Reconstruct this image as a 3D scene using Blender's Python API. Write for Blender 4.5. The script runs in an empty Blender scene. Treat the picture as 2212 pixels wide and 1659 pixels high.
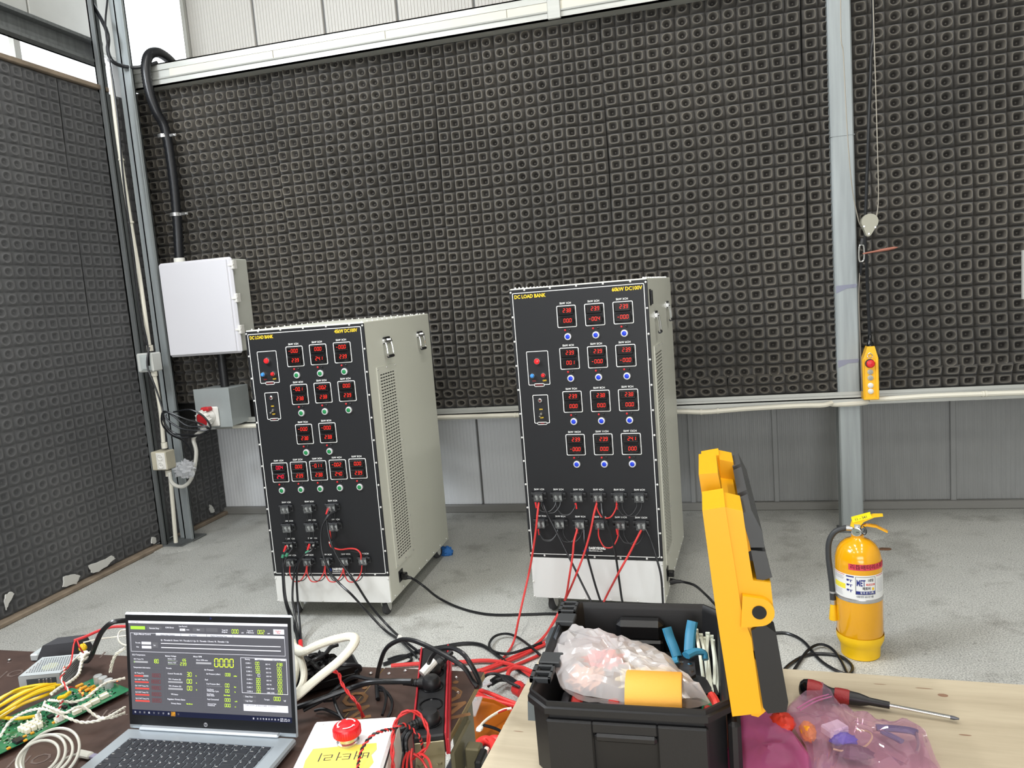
import bpy, bmesh, math, random
from mathutils import Vector, Matrix, noise
random.seed(4)
S = bpy.context.scene
COL = S.collection
PI = math.pi

# ------------------------------------------------------------------ camera
cam = bpy.data.cameras.new('camera')
cam.lens = 26.6458
cam.sensor_width = 36.0
cam.sensor_fit = 'HORIZONTAL'
cam.clip_start = 0.02
camo = bpy.data.objects.new('camera', cam)
camo.matrix_world = Matrix.Translation((0, 0, 1.6)) @ Matrix([[0.968503, 0.04827, 0.244277], [0.236195, 0.132462, -0.962635], [-0.078824, 0.990012, 0.116888]]).to_4x4()
COL.objects.link(camo)
S.camera = camo
S.view_settings.view_transform = 'Standard'
S.view_settings.look = 'None'
S.view_settings.gamma = 1.0
S.view_settings.use_curve_mapping = False
S.view_settings.exposure = -0.04

# ------------------------------------------------------------------ sky (seen through the windows)
w = bpy.data.worlds.new('overcast_sky')
S.world = w
w.use_nodes = True
w.node_tree.nodes['Background'].inputs[0].default_value = (0.93, 0.965, 1.0, 1)
w.node_tree.nodes['Background'].inputs[1].default_value = 4.0

# ------------------------------------------------------------------ lights
def area(name, loc, target, sx, sy, power, color=(1, 1, 1)):
    l = bpy.data.lights.new(name, 'AREA')
    l.shape = 'RECTANGLE'
    l.size = sx
    l.size_y = sy
    l.energy = power
    l.color = color
    o = bpy.data.objects.new(name, l)
    o.location = loc
    d = Vector(target) - Vector(loc)
    o.rotation_euler = d.to_track_quat('-Z', 'Y').to_euler()
    COL.objects.link(o)
    return o
# daylight from the tall glazing high on the left and an added fill light behind the camera
area('left_window_daylight', (-4.0, 1.2, 4.2), (-0.5, 3.6, 0.2), 1.7, 0.8, 270, (0.9, 0.95, 1.0))
area('hall_door_daylight', (0.2, -4.4, 1.7), (-0.6, 4.0, 0.7), 5.0, 3.0, 330, (0.97, 0.98, 1.0))
# two rows of fluorescent battens under the roof
for bx in (-2.6, -0.4, 1.8):
    for by in (-1.2, 0.9, 2.9):
        area('fluorescent_batten_light', (bx, by, 4.78), (bx, by, 0), 0.16, 1.2, 32, (1.0, 0.98, 0.94))

# ------------------------------------------------------------------ materials
def lin(c):
    c = c / 255.0
    return c / 12.92 if c <= 0.04045 else ((c + 0.055) / 1.055) ** 2.4
def C(r, g, b):
    return (lin(r), lin(g), lin(b), 1.0)
MATS = {}
def mat(name, color, rough=0.5, metal=0.0, emit=0.0, alpha=1.0, trans=0.0, coat=0.0, var=0.0, vscale=8.0,
        bump=0.0, bscale=60.0, ior=1.45, spec=0.5, sub=0.0, aniso=None):
    if name in MATS:
        return MATS[name]
    m = bpy.data.materials.new(name)
    m.use_nodes = True
    nt = m.node_tree
    b = nt.nodes['Principled BSDF']
    b.inputs['Base Color'].default_value = color
    b.inputs['Roughness'].default_value = rough
    b.inputs['Metallic'].default_value = metal
    b.inputs['IOR'].default_value = ior
    b.inputs['Specular IOR Level'].default_value = spec
    b.inputs['Alpha'].default_value = alpha
    b.inputs['Transmission Weight'].default_value = trans
    b.inputs['Coat Weight'].default_value = coat
    b.inputs['Coat Roughness'].default_value = 0.08
    if emit:
        b.inputs['Emission Color'].default_value = color
        b.inputs['Emission Strength'].default_value = emit
    tc = None
    if var or bump:
        tc = nt.nodes.new('ShaderNodeTexCoord')
    if var:
        n = nt.nodes.new('ShaderNodeTexNoise')
        n.inputs['Scale'].default_value = vscale
        n.inputs['Detail'].default_value = 5
        mp = nt.nodes.new('ShaderNodeMapping')
        if aniso:
            mp.inputs['Scale'].default_value = aniso
        nt.links.new(tc.outputs['Object'], mp.inputs[0])
        nt.links.new(mp.outputs[0], n.inputs['Vector'])
        r = nt.nodes.new('ShaderNodeValToRGB')
        r.color_ramp.elements[0].position = 0.3
        r.color_ramp.elements[1].position = 0.7
        r.color_ramp.elements[0].color = tuple(max(0, c * (1 - var)) for c in color[:3]) + (1,)
        r.color_ramp.elements[1].color = tuple(min(1, c * (1 + var)) for c in color[:3]) + (1,)
        nt.links.new(n.outputs[0], r.inputs[0])
        nt.links.new(r.outputs[0], b.inputs['Base Color'])
    if bump:
        n = nt.nodes.new('ShaderNodeTexNoise')
        n.inputs['Scale'].default_value = bscale
        n.inputs['Detail'].default_value = 4
        nt.links.new(tc.outputs['Object'], n.inputs['Vector'])
        bp = nt.nodes.new('ShaderNodeBump')
        bp.inputs['Strength'].default_value = bump
        bp.inputs['Distance'].default_value = 0.003
        nt.links.new(n.outputs[0], bp.inputs['Height'])
        nt.links.new(bp.outputs[0], b.inputs['Normal'])
    MATS[name] = m
    return m

def film(name, color, opacity, rough=0.15, haze=0.3):
    """thin clear plastic: part see-through, part milky, with a gloss"""
    if name in MATS:
        return MATS[name]
    m = bpy.data.materials.new(name)
    m.use_nodes = True
    nt = m.node_tree
    nt.nodes.clear()
    out = nt.nodes.new('ShaderNodeOutputMaterial')
    tr = nt.nodes.new('ShaderNodeBsdfTransparent')
    tr.inputs[0].default_value = tuple(0.45 + 0.55 * c for c in color[:3]) + (1,)
    di = nt.nodes.new('ShaderNodeBsdfTranslucent')
    di.inputs[0].default_value = color
    d2 = nt.nodes.new('ShaderNodeBsdfDiffuse')
    d2.inputs[0].default_value = color
    mx = nt.nodes.new('ShaderNodeMixShader')
    mx.inputs[0].default_value = 0.6
    nt.links.new(di.outputs[0], mx.inputs[1])
    nt.links.new(d2.outputs[0], mx.inputs[2])
    gl = nt.nodes.new('ShaderNodeBsdfGlossy')
    gl.inputs['Roughness'].default_value = rough
    lw_ = nt.nodes.new('ShaderNodeLayerWeight')
    lw_.inputs[0].default_value = 0.5
    pw = nt.nodes.new('ShaderNodeMath')
    pw.operation = 'POWER'
    pw.inputs[1].default_value = 3.0
    nt.links.new(lw_.outputs['Facing'], pw.inputs[0])
    fr = nt.nodes.new('ShaderNodeMath')
    fr.operation = 'MULTIPLY_ADD'
    fr.inputs[1].default_value = 0.45
    fr.inputs[2].default_value = 0.06
    nt.links.new(pw.outputs[0], fr.inputs[0])
    m1 = nt.nodes.new('ShaderNodeMixShader')
    m1.inputs[0].default_value = opacity
    nt.links.new(tr.outputs[0], m1.inputs[1])
    nt.links.new(mx.outputs[0], m1.inputs[2])
    m2 = nt.nodes.new('ShaderNodeMixShader')
    nt.links.new(fr.outputs[0], m2.inputs[0])
    nt.links.new(m1.outputs[0], m2.inputs[1])
    nt.links.new(gl.outputs[0], m2.inputs[2])
    nt.links.new(m2.outputs[0], out.inputs[0])
    MATS[name] = m
    return m

cream = mat('cream_painted_steel', C(206, 206, 194), 0.45, bump=0.05, bscale=400)
cream_lt = mat('pale_grey_painted_steel', C(220, 220, 216), 0.45, var=0.04, vscale=6)
panel_black = mat('black_front_panel', C(23, 24, 27), 0.5, bump=0.04, bscale=500)
blackp = mat('black_plastic', C(26, 26, 28), 0.42)
blackg = mat('glossy_black_plastic', C(14, 14, 16), 0.18)
blackr = mat('black_rubber_cable', C(24, 25, 28), 0.32)
greyp = mat('dark_grey_plastic', C(58, 59, 60), 0.5)
whitep = mat('white_plastic', C(222, 220, 214), 0.4)
printw = mat('white_print', C(235, 235, 232), 0.6)
printy = mat('yellow_print', C(242, 200, 40), 0.6)
printr = mat('red_print', C(150, 30, 35), 0.6)
steel = mat('bright_steel', C(200, 200, 200), 0.25, 0.9)
chrome = mat('chrome', C(225, 225, 225), 0.12, 1.0)
galv = mat('galvanised_steel', C(150, 156, 157), 0.55, 0.15, var=0.12, vscale=3, aniso=(12, 12, 0.6), bump=0.05, bscale=80)
galvd = mat('dark_galvanised_steel', C(98, 101, 101), 0.6, 0.1, var=0.18, vscale=4, aniso=(10, 10, 0.5))
redp = mat('red_plastic', C(205, 30, 36), 0.35)
redc = mat('red_cable', C(196, 52, 50), 0.4)
bluep = mat('blue_button', C(28, 60, 200), 0.35)
bluel = mat('light_blue_button', C(60, 140, 215), 0.35)
greenp = mat('green_button', C(30, 125, 70), 0.4)
led = mat('red_led_digits', C(255, 46, 30), 0.5, emit=1.25)
ledm = mat('magenta_red_led_digits', C(255, 26, 60), 0.5, emit=1.25)
ghost = mat('unlit_digits', C(70, 40, 36), 0.5)
bezel = mat('meter_bezel', C(18, 17, 18), 0.25)
clear = film('clear_terminal_cover', (0.85, 0.87, 0.88, 1), 0.05, 0.06)
yellowp = mat('yellow_plastic', C(222, 160, 4), 0.42)
offwhite = mat('off_white_pvc', C(214, 210, 196), 0.5)

# ------------------------------------------------------------------ mesh builder
class MB:
    def __init__(self):
        self.v = []; self.f = []; self.m = []; self.cur = 0; self.M = None
    def mt(self, i):
        self.cur = i; return self
    def add(self, vs, fs):
        o = len(self.v)
        if self.M is not None:
            vs = [tuple(self.M @ Vector(p)) for p in vs]
        self.v.extend([tuple(p) for p in vs])
        for f in fs:
            self.f.append([o + i for i in f]); self.m.append(self.cur)
        return self
    def box(self, x0, y0, z0, x1, y1, z1, b=0.0):
        if x0 > x1: x0, x1 = x1, x0
        if y0 > y1: y0, y1 = y1, y0
        if z0 > z1: z0, z1 = z1, z0
        if b <= 0:
            vs = [(x0,y0,z0),(x1,y0,z0),(x1,y1,z0),(x0,y1,z0),(x0,y0,z1),(x1,y0,z1),(x1,y1,z1),(x0,y1,z1)]
            return self.add(vs, [(0,3,2,1),(4,5,6,7),(0,1,5,4),(1,2,6,5),(2,3,7,6),(3,0,4,7)])
        b = min(b, (x1-x0)*.49, (y1-y0)*.49, (z1-z0)*.49)
        X = (x0, x1); Y = (y0, y1); Z = (z0, z1)
        vs = []; idx = {}
        for i in (0,1):
            for j in (0,1):
                for k in (0,1):
                    sx = b if i == 0 else -b; sy = b if j == 0 else -b; sz = b if k == 0 else -b
                    for a in range(3):
                        p = [X[i]+sx, Y[j]+sy, Z[k]+sz]
                        p[a] = (X[i], Y[j], Z[k])[a]
                        idx[(i,j,k,a)] = len(vs); vs.append(tuple(p))
        fs = []
        for s in (0,1):
            q = [(s,0,0,0),(s,1,0,0),(s,1,1,0),(s,0,1,0)]; fs.append([idx[t] for t in (q if s else q[::-1])])
            q = [(0,s,0,1),(1,s,0,1),(1,s,1,1),(0,s,1,1)]; fs.append([idx[t] for t in (q[::-1] if s else q)])
            q = [(0,0,s,2),(1,0,s,2),(1,1,s,2),(0,1,s,2)]; fs.append([idx[t] for t in (q if s else q[::-1])])
        for p in (0,1):
            for q in (0,1):
                f = [idx[(p,q,0,0)], idx[(p,q,0,1)], idx[(p,q,1,1)], idx[(p,q,1,0)]]; fs.append(f if p == q else f[::-1])
                f = [idx[(p,0,q,0)], idx[(p,0,q,2)], idx[(p,1,q,2)], idx[(p,1,q,0)]]; fs.append(f if p != q else f[::-1])
                f = [idx[(0,p,q,1)], idx[(0,p,q,2)], idx[(1,p,q,2)], idx[(1,p,q,1)]]; fs.append(f if p == q else f[::-1])
        for i in (0,1):
            for j in (0,1):
                for k in (0,1):
                    f = [idx[(i,j,k,0)], idx[(i,j,k,1)], idx[(i,j,k,2)]]
                    fs.append(f if (i+j+k) % 2 == 1 else f[::-1])
        return self.add(vs, fs)
    def cyl(self, p0, p1, r0, r1=None, n=16, cap=True):
        if r1 is None: r1 = r0
        p0 = Vector(p0); p1 = Vector(p1); d = (p1-p0).normalized()
        a = Vector((0,0,1)) if abs(d.z) < .9 else Vector((1,0,0))
        u = d.cross(a).normalized(); w_ = d.cross(u)
        vs = []
        for p, r in ((p0,r0),(p1,r1)):
            for i in range(n):
                t = 2*PI*i/n; vs.append(p + u*(r*math.cos(t)) + w_*(r*math.sin(t)))
        fs = [(i, n+i, n+(i+1) % n, (i+1) % n) for i in range(n)]
        if cap: fs += [list(range(n)), list(range(2*n-1, n-1, -1))]
        return self.add(vs, [list(f)[::-1] for f in fs])
    def lathe(self, c, prof, n=24, axis=(0,0,1), cap=True):
        c = Vector(c); d = Vector(axis).normalized()
        a = Vector((0,0,1)) if abs(d.z) < .9 else Vector((1,0,0))
        u = d.cross(a).normalized(); w_ = d.cross(u)
        if abs(d.z) > .9: u = Vector((1,0,0)); w_ = d.cross(u)
        vs = []; k = len(prof)
        for r, h in prof:
            for i in range(n):
                t = 2*PI*i/n; vs.append(c + d*h + u*(r*math.cos(t)) + w_*(r*math.sin(t)))
        fs = []
        for j in range(k-1):
            for i in range(n):
                fs.append((j*n+i, j*n+(i+1) % n, (j+1)*n+(i+1) % n, (j+1)*n+i))
        if cap:
            if prof[0][0] > 1e-6: fs.append(list(range(n))[::-1])
            if prof[-1][0] > 1e-6: fs.append([(k-1)*n+i for i in range(n)])
        return self.add(vs, fs)
    def sphere(self, c, r, n=12, sz=1.0):
        m = max(4, n//2)
        return self.lathe(c, [(max(1e-5, r*math.sin(PI*j/m)), -r*sz*math.cos(PI*j/m)) for j in range(m+1)], n, cap=False)
    def tube(self, pts, r, n=8, sub=4, closed=False, flat=1.0, cap=True, rs=None):
        P = [Vector(p) for p in pts]
        if sub > 1 and len(P) > 2:
            Q = []; k = len(P)
            rng = range(k) if closed else range(k-1)
            for i in rng:
                p0 = P[(i-1) % k] if closed or i > 0 else P[0]*2-P[1]
                p1 = P[i]; p2 = P[(i+1) % k]
                p3 = P[(i+2) % k] if closed or i+2 < k else P[-1]*2-P[-2]
                for s in range(sub):
                    t = s/sub
                    Q.append(0.5*((2*p1)+(p2-p0)*t+(2*p0-5*p1+4*p2-p3)*t*t+(3*p1-p0-3*p2+p3)*t**3))
            if not closed: Q.append(P[-1])
            P = Q
        k = len(P); vs = []; fs = []
        prev = None
        for i in range(k):
            a = P[(i+1) % k] if closed or i < k-1 else P[i]
            b = P[(i-1) % k] if closed or i > 0 else P[i]
            d = (a-b)
            if d.length < 1e-9: d = Vector((0,0,1))
            d.normalize()
            if prev is None:
                h = Vector((0,0,1)) if abs(d.z) < .9 else Vector((1,0,0))
                u = d.cross(h).normalized()
            else:
                u = prev - d*prev.dot(d)
                if u.length < 1e-6: u = d.cross(Vector((0,0,1)))
                u.normalize()
            prev = u; w_ = d.cross(u)
            rr = r if rs is None else rs[min(len(rs)-1, int(i*len(rs)/k))]
            for j in range(n):
                t = 2*PI*j/n; vs.append(P[i] + u*(rr*math.cos(t)) + w_*(rr*flat*math.sin(t)))
        for i in range(k if closed else k-1):
            i2 = (i+1) % k
            for j in range(n):
                fs.append((i*n+j, i*n+(j+1) % n, i2*n+(j+1) % n, i2*n+j))
        if cap and not closed: fs += [list(range(n))[::-1], [(k-1)*n+j for j in range(n)]]
        return self.add(vs, fs)
    def prism(self, poly, axis, a0, a1):
        """extrude a 2d outline along x, y or z; outline given in the other two coordinates"""
        def mk(p, a):
            return {'x': (a, p[0], p[1]), 'y': (p[0], a, p[1]), 'z': (p[0], p[1], a)}[axis]
        n = len(poly)
        ar = sum(poly[i][0]*poly[(i+1) % n][1]-poly[(i+1) % n][0]*poly[i][1] for i in range(n))
        if (ar < 0) != (axis == 'y'): poly = poly[::-1]
        vs = [mk(p, a0) for p in poly] + [mk(p, a1) for p in poly]
        fs = [(i, (i+1) % n, n+(i+1) % n, n+i) for i in range(n)]
        fs += [list(range(n))[::-1], list(range(n, 2*n))]
        if a1 < a0: fs = [list(f)[::-1] for f in fs]
        return self.add(vs, fs)
    def loft(self, rings, cap0=True, cap1=True, closed=True):
        n = len(rings[0]); vs = [p for r in rings for p in r]; fs = []
        for j in range(len(rings)-1):
            for i in range(n if closed else n-1):
                fs.append((j*n+i, j*n+(i+1) % n, (j+1)*n+(i+1) % n, (j+1)*n+i))
        if cap0: fs.append(list(range(n))[::-1])
        if cap1: fs.append([(len(rings)-1)*n+i for i in range(n)])
        return self.add(vs, fs)
    def text(self, s, size, o, x=(1,0,0), y=(0,0,1), align='LEFT', sx=1.0, bold=0.0):
        me = text_mesh(s, align, bold)
        o = Vector(o); x = Vector(x); y = Vector(y)
        self.add([o + x*(q[0]*size*sx) + y*(q[1]*size) for q in me[0]], me[1])
        return self
    def rect(self, o, x, y, u0, v0, u1, v1):
        o = Vector(o); x = Vector(x); y = Vector(y)
        return self.add([o+x*u0+y*v0, o+x*u1+y*v0, o+x*u1+y*v1, o+x*u0+y*v1], [(0,1,2,3)])
    def frame(self, o, x, y, u0, v0, u1, v1, t, r=0.0):
        """thin outline with cut corners, drawn flat"""
        o = Vector(o); x = Vector(x); y = Vector(y)
        def ring(k):
            a, b, c, d = u0+k, v0+k, u1-k, v1-k; q = max(0, r-k*.6)
            return [(a+q,b),(c-q,b),(c-q*.3,b+q*.3),(c,b+q),(c,d-q),(c-q*.3,d-q*.3),(c-q,d),(a+q,d),(a+q*.3,d-q*.3),(a,d-q),(a,b+q),(a+q*.3,b+q*.3)]
        R0 = ring(0); R1 = ring(t); n = len(R0)
        return self.add([o+x*p[0]+y*p[1] for p in R0+R1], [(i,(i+1) % n,n+(i+1) % n,n+i) for i in range(n)])
    def build(self, name, mats, parent=None, label=None, smooth=True, kind=None, ang=35, loc=None, flat=False):
        me = bpy.data.meshes.new(name)
        me.from_pydata(self.v, [], self.f)
        if not isinstance(mats, (list, tuple)): mats = [mats]
        for m in mats: me.materials.append(m)
        if len(mats) > 1: me.polygons.foreach_set('material_index', self.m)
        if smooth:
            me.polygons.foreach_set('use_smooth', [True]*len(self.f))
            me.set_sharp_from_angle(angle=math.radians(ang))
        if not flat:
            bm = bmesh.new(); bm.from_mesh(me); bmesh.ops.recalc_face_normals(bm, faces=bm.faces); bm.to_mesh(me); bm.free()
        me.update()
        return link(me, name, parent, label, kind, loc)

def link(me, name, parent=None, label=None, kind=None, loc=None):
    o = bpy.data.objects.new(name, me)
    COL.objects.link(o)
    if parent is not None: o.parent = parent
    if label: o['label'] = label
    if kind: o['kind'] = kind
    if loc is not None: o.location = loc
    return o

TC = {}
def text_mesh(s, align, bold):
    k = (s, align, bold)
    if k in TC: return TC[k]
    cu = bpy.data.curves.new('t', 'FONT')
    cu.body = s; cu.size = 1.0; cu.align_x = align; cu.align_y = 'CENTER'; cu.resolution_u = 2
    cu.offset = bold; cu.fill_mode = 'FRONT'
    ob = bpy.data.objects.new('t', cu)
    me = bpy.data.meshes.new_from_object(ob)
    TC[k] = ([tuple(v.co[:2]) for v in me.vertices], [list(p.vertices) for p in me.polygons])
    bpy.data.objects.remove(ob); bpy.data.meshes.remove(me); bpy.data.curves.remove(cu)
    return TC[k]

SEG = {'0':'abcdef','1':'bc','2':'abged','3':'abgcd','4':'fgbc','5':'afgcd','6':'afgedc','7':'abc','8':'abcdefg','9':'abcdfg','-':'g',' ':''}
def seg(mb, ch, o, x, y, w_, h, t=0.16, slant=0.1):
    """one seven-segment figure; lower-left corner at o"""
    o = Vector(o); x = Vector(x); y = Vector(y)
    T = w_*t*1.6; g = w_*.05
    def bar(ax, ay, bx, by):
        if ay == by:
            ps = [(ax+g,ay),(ax+g+T/2,ay+T/2),(bx-g-T/2,ay+T/2),(bx-g,ay),(bx-g-T/2,ay-T/2),(ax+g+T/2,ay-T/2)]
        else:
            ps = [(ax,ay+g),(ax+T/2,ay+g+T/2),(ax+T/2,by-g-T/2),(ax,by-g),(ax-T/2,by-g-T/2),(ax-T/2,ay+g+T/2)]
        mb.add([o+x*(p[0]+p[1]*slant)+y*p[1] for p in ps], [tuple(range(6))])
    k = {'a':(0,h,w_,h),'g':(0,h/2,w_,h/2),'d':(0,0,w_,0),'f':(0,h/2,0,h),'e':(0,0,0,h/2),'b':(w_,h/2,w_,h),'c':(w_,0,w_,h/2)}
    for c in SEG.get(ch, ''): bar(*k[c])
def segs(mb, s, o, x, y, w_, h, pitch, slant=0.1, t=0.16):
    i = 0; o = Vector(o)
    for ch in s:
        if ch == '.':
            p = o + Vector(x)*(pitch*(i-1)+w_*1.22); q = w_*.11
            mb.add([p-Vector(x)*q-Vector(y)*q, p+Vector(x)*q-Vector(y)*q, p+Vector(x)*q+Vector(y)*q, p-Vector(x)*q+Vector(y)*q], [(0,1,2,3)])
            continue
        seg(mb, ch, o+Vector(x)*(pitch*i), x, y, w_, h, t, slant); i += 1

def thing(name, label, cat, loc=(0,0,0), rotz=0.0, group=None, rot=None):
    o = bpy.data.objects.new(name, None)
    COL.objects.link(o)
    o.location = loc
    o.rotation_euler = rot if rot else (0,0,rotz)
    o.empty_display_size = 0.05
    o['label'] = label; o['category'] = cat
    if group: o['group'] = group
    return o
def tag(o, label, cat, group=None, kind=None):
    o['label'] = label; o['category'] = cat
    if group: o['group'] = group
    if kind: o['kind'] = kind
    return o
def struct(o):
    o['kind'] = 'structure'; return o
def empty_struct(name):
    o = bpy.data.objects.new(name, None); COL.objects.link(o); o['kind'] = 'structure'; return o
def cable(name, pts, r, m, label, cat='cable', n=8, sub=5, group=None, **k):
    o = MB().tube(pts, r, n, sub, **k).build(name, m)
    return tag(o, label, cat, group)

# ------------------------------------------------------------------ the hall
def concrete():
    m = bpy.data.materials.new('concrete_floor'); m.use_nodes = True
    nt = m.node_tree; b = nt.nodes['Principled BSDF']; L = nt.links.new
    tc = nt.nodes.new('ShaderNodeTexCoord')
    def noi(sc, det, rough=0.6, vec=None):
        n = nt.nodes.new('ShaderNodeTexNoise'); n.inputs['Scale'].default_value = sc; n.inputs['Detail'].default_value = det
        n.inputs['Roughness'].default_value = rough
        L(tc.outputs['Object'], n.inputs['Vector']); return n
    def ramp(src, p0, c0, p1, c1):
        r = nt.nodes.new('ShaderNodeValToRGB')
        r.color_ramp.elements[0].position = p0; r.color_ramp.elements[0].color = c0
        r.color_ramp.elements[1].position = p1; r.color_ramp.elements[1].color = c1
        L(src, r.inputs[0]); return r
    def mul(a, b_, f=1.0):
        x = nt.nodes.new('ShaderNodeMix'); x.data_type = 'RGBA'; x.blend_type = 'MULTIPLY'; x.inputs[0].default_value = f
        L(a, x.inputs[6]); L(b_, x.inputs[7]); return x.outputs[2]
    big = ramp(noi(0.9, 6).outputs[0], .3, C(176,176,172), .72, C(202,202,198))
    fine = ramp(noi(150, 3, .7).outputs[0], .36, (.50,.50,.50,1), .60, (1.12,1.12,1.10,1))
    stain = ramp(noi(3.2, 7, .62).outputs[0], .33, (.62,.61,.59,1), .46, (1,1,1,1))
    pit = ramp(noi(26, 5, .75).outputs[0], .33, (.48,.47,.45,1), .40, (1,1,1,1))
    c = mul(big.outputs[0], fine.outputs[0]); c = mul(c, stain.outputs[0], .75); c = mul(c, pit.outputs[0], .6)
    L(c, b.inputs['Base Color'])
    b.inputs['Roughness'].default_value = 0.62
    bp = nt.nodes.new('ShaderNodeBump'); bp.inputs['Strength'].default_value = .2; bp.inputs['Distance'].default_value = .002
    L(fine.outputs[0], bp.inputs['Height']); L(bp.outputs[0], b.inputs['Normal'])
    return m
floor_m = concrete()
fl = MB(); fl.box(-4.4, -4.6, -0.12, 4.6, 5.45, 0.0)
struct(fl.build('floor', floor_m, smooth=False))

panel_w = mat('white_sandwich_panel', C(226, 228, 230), 0.4, var=0.03, vscale=2)
panel_g = mat('grey_sandwich_panel', C(138, 139, 138), 0.45, var=0.05, vscale=3, aniso=(6, 6, 1))
joint_m = mat('panel_joint', C(104, 104, 102), 0.55)
trim_m = mat('painted_trim', C(182, 182, 176), 0.45, var=0.05, vscale=5)
def ribbed(x0, x1, z0, z1, y, n, d=0.004):
    """micro-ribbed steel sheet facing -y"""
    mb = MB(); P = []
    x0 += .007; x1 -= .007
    P.append((x0, y+.012)); P.append((x0+.004, y))
    k = (x1-x0-.008)/n
    for i in range(n):
        a = x0+.004+i*k
        P += [(a+k*.30, y), (a+k*.42, y-d), (a+k*.88, y-d), (a+k, y)]
    P.append((x1, y+.012))
    vs = [(p[0], p[1], z0) for p in P]+[(p[0], p[1], z1) for p in P]
    m_ = len(P)
    return mb.add(vs, [(i, i+1, m_+i+1, m_+i) for i in range(m_-1)])
wb = empty_struct('wall_back')
core = MB().box(-4.4, 5.345, 0, 4.6, 5.45, 4.9); core.build('wall_core', joint_m, wb, smooth=False)
xs = [-3.67+.565*i for i in range(-1, 15)]
for a, b in zip(xs[:-1], xs[1:]):
    if a < -4.0:      # the tall translucent strip next to the corner column is a window
        continue
    ribbed(a, b, 2.6, 4.9, 5.33, 22).build('wall_panel', mat('upper_sandwich_panel', C(186, 183, 177), .45, var=.03, vscale=2), wb, smooth=False)
xl = [-3.88, -3.31, -2.76, -2.21, -1.65, -1.08, -.65, -.103, .452, .99, 1.54, 2.1, 2.66, 3.2, 4.4]
for a, b in zip(xl[:-1], xl[1:]):
    ribbed(a, b, .055, 2.6, 5.33, 20, .0012).build('wall_panel', panel_w if b < -.6 else panel_g, wb, smooth=False)
# dark cover strips over the lower joints
for x in xl[6:-1]:
    MB().box(x-.017, 5.312, .05, x+.017, 5.335, .9, .004).build('joint_strip', panel_g, wb)
MB().box(-3.9, 5.285, 0, 4.5, 5.33, .055, .006).build('base_channel', mat('base_channel', C(128, 127, 123), .5), wb)
w1 = empty_struct('window_1')
glow = mat('daylit_translucent_sheet', (0.93, 0.96, 1.0, 1), 0.6, emit=1.7)
MB().box(-4.25, 5.31, 2.6, -3.68, 5.325, 4.9).build('translucent_sheet', glow, w1, smooth=False)
MB().box(-3.69, 5.295, 2.6, -3.662, 5.33, 4.9).build('window_frame', trim_m, w1, smooth=False)

wl = empty_struct('wall_left')
y = -4.5
while y < 5.3:
    y2 = min(y+1.0, 5.34)
    MB().box(-4.36, y+.006, 3.66, -4.30, y2-.006, 4.9, .006).build('wall_panel', trim_m, wl)
    MB().box(-4.36, y+.006, 0, -4.30, y2-.006, 3.34, .006).build('wall_panel', trim_m, wl)
    y = y2
MB().box(-4.45, -4.6, 0, -4.37, 5.45, 3.32).build('wall_core', joint_m, wl, smooth=False)
MB().box(-4.45, -4.6, 3.68, -4.37, 5.45, 4.9).build('wall_core', joint_m, wl, smooth=False)
w2 = empty_struct('window_2')
MB().box(-4.42, -4.5, 3.32, -4.40, 5.3, 3.68).build('window_pane', glow, w2, smooth=False)
for k in range(9):
    MB().box(-4.40, -4.0+k*1.05, 3.33, -4.36, -3.95+k*1.05, 3.67).build('window_mullion', trim_m, w2, smooth=False)
wr = struct(MB().box(4.5, -4.6, 0, 4.6, 5.45, 4.9).build('wall_right', trim_m, smooth=False))
wf = struct(MB().box(-4.4, -4.7, 0, 4.6, -4.6, 4.9).build('wall_front', trim_m, smooth=False))
ce = struct(MB().box(-4.4, -4.7, 4.9, 4.6, 5.45, 5.0).build('ceiling', trim_m, smooth=False))

# concrete footing round the post
def rough_patch(name, cx, cy, rx, ry, h, seedv, m):
    mb = MB(); n = 22; r0 = []; r1 = []
    for i in range(n):
        t = 2*PI*i/n; k = 1+.35*noise.noise(Vector((math.cos(t)*2, math.sin(t)*2, seedv)))
        r0.append((cx+rx*k*math.cos(t), cy+ry*k*math.sin(t), .0005)); r1.append((cx+rx*k*.9*math.cos(t), cy+ry*k*.9*math.sin(t), h*(1+.4*noise.noise(Vector((t, seedv, 3))))))
    mb.loft([r0, r1], cap0=False)
    return mb.build(name, m)

# ------------------------------------------------------------------ acoustic foam
foam_m = bpy.data.materials.new('charcoal_foam'); foam_m.use_nodes = True
nt = foam_m.node_tree; b = nt.nodes['Principled BSDF']
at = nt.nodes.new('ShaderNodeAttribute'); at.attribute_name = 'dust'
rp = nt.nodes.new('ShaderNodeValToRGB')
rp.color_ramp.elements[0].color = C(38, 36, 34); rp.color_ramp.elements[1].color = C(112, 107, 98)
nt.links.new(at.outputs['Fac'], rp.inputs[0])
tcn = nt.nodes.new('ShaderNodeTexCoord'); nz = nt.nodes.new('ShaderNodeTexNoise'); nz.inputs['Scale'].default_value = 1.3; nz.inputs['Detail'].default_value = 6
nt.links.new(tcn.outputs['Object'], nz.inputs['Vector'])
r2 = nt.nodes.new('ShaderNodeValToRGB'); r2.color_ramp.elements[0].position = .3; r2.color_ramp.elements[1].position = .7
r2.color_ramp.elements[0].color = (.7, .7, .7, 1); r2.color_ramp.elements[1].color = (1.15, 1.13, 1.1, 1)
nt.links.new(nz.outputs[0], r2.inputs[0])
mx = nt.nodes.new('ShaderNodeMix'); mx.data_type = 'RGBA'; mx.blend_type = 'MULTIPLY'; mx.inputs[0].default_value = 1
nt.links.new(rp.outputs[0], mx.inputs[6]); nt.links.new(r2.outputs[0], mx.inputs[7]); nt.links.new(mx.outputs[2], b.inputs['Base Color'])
b.inputs['Roughness'].default_value = .85
b.inputs['Specular IOR Level'].default_value = .3
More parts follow.
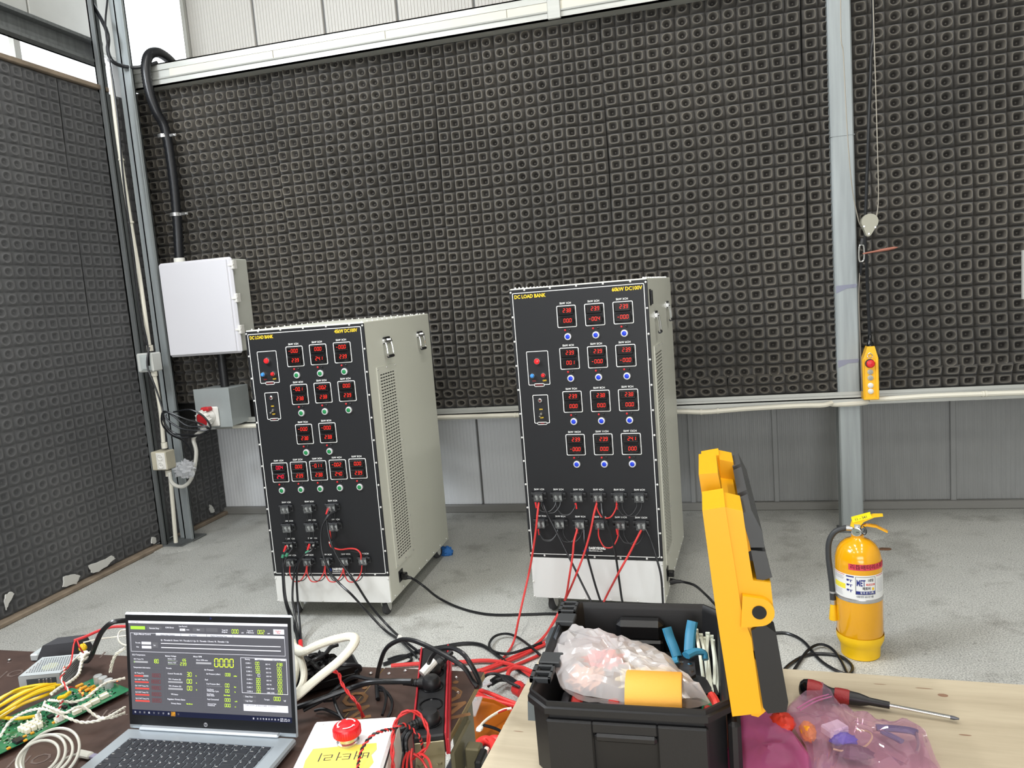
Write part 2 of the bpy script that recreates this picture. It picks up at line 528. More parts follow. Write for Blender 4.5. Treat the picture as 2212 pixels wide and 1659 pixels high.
b.inputs['Sheen Weight'].default_value = .25
b.inputs['Sheen Roughness'].default_value = .5

foam_g = foam_m.copy(); foam_g.name = 'dusty_grey_foam'  # paler low-contrast copy: window glare is put into the colour
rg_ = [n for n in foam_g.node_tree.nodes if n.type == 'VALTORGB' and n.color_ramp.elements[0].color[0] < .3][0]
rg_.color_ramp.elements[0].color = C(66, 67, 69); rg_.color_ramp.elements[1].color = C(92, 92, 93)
SQ = [(math.copysign(min(1, abs(math.cos(t))**.5), math.cos(t)) if abs(math.cos(t)) > 1e-9 else 0.0,
       math.copysign(min(1, abs(math.sin(t))**.5), math.sin(t)) if abs(math.sin(t)) > 1e-9 else 0.0) for t in [2*PI*i/16 for i in range(16)]]
CI = [(math.cos(2*PI*i/16), math.sin(2*PI*i/16)) for i in range(16)]
OUT = []
for i in range(16):
    c, s = CI[i]; k = max(abs(c), abs(s)); OUT.append((c/k, s/k))
#        scale, shape mix towards the crater outline, height, painted rim light
RINGS = [(1.0, 0, 0.0, .10), (.92, 0, .12, .16), (.76, .6, .72, .24), (.675, 1, .96, .62), (.635, 1, 1.0, 1.0), (.575, 1, .86, .42), (.30, 1, .12, .04), (.12, 2, .12, .06)]  # last value paints light caught on the rims and shade in the craters
def foam_sheet(name, parent, pos, nrm, ux, uz, W, Ht, nc, nr, depth, kinds, warp, cutc=None, gap=.0015, seedv=0.0, label=None, m=None):
    """egg-crate sheet of nc by nr cells; every cell is a pyramid with a crater and a nub in it"""
    V = []; F = []; D = []
    cw = (W-2*gap)/nc; ch = Ht/nr
    pos = Vector(pos); nrm = Vector(nrm); ux = Vector(ux); uz = Vector(uz)
    for r in range(nr):
        for c in range(nc):
            cx = gap+(c+.5)*cw; cz = (r+.5)*ch
            shp = SQ if kinds[c % len(kinds)] == 'S' else CI
            jx = random.uniform(-.05, .05); jz = random.uniform(-.05, .05); dk = random.uniform(.86, 1.08)
            base = len(V)
            for ri, (sc, mixk, hh, du) in enumerate(RINGS):
                for i in range(16):
                    if mixk == 0: px, pz = OUT[i][0]*sc, OUT[i][1]*sc
                    elif mixk == 2: px, pz = CI[i][0]*sc, CI[i][1]*sc
                    else:
                        px = (OUT[i][0]*(1-mixk)+shp[i][0]*mixk)*sc; pz = (OUT[i][1]*(1-mixk)+shp[i][1]*mixk)*sc
                    kk = 0 if ri == 0 else 1
                    X = cx+(px+jx*kk)*cw/2; Z = cz+(pz+jz*kk)*ch/2
                    wob = warp(X, Z)
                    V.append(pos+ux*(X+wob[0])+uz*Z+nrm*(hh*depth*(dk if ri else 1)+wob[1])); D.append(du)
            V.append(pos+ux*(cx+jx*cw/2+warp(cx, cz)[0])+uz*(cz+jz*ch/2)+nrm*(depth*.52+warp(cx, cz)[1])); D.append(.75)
            for ri in range(len(RINGS)-1):
                for i in range(16):
                    a = base+ri*16; q = (i+1) % 16
                    F.append((a+i, a+q, a+16+q, a+16+i))
            a = base+(len(RINGS)-1)*16; t = len(V)-1
            for i in range(16): F.append((a+i, a+(i+1) % 16, t))
    # rim closing the sheet to its backing
    me = bpy.data.meshes.new(name); me.from_pydata([tuple(v) for v in V], [], F)
    me.polygons.foreach_set('use_smooth', [True]*len(F))
    al = me.attributes.new('dust', 'FLOAT', 'POINT'); al.data.foreach_set('value', D)
    me.materials.append(m or foam_m); me.update()
    if nrm.y == 0 and ux.y > 0: me.flip_normals()
    o = link(me, name, parent, label)
    return o
fw = thing('acoustic_foam_wall', 'dark egg-crate sound absorbing foam sheets covering the back wall behind the load banks', 'foam panels', (0, 4.872, 0))
foamback = mat('foam_backing', C(26, 25, 24), .9)
MB().box(-3.93, .02, .86, 2.75, .05, 3.24).build('backing_board', foamback, fw, smooth=False)
KIND = 'SSSSCCCCCSSSS'
seams = [-3.905, -2.755, -1.6, -.505, .645, 1.785, 2.9]
random.seed(11)
for k in range(6):
    a, b_ = seams[k], seams[k+1]
    z0 = [.985, .99, .985, .975, .975, .985][k]
    W = b_-a
    off = random.uniform(-.01, .01)
    if k == 2:
        def warp(X, Z, W=W):      # this sheet buckles near its right end
            t = (X-(W-.27))/.07
            return (-.012*math.exp(-t*t)*math.sin(Z*2), .035*math.exp(-t*t)*(.5+.5*math.sin(Z*1.7+.6)) + .006*math.sin(X*5+Z*2))
    else:
        def warp(X, Z, k=k):
            return (.004*math.sin(Z*6+k*2), .007*math.sin(X*4.1+k)+.005*math.sin(Z*3.3+k*1.7))
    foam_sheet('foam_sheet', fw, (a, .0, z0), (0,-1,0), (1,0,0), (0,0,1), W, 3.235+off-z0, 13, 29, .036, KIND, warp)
# the row of offcuts along the bottom, its top edge curling over
for k, (a, b_) in enumerate([(-3.1, -1.9), (-1.9, -.85), (-.85, .15), (.15, .83), (.9, 1.9), (1.9, 2.9)]):
    nc = max(4, round((b_-a)/.0877))
    def warp(X, Z, k=k):
        return (.004*math.sin(Z*30+k), .012+.014*math.sin(X*9+k*2)*(Z/.13)+.016*max(0, (Z-.10)/.04))
    foam_sheet('foam_offcut', fw, (a, .004, .868), (0,-1,0), (1,0,0), (0,0,1), b_-a, .128, nc, 2, .034, 'C' if k < 4 else 'S', warp)

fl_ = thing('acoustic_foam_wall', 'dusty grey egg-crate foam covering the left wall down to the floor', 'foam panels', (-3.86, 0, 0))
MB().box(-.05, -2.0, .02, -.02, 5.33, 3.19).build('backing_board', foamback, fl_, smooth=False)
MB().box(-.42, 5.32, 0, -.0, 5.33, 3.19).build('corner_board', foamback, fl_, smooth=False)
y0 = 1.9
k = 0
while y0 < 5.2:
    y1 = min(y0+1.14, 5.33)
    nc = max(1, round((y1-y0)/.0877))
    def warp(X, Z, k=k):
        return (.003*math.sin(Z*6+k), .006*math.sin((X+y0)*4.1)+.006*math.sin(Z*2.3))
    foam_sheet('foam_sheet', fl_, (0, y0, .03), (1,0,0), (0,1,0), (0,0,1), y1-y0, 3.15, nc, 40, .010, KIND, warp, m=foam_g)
    y0 = y1; k += 1
bs = struct(MB().box(-3.88, -2, 0, -3.80, 4.48, .028, .006).build('baseboard_left', mat('stained_timber', C(132, 118, 102), .7, var=.25, vscale=9)))
MB().box(-3.88, 4.72, 0, -3.82, 5.3, .03, .006).build('baseboard_left', MATS['stained_timber'])['kind'] = 'structure'
# timber capping along the foam top, then the dark beam across the gap
struct(MB().box(-3.90, -2, 3.185, -3.83, 4.6, 3.215, .004).build('trim_1', MATS['stained_timber']))
bl = MB()
bl.box(-3.93, -2, 3.365, -3.85, 4.62, 3.385); bl.box(-3.93, -2, 3.365, -3.91, 4.62, 3.55); bl.box(-3.93, -2, 3.50, -3.85, 4.62, 3.52)
o = bl.build('left_wall_beam', galvd); tag(o, 'dark steel channel beam running along the top of the left foam wall', 'beam')

# ------------------------------------------------------------------ steel frame in front of the back wall
galvb = mat('brushed_galvanised_beam', C(176, 177, 172), .42, .3, var=.06, vscale=5, aniso=(.5, 8, 8))
t = thing('top_beam', 'long galvanised channel beam across the top of the dark foam wall', 'beam', (0, 4.75, 3.22))
mb = MB(); mb.box(-3.78, .0, .0, 4.4, .10, .012); mb.box(-3.78, 0, 0, 4.4, .008, .045); mb.box(-3.78, .004, .045, 4.4, .012, .105); mb.box(-3.78, -.004, .105, 4.4, .004, .15); mb.box(-3.78, -.004, .142, 4.4, .1, .15); mb.cyl((-3.78, -.003, .05), (4.4, -.003, .05), .007, n=8)
mb.build('channel', galvb, t)
cp = MB()
for i in range(10):
    x0 = -3.45+i*.8; cp.box(x0, -.006, .052, x0+.796, .004, .102)
cp.build('cover_strip', mat('cream_cover_strip', C(200, 196, 180), .5, var=.04, vscale=4), t, smooth=False)
MB().box(-.80, -.02, .0, -.72, .0, .16, .004).box(-.78, -.02, .15, -.74, .0, .7).build('splice_bracket', galvb, t)
t = thing('mid_rail', 'galvanised rail under the lower edge of the back foam wall', 'rail', (0, 4.78, .83))
mb = MB(); mb.box(-3.6, .0, .0, 4.4, .07, .008); mb.box(-3.6, .0, -.035, 4.4, .008, .02); mb.box(-3.6, .02, .008, 4.4, .03, .04)
mb.build('channel', galvb, t)

# the free-standing post
t = thing('steel_post', 'square galvanised steel post standing in front of the foam wall', 'post', (.84, 4.862, 0))
mb = MB(); mb.box(-.062, -.055, 0, .062, .055, 4.9, .008); mb.box(-.066, -.058, 2.35, .066, .058, 2.352)
mb.build('box_section', galv, t)
sm = mat('grey_primer_smear', C(128, 130, 146), .6)
for zz in (1.50, 1.06):
    mb = MB()
    mb.add([(-.058, -.0562, zz), (.058, -.0562, zz+.004), (.052, -.0562, zz-.018), (.0, -.0562, zz-.02), (-.058, -.0562, zz-.045)], [(0,4,3,2,1)])
    mb.build('primer_smear', sm, t, smooth=False)
rough_patch('post_footing', .84, 4.78, .2, .12, .006, 2.0, floor_m)
bpy.data.objects['post_footing']['kind'] = 'structure'
rust = mat('rust', C(116, 84, 62), .9, var=.3, vscale=20)
o = rough_patch('rust_flake', (0.955,4.5177,0)[0], (0.955,4.5177,0)[1], .035, .018, .006, 5.0, rust); tag(o, 'brown rusty flake on the floor beside the foot of the steel post', 'rust')
MB().box(-.075, -.07, 0, .075, .07, .012, .003).build('base_plate', galvd, t)

# corner column: two lipped channels
t = thing('corner_column', 'tall double galvanised steel column in the left corner of the foam room', 'column', (-3.80, 4.55, 0))
mb = MB(); mb.box(-.055, -.03, 0, -.045, .06, 4.85); mb.box(-.055, -.03, 0, .0, -.022, 4.85); mb.box(-.008, -.045, 0, 0, -.022, 4.85)
mb.build('outer_channel', galvd, t)
mb = MB(); mb.box(.05, .1, 0, .06, .2, 4.85); mb.box(.05, .1, 0, .13, .108, 4.85); mb.box(.122, .08, 0, .13, .108, 4.85); mb.box(.0, .12, 0, .05, .128, 4.85)
mb.build('inner_channel', galv, t)
MB().box(-.07, -.06, 0, .15, .22, .012, .003).build('base_plate', galvd, t)
rough_patch('column_footing', -3.72, 4.5, .2, .14, .006, 7.0, floor_m)
bpy.data.objects['column_footing']['kind'] = 'structure'
# the window light glimpsed between the walls: upper left corner post continues up
# ------------------------------------------------------------------ pvc conduit on the rail
cw = thing('rail_conduit', 'cream plastic conduit clipped along the rail and bulging round the steel post', 'conduit', (0, 0, 0))
MB().tube([(-3.3,4.75,.815),(-2.4,4.75,.812),(-1.7,4.75,.822),(-.9,4.75,.812),(-.2,4.75,.800),(.0,4.75,.790),(.25,4.75,.800),(.55,4.75,.806),(.68,4.74,.806),(.735,4.77,.812)], .0145, 8, 6).build('pipe', offwhite, cw)
MB().tube([(.735,4.80,.812),(.742,4.795,.802),(.80,4.79,.800),(.88,4.79,.802),(.935,4.795,.808),(.95,4.82,.82)], .017, 8, 6).build('pipe_loop', offwhite, cw)
MB().tube([(.94,4.76,.826),(1.05,4.75,.828),(1.3,4.75,.834),(1.7,4.75,.832),(2.2,4.75,.828),(3.0,4.75,.828)], .0145, 8, 6).build('pipe', offwhite, cw)
for x, z in ((-.02, .79), (.08, .793), (1.53, .833), (1.545, .833), (-1.2, .816), (-1.75, .822)):
    MB().cyl((x-.006,4.75,z), (x+.006,4.75,z), .0175, n=12).build('pipe_clip', offwhite, cw)

# ------------------------------------------------------------------ load banks
PX = (1,0,0); PZ = (0,0,1)
satin = mat('satin_button_ring', C(222, 222, 224), .38, .35)
def lerp(a, b, t): return a+(b-a)*t
def meter(bank, u, z, top, bot, label, btn, lm=led, lm2=None, w_=.093, h=.103):
    """framed twin display with its two indicator lamps and its push button; u,z = centre of the frame"""
    o = (u, -.0045, z)
    PRINT.frame((u,-.0044,z), PX, PZ, -w_/2, -h/2, w_/2, h/2, .0035, .006)
    PRINT.text(label, .0125, (u-.002, -.0044, z+h/2+.010), PX, PZ, 'CENTER', 1.05, .02)
    mb = MB()
    for k in (.0245, -.0225):
        mb.box(u-.0385, -.016, z+k-.019, u+.035, .0, z+k+.019, .003)
        mb.box(u-.036, -.0175, z+k-.0165, u+.033, -.015, z+k-.0105, .001)
        mb.box(u+.035, -.012, z+k-.008, u+.040, .0, z+k+.008, .002)
    m_ = mb.build('meter', bezel, bank)
    lit = MB(); lit2 = MB(); gh = MB()
    for k, s, li in ((.0245, top, lit), (-.0225, bot, lit2)):
        pitch = .0138; sw = .0082; sh = .0165; x0 = u-.0265; zz = z+k-.0045
        full = [c for c in s if c != '.']
        n = len(full)
        segs(li, s, (x0+pitch*(4-n), -.0166, zz), PX, PZ, sw, sh, pitch, .1, .125)
        segs(gh, ' 8'[:4-n] if n < 4 else '', (x0, -.0166, zz), PX, PZ, sw, sh, pitch, .1, .10)
        if n < 4: seg(gh, '1', (x0-.011, -.0166, zz), PX, PZ, sw, sh, .10, .1)
    lit.build('lit_digits', lm, m_, smooth=False)['kind'] = 'stuff'; lit2.build('lit_digits', lm, m_, smooth=False)['kind'] = 'stuff'
    if gh.v: gh.build('unlit_digits', ghost, m_, smooth=False)
    for du, mm in ((-.011, redp), (.011, blackg)):
        MB().lathe((u+du,-.004,z-h/2-.012), [(.0048,0),(.0048,.003),(.003,.0045),(.0,.005)], 10, (0,-1,0)).build('indicator_lamp', mm, bank)
    bz = z-h/2-.043
    bt = MB().lathe((u,-.004,bz), [(.0170,0),(.0170,.004),(.0150,.0075),(.0112,.008),(.0105,.006)], 18, (0,-1,0), cap=False).build('push_button', satin, bank)
    MB().lathe((u,-.004,bz), [(.0107,.0),(.0107,.0085),(.009,.0095),(.0,.0095)], 16, (0,-1,0), cap=False).build('button_cap', btn, bt)

def screws(bank, pts, r=.0045, name='panel_screws'):
    mb = MB()
    for u, z in pts:
        mb.lathe((u,-.004,z), [(r*1.2,0),(r*1.1,.0012),(r*.7,.0032),(0,.0038)], 8, (0,-1,0), cap=False)
    o = mb.build(name, mat('nickel_screw', C(226, 226, 222), .35, .4), bank); o['kind'] = 'stuff'
    return o

def terminal(bank, u, z, label, w_=.076, h=.034, cover=True, lug=None, lz=.030):
    PRINT.text(label, .0115, (u, -.0044, z+lz), PX, PZ, 'CENTER', 1.05, .02)
    mb = MB()
    mb.box(u-w_/2, -.012, z-h/2, u+w_/2, 0, z+h/2, .0015)
    mb.box(u-w_*.30, -.030, z-h*.42, u-w_*.27, 0, z+h*.5)
    mb.box(u+w_*.27, -.030, z-h*.42, u+w_*.30, 0, z+h*.5)
    mb.box(u-.0015, -.030, z-h*.42, u+.0015, 0, z+h*.5)
    mb.box(u-w_*.30, -.030, z+h*.28, u+w_*.30, 0, z+h*.55, .001)
    mb.box(u-w_*.5, -.020, z+h*.25, u+w_*.5, 0, z+h*.5, .001)
    tb = mb.build('terminal_block', mat('terminal_black', C(46,47,49), .4), bank)
    for du in (-.0115, .0115):
        m2 = MB().cyl((u+du,-.012,z-.001),(u+du,-.024,z-.001), .0068, n=10)
        m2.box(u+du-.0048, -.0145, z-h*.62, u+du+.0048, -.0125, z-.002)
        m2.build('terminal_screw', mat('pale_nickel', C(214,214,210), .3, .5), tb)
    for du in (-w_*.42, w_*.42):
        MB().cyl((u+du,-.0122,z-.003),(u+du,-.0135,z-.003), .0052, n=10).build('mounting_screw', blackg, tb)
    if cover:
        c = MB(); c.box(u-w_*.29, -.033, z-h*.66, u+w_*.29, -.031, z+h*.40); c.box(u-w_*.29, -.033, z-h*.66, u-w_*.28, -.012, z+h*.40); c.box(u+w_*.28, -.033, z-h*.66, u+w_*.29, -.012, z+h*.40)
        c.build('terminal_cover', clear, tb, smooth=False)
    return tb

def jumper(bank, a, b, dip, m, r=.0026, y0=-.016, out=.03, mid=None):
    (ua, za), (ub, zb) = a, b
    pts = [(ua, y0, za), (ua+(ub-ua)*.03, y0-out*.5, za-dip*.45)]
    pts += [(lerp(ua,ub,.25), y0-out, lerp(za,zb,.25)-dip*.9), (lerp(ua,ub,.5), y0-out*1.1, lerp(za,zb,.5)-dip), (lerp(ua,ub,.75), y0-out, lerp(za,zb,.75)-dip*.9)]
    pts += [(ub+(ua-ub)*.03, y0-out*.5, zb-dip*.45), (ub, y0, zb)]
    return MB().tube(pts, r, 6, 5).build('jumper_wire', m, bank)

def caster(bank, x, y, turn=0.0):
    a = MB(); a.M = Matrix.Translation((x,y,0)) @ Matrix.Rotation(turn, 4, 'Z')
    a.box(-.035,-.035,.09,.035,.035,.096,.001)
    a.prism([(-.012,.09),(.03,.09),(.034,.07),(.03,.03),(.018,.02),(.008,.035)], 'x', -.022, -.017)
    a.prism([(-.012,.09),(.03,.09),(.034,.07),(.03,.03),(.018,.02),(.008,.035)], 'x', .017, .022)
    a.cyl((0,0,.075),(0,0,.092), .022, n=14)
    f = a.build('caster', mat('caster_fork', C(196,196,190), .45), bank)
    w_ = MB(); w_.M = Matrix.Translation((x,y,0)) @ Matrix.Rotation(turn, 4, 'Z')
    w_.lathe((-.014,.02,.0355), [(.028,0),(.035,.004),(.035,.024),(.028,.028)], 20, (1,0,0))
    w_.build('wheel', mat('grey_rubber_wheel', C(70,70,72), .6), f)

def latch_handle(bank, W, y, z, k=1.0):
    """chromed flip handle on the right-hand side of the cabinet"""
    x = W
    a = MB(); a.box(x, y-.045*k, z-.012, x+.004, y+.045*k, z+.022, .001); a.cyl((x+.010,y-.046*k,z),(x+.010,y+.046*k,z), .006, n=10)
    a.box(x, y-.040*k, z-.006, x+.016, y-.028*k, z+.014, .002); a.box(x, y+.028*k, z-.006, x+.016, y+.040*k, z+.014, .002)
    f = a.build('lifting_handle', chrome, bank)
    MB().tube([(x+.012,y-.034*k,z),(x+.018,y-.034*k,z-.03),(x+.020,y-.034*k,z-.07),(x+.020,y-.02*k,z-.076),(x+.020,y+.02*k,z-.076),(x+.020,y+.034*k,z-.07),(x+.018,y+.034*k,z-.03),(x+.012,y+.034*k,z)], .0042, 8, 3).build('bail', chrome, f)
    MB().tube([(x+.020,y-.03*k,z-.077),(x+.020,y+.03*k,z-.077)], .0085, 10, 1).build('grip', blackp, f)
    MB().box(x, y-.034*k, z+.014, x+.010, y+.034*k, z+.024, .002).build('hinge_cover', blackp, f)

def vent(bank, W, y0, y1, z0, z1, nc, nr, sheared=0.0):
    """louvre plate with rows of slots, proud of the cabinet side"""
    x = W+.0045
    mb = MB()
    iy0, iy1, iz0, iz1 = y0+.03, y1-.03, z0+.035, z1-.035
    def q(a, b, c, d): mb.add([(x,a,c),(x,b,c),(x,b,d),(x,a,d)], [(0,1,2,3)])
    q(y0, y1, z0, iz0); q(y0, y1, iz1, z1); q(y0, iy0, iz0, iz1); q(iy1, y1, iz0, iz1)
    cw = (iy1-iy0)/nc; ch = (iz1-iz0)/nr
    for r in range(nr):
        a = iz0+r*ch; q(iy0, iy1, a, a+ch*.32); q(iy0, iy1, a+ch*.68, a+ch)
        for c in range(nc+1):
            p = iy0+c*cw; q(max(iy0, p-cw*.12), min(iy1, p+cw*.12), a+ch*.32, a+ch*.68)
    mb.add([(W,y0,z0),(W,y1,z0),(W,y1,z1),(W,y0,z1),(x,y0,z0),(x,y1,z0),(x,y1,z1),(x,y0,z1)], [(0,1,5,4),(1,2,6,5),(2,3,7,6),(3,0,4,7)])
    pl = mb.build('vent_plate', cream, bank, smooth=False)
    MB().add([(W+.0006,iy0,iz0),(W+.0006,iy1,iz0),(W+.0006,iy1,iz1),(W+.0006,iy0,iz1)], [(0,1,2,3)]).build('vent_opening', blackp, pl, smooth=False)
    s = MB()
    for yy in (y0+.01, (y0+y1)/2, y1-.01):
        for zz in (z0+.012, z1-.012): s.lathe((x,yy,zz), [(.0045,0),(.003,.003),(0,.0035)], 8, (1,0,0), cap=False)
    n = 5
    for i in range(1, n):
        for yy in (y0+.01, y1-.01): s.lathe((x,yy,lerp(z0,z1,i/n)), [(.0045,0),(.003,.003),(0,.0035)], 8, (1,0,0), cap=False)
    s.build('vent_screws', steel, pl)['kind'] = 'stuff'

def cabinet(name, label, loc, rot, W, D, H, zb, pz0, base_mat):
    t = thing(name, label, 'load bank', loc, rot, 'load banks')
    mb = MB(); mb.box(0, .002, zb, W, D, H, .004)
    mb.build('cabinet_body', cream, t)
    MB().box(.002, -.003, zb+.003, W-.002, .004, pz0-.002, .0015).build('lower_cover', base_mat, t)
    MB().box(-.001, -.004, pz0, W+.001, .004, H-.006, .0012).build('front_panel', panel_black, t)
    for x in (.07, W-.07):
        for y in (.07, D-.09): caster(t, x, y, random.uniform(-.5, .5))
    s = MB()
    n = 15
    for i in range(n):
        for xx in (.02, W-.02):
            s.lathe((xx, .03+(D-.06)*i/(n-1), H), [(.0045,0),(.0045,.003),(.003,.006),(0,.007)], 8, (0,0,1), cap=False)
        s.lathe((.02+(W-.04)*i/(n-1), D-.02, H), [(.0045,0),(.0045,.003),(.003,.006),(0,.007)], 8, (0,0,1), cap=False)
    for i in range(8):
        s.lathe((W, .05+(D-.1)*i/7, zb+.02), [(.005,0),(.004,.003),(0,.004)], 8, (1,0,0), cap=False)
    s.build('cover_screws', MATS.get('nickel_screw') or mat('nickel_screw', C(226,226,222), .35, .4), t)['kind'] = 'stuff'
    return t

def control_boxes(bank, u0, zt):
    """framed power group and fan group; u0 = left of the power frame, zt = its top"""
    PRINT.frame((0,-.0044,0), PX, PZ, u0, zt-.163, u0+.108, zt, .003, .005)
    PRINT.frame((0,-.0046,0), PX, PZ, u0+.028, zt-.171, u0+.079, zt-.155, .003, .006)
    PRINT.frame((0,-.0044,0), PX, PZ, u0+.015, zt-.349, u0+.092, zt-.210, .003, .005)
    PRINT.frame((0,-.0046,0), PX, PZ, u0+.029, zt-.356, u0+.079, zt-.342, .003, .006)
    pl = MB(); pl.box(u0+.031, -.0052, zt-.168, u0+.076, -.004, zt-.158); pl.box(u0+.032, -.0052, zt-.353, u0+.076, -.004, zt-.345)
    pl.build('name_strip', mat('dark_strip', C(38,30,32), .5), bank, smooth=False)
    RED.text('POWER', .010, (u0+.0535,-.0056,zt-.163), PX, PZ, 'CENTER', 1, .01); RED.text('FAN', .009, (u0+.054,-.0056,zt-.349), PX, PZ, 'CENTER', 1, .01)
    RED.text('ON', .011, (u0+.029,-.0044,zt-.143), PX, PZ, 'CENTER', 1, .01)
    YEL.text('OFF', .011, (u0+.081,-.0044,zt-.143), PX, PZ, 'CENTER', 1, .02)
    YEL.text('ON', .010, (u0+.052,-.0044,zt-.281), PX, PZ, 'CENTER', 1, .02); YEL.text('OFF', .010, (u0+.054,-.0044,zt-.322), PX, PZ, 'CENTER', 1, .02)
    for du, dz, r, m_, nm in ((.052,-.049,.0155,mat('red_pilot_lamp', C(235,40,44), .2, emit=.35),'pilot_lamp'), (.024,-.117,.012,bluel,'push_button'), (.078,-.117,.012,redp,'push_button')):
        b_ = MB().lathe((u0+du,-.004,zt+dz), [(r*1.1,0),(r*1.1,.006),(r*.95,.010),(r*.8,.010)], 18, (0,-1,0), cap=False).build(nm, chrome, bank)
        MB().lathe((u0+du,-.004,zt+dz), [(r*.85,.0),(r*.85,.012),(r*.6,.018),(0,.020)], 16, (0,-1,0), cap=False).build('button_cap', m_, b_)
    b_ = MB().lathe((u0+.052,-.004,zt-.237), [(.010,0),(.010,.006),(.006,.009)], 14, (0,-1,0), cap=False).build('pilot_lamp', chrome, bank)
    MB().lathe((u0+.052,-.004,zt-.237), [(.0055,.0),(.0055,.010),(0,.012)], 10, (0,-1,0), cap=False).build('lens', mat('dark_red_lens', C(96,30,34), .3), b_)
    b_ = MB().lathe((u0+.053,-.004,zt-.303), [(.009,0),(.009,.004),(.006,.009),(.005,.012)], 12, (0,-1,0)).build('toggle_switch', chrome, bank)
    MB().cyl((u0+.053,-.014,zt-.303),(u0+.050,-.030,zt-.311), .0026, .0038, 8).build('lever', chrome, b_)

def border_screws(W, z0, z1, nu, nz):
    p = []
    for i in range(nu): p.append((.012+(W-.024)*(i+.5)/nu, z1-.004)); p.append((.012+(W-.024)*(i+.5)/nu, z0+.009))
    for i in range(nz):
        zz = z1-.012-(z1-z0-.03)*i/(nz-1); p += [(.006, zz), (W-.006, zz)]
    return p

def side_socket(bank, W, y, z):
    s = MB().box(W, y-.028, z-.030, W+.004, y+.028, z+.030, .001).build('power_inlet', blackp, bank)
    MB().box(W+.004, y-.016, z-.014, W+.034, y+.016, z+.014, .004).build('inlet_shroud', blackg, s)

# ---- the taller bank, twelve channels
PRINT = MB(); YEL = MB(); RED = MB()
W6 = .65
b60 = cabinet('load_bank', 'taller black-fronted cabinet on castors with blue buttons, behind the open toolbox', (-.8704, 3.5253, 0), math.radians(-4), W6, .97, 1.626, .095, .307, mat('white_lower_cover', C(214,214,212), .4))
vals = [('23.8','00.0'),('23.9','-00.4'),('23.9','-00.0'),('23.9','00.1'),('23.9','-00.0'),('23.9','-00.0'),('23.9','00.0'),('23.8','00.0'),('23.8','00.0'),('23.9','-00.0'),('23.9','00.0'),('24.1','00.0')]
zr = [1.479, 1.282, 1.076, .869]
for i, (a, b_) in enumerate(vals):
    meter(b60, (.270,.403,.535)[i % 3], zr[i//3], a, b_, '5kW %dCH' % (i+1), bluep)
control_boxes(b60, .060, 1.325)
tu = [.071,.168,.267,.364,.463,.559]
for i in range(6): terminal(b60, tu[i]+.001, .620, '5kW %dCH' % (i+1))
for i in range(6): terminal(b60, tu[i]+.001, .486, '5kW %dCH' % (i+7))
zt1, zt2 = .600, .465
for a, b_, zz, m_, d in ((0,1,zt1,blackr,.055),(0,1,zt1,blackr,.05),(1,2,zt1,blackr,.065),(1,2,zt1,blackr,.062),(3,4,zt1,redc,.075),(3,4,zt1,blackr,.075),(4,5,zt1,blackr,.062),(4,5,zt1,blackr,.065),
                         (0,1,zt2,blackr,.06),(0,1,zt2,blackr,.055),(1,2,zt2,blackr,.062),(1,2,zt2,blackr,.06),(3,4,zt2,redc,.085),(3,4,zt2,blackr,.085),(4,5,zt2,blackr,.06),(4,5,zt2,blackr,.065)):
    s = -.0115 if (m_ is redc or random.random() < .5) else .0115
    jumper(b60, (tu[a]+abs(s)*(1 if s > 0 else -1)+.003, zz), (tu[b_]+s, zz), d, m_, .0034 if m_ is redc else .0024)
sl = mat('red_heat_shrink', C(214, 40, 44), .45)
for u, z in [(0.055,0.579),(0.254,0.577),(0.452,0.577),(0.059,0.444),(0.444,0.454),(0.25,0.455)]:
    MB().cyl((u, -.022, z+.012), (u+.004, -.026, z-.016), .0052, .0045, 8).build('cable_lug_sleeve', sl, b60)
PRINT.frame((0,-.0044,0), PX, PZ, .012, .323, W6-.013, 1.605, .0032, .006)
MB().text('DC LOAD BANK', .0235, (.022,-.0044,1.585), PX, PZ, 'LEFT', .88, .03).build('title_lettering', printy, b60, smooth=False)
MB().text('60kW DC100V', .0235, (.627,-.0044,1.585), PX, PZ, 'RIGHT', .92, .03).build('title_lettering', printy, b60, smooth=False)
PRINT.text('DAEKYEONG', .017, (.299,-.0044,.360), PX, PZ, 'LEFT', .8, .05)
PRINT.text('SOLUTION CO., LTD.', .0075, (.299,-.0044,.347), PX, PZ, 'LEFT', .95, .04)
PRINT.build('printed_marking', printw, b60, smooth=False)['kind'] = 'stuff'; YEL.build('switch_lettering', printy, b60, smooth=False)['kind'] = 'stuff'; RED.build('switch_lettering', printr, b60, smooth=False)['kind'] = 'stuff'
lg = MB()
for i, (u, v) in enumerate(((.272,.342),(.281,.346),(.290,.350))): lg.box(u-.0045, -.0046, .342, u+.004, -.004, v+.006)
lg.build('maker_emblem', mat('emblem_blue', C(30,60,140), .5), b60, smooth=False)
screws(b60, border_screws(W6, .307, 1.62, 5, 12))
screws(b60, [(.006,.29),(.006,.18),(.006,.105),(.134,.105),(.26,.105),(.39,.105),(.52,.105),(W6-.006,.29),(W6-.006,.18),(W6-.006,.105)], .0045, 'cover_screws')
latch_handle(b60, W6, .22, 1.445, .8); latch_handle(b60, W6, .72, 1.475, .8)
vent(b60, W6, .10, .38, .25, 1.31, 6, 62)
MB().box(W6, .05, 1.50, W6+.004, .09, 1.575, .001).box(W6+.004, .055, 1.505, W6+.012, .085, 1.57, .002).build('rocker_breaker', blackg, b60)
side_socket(b60, W6, .12, .20)

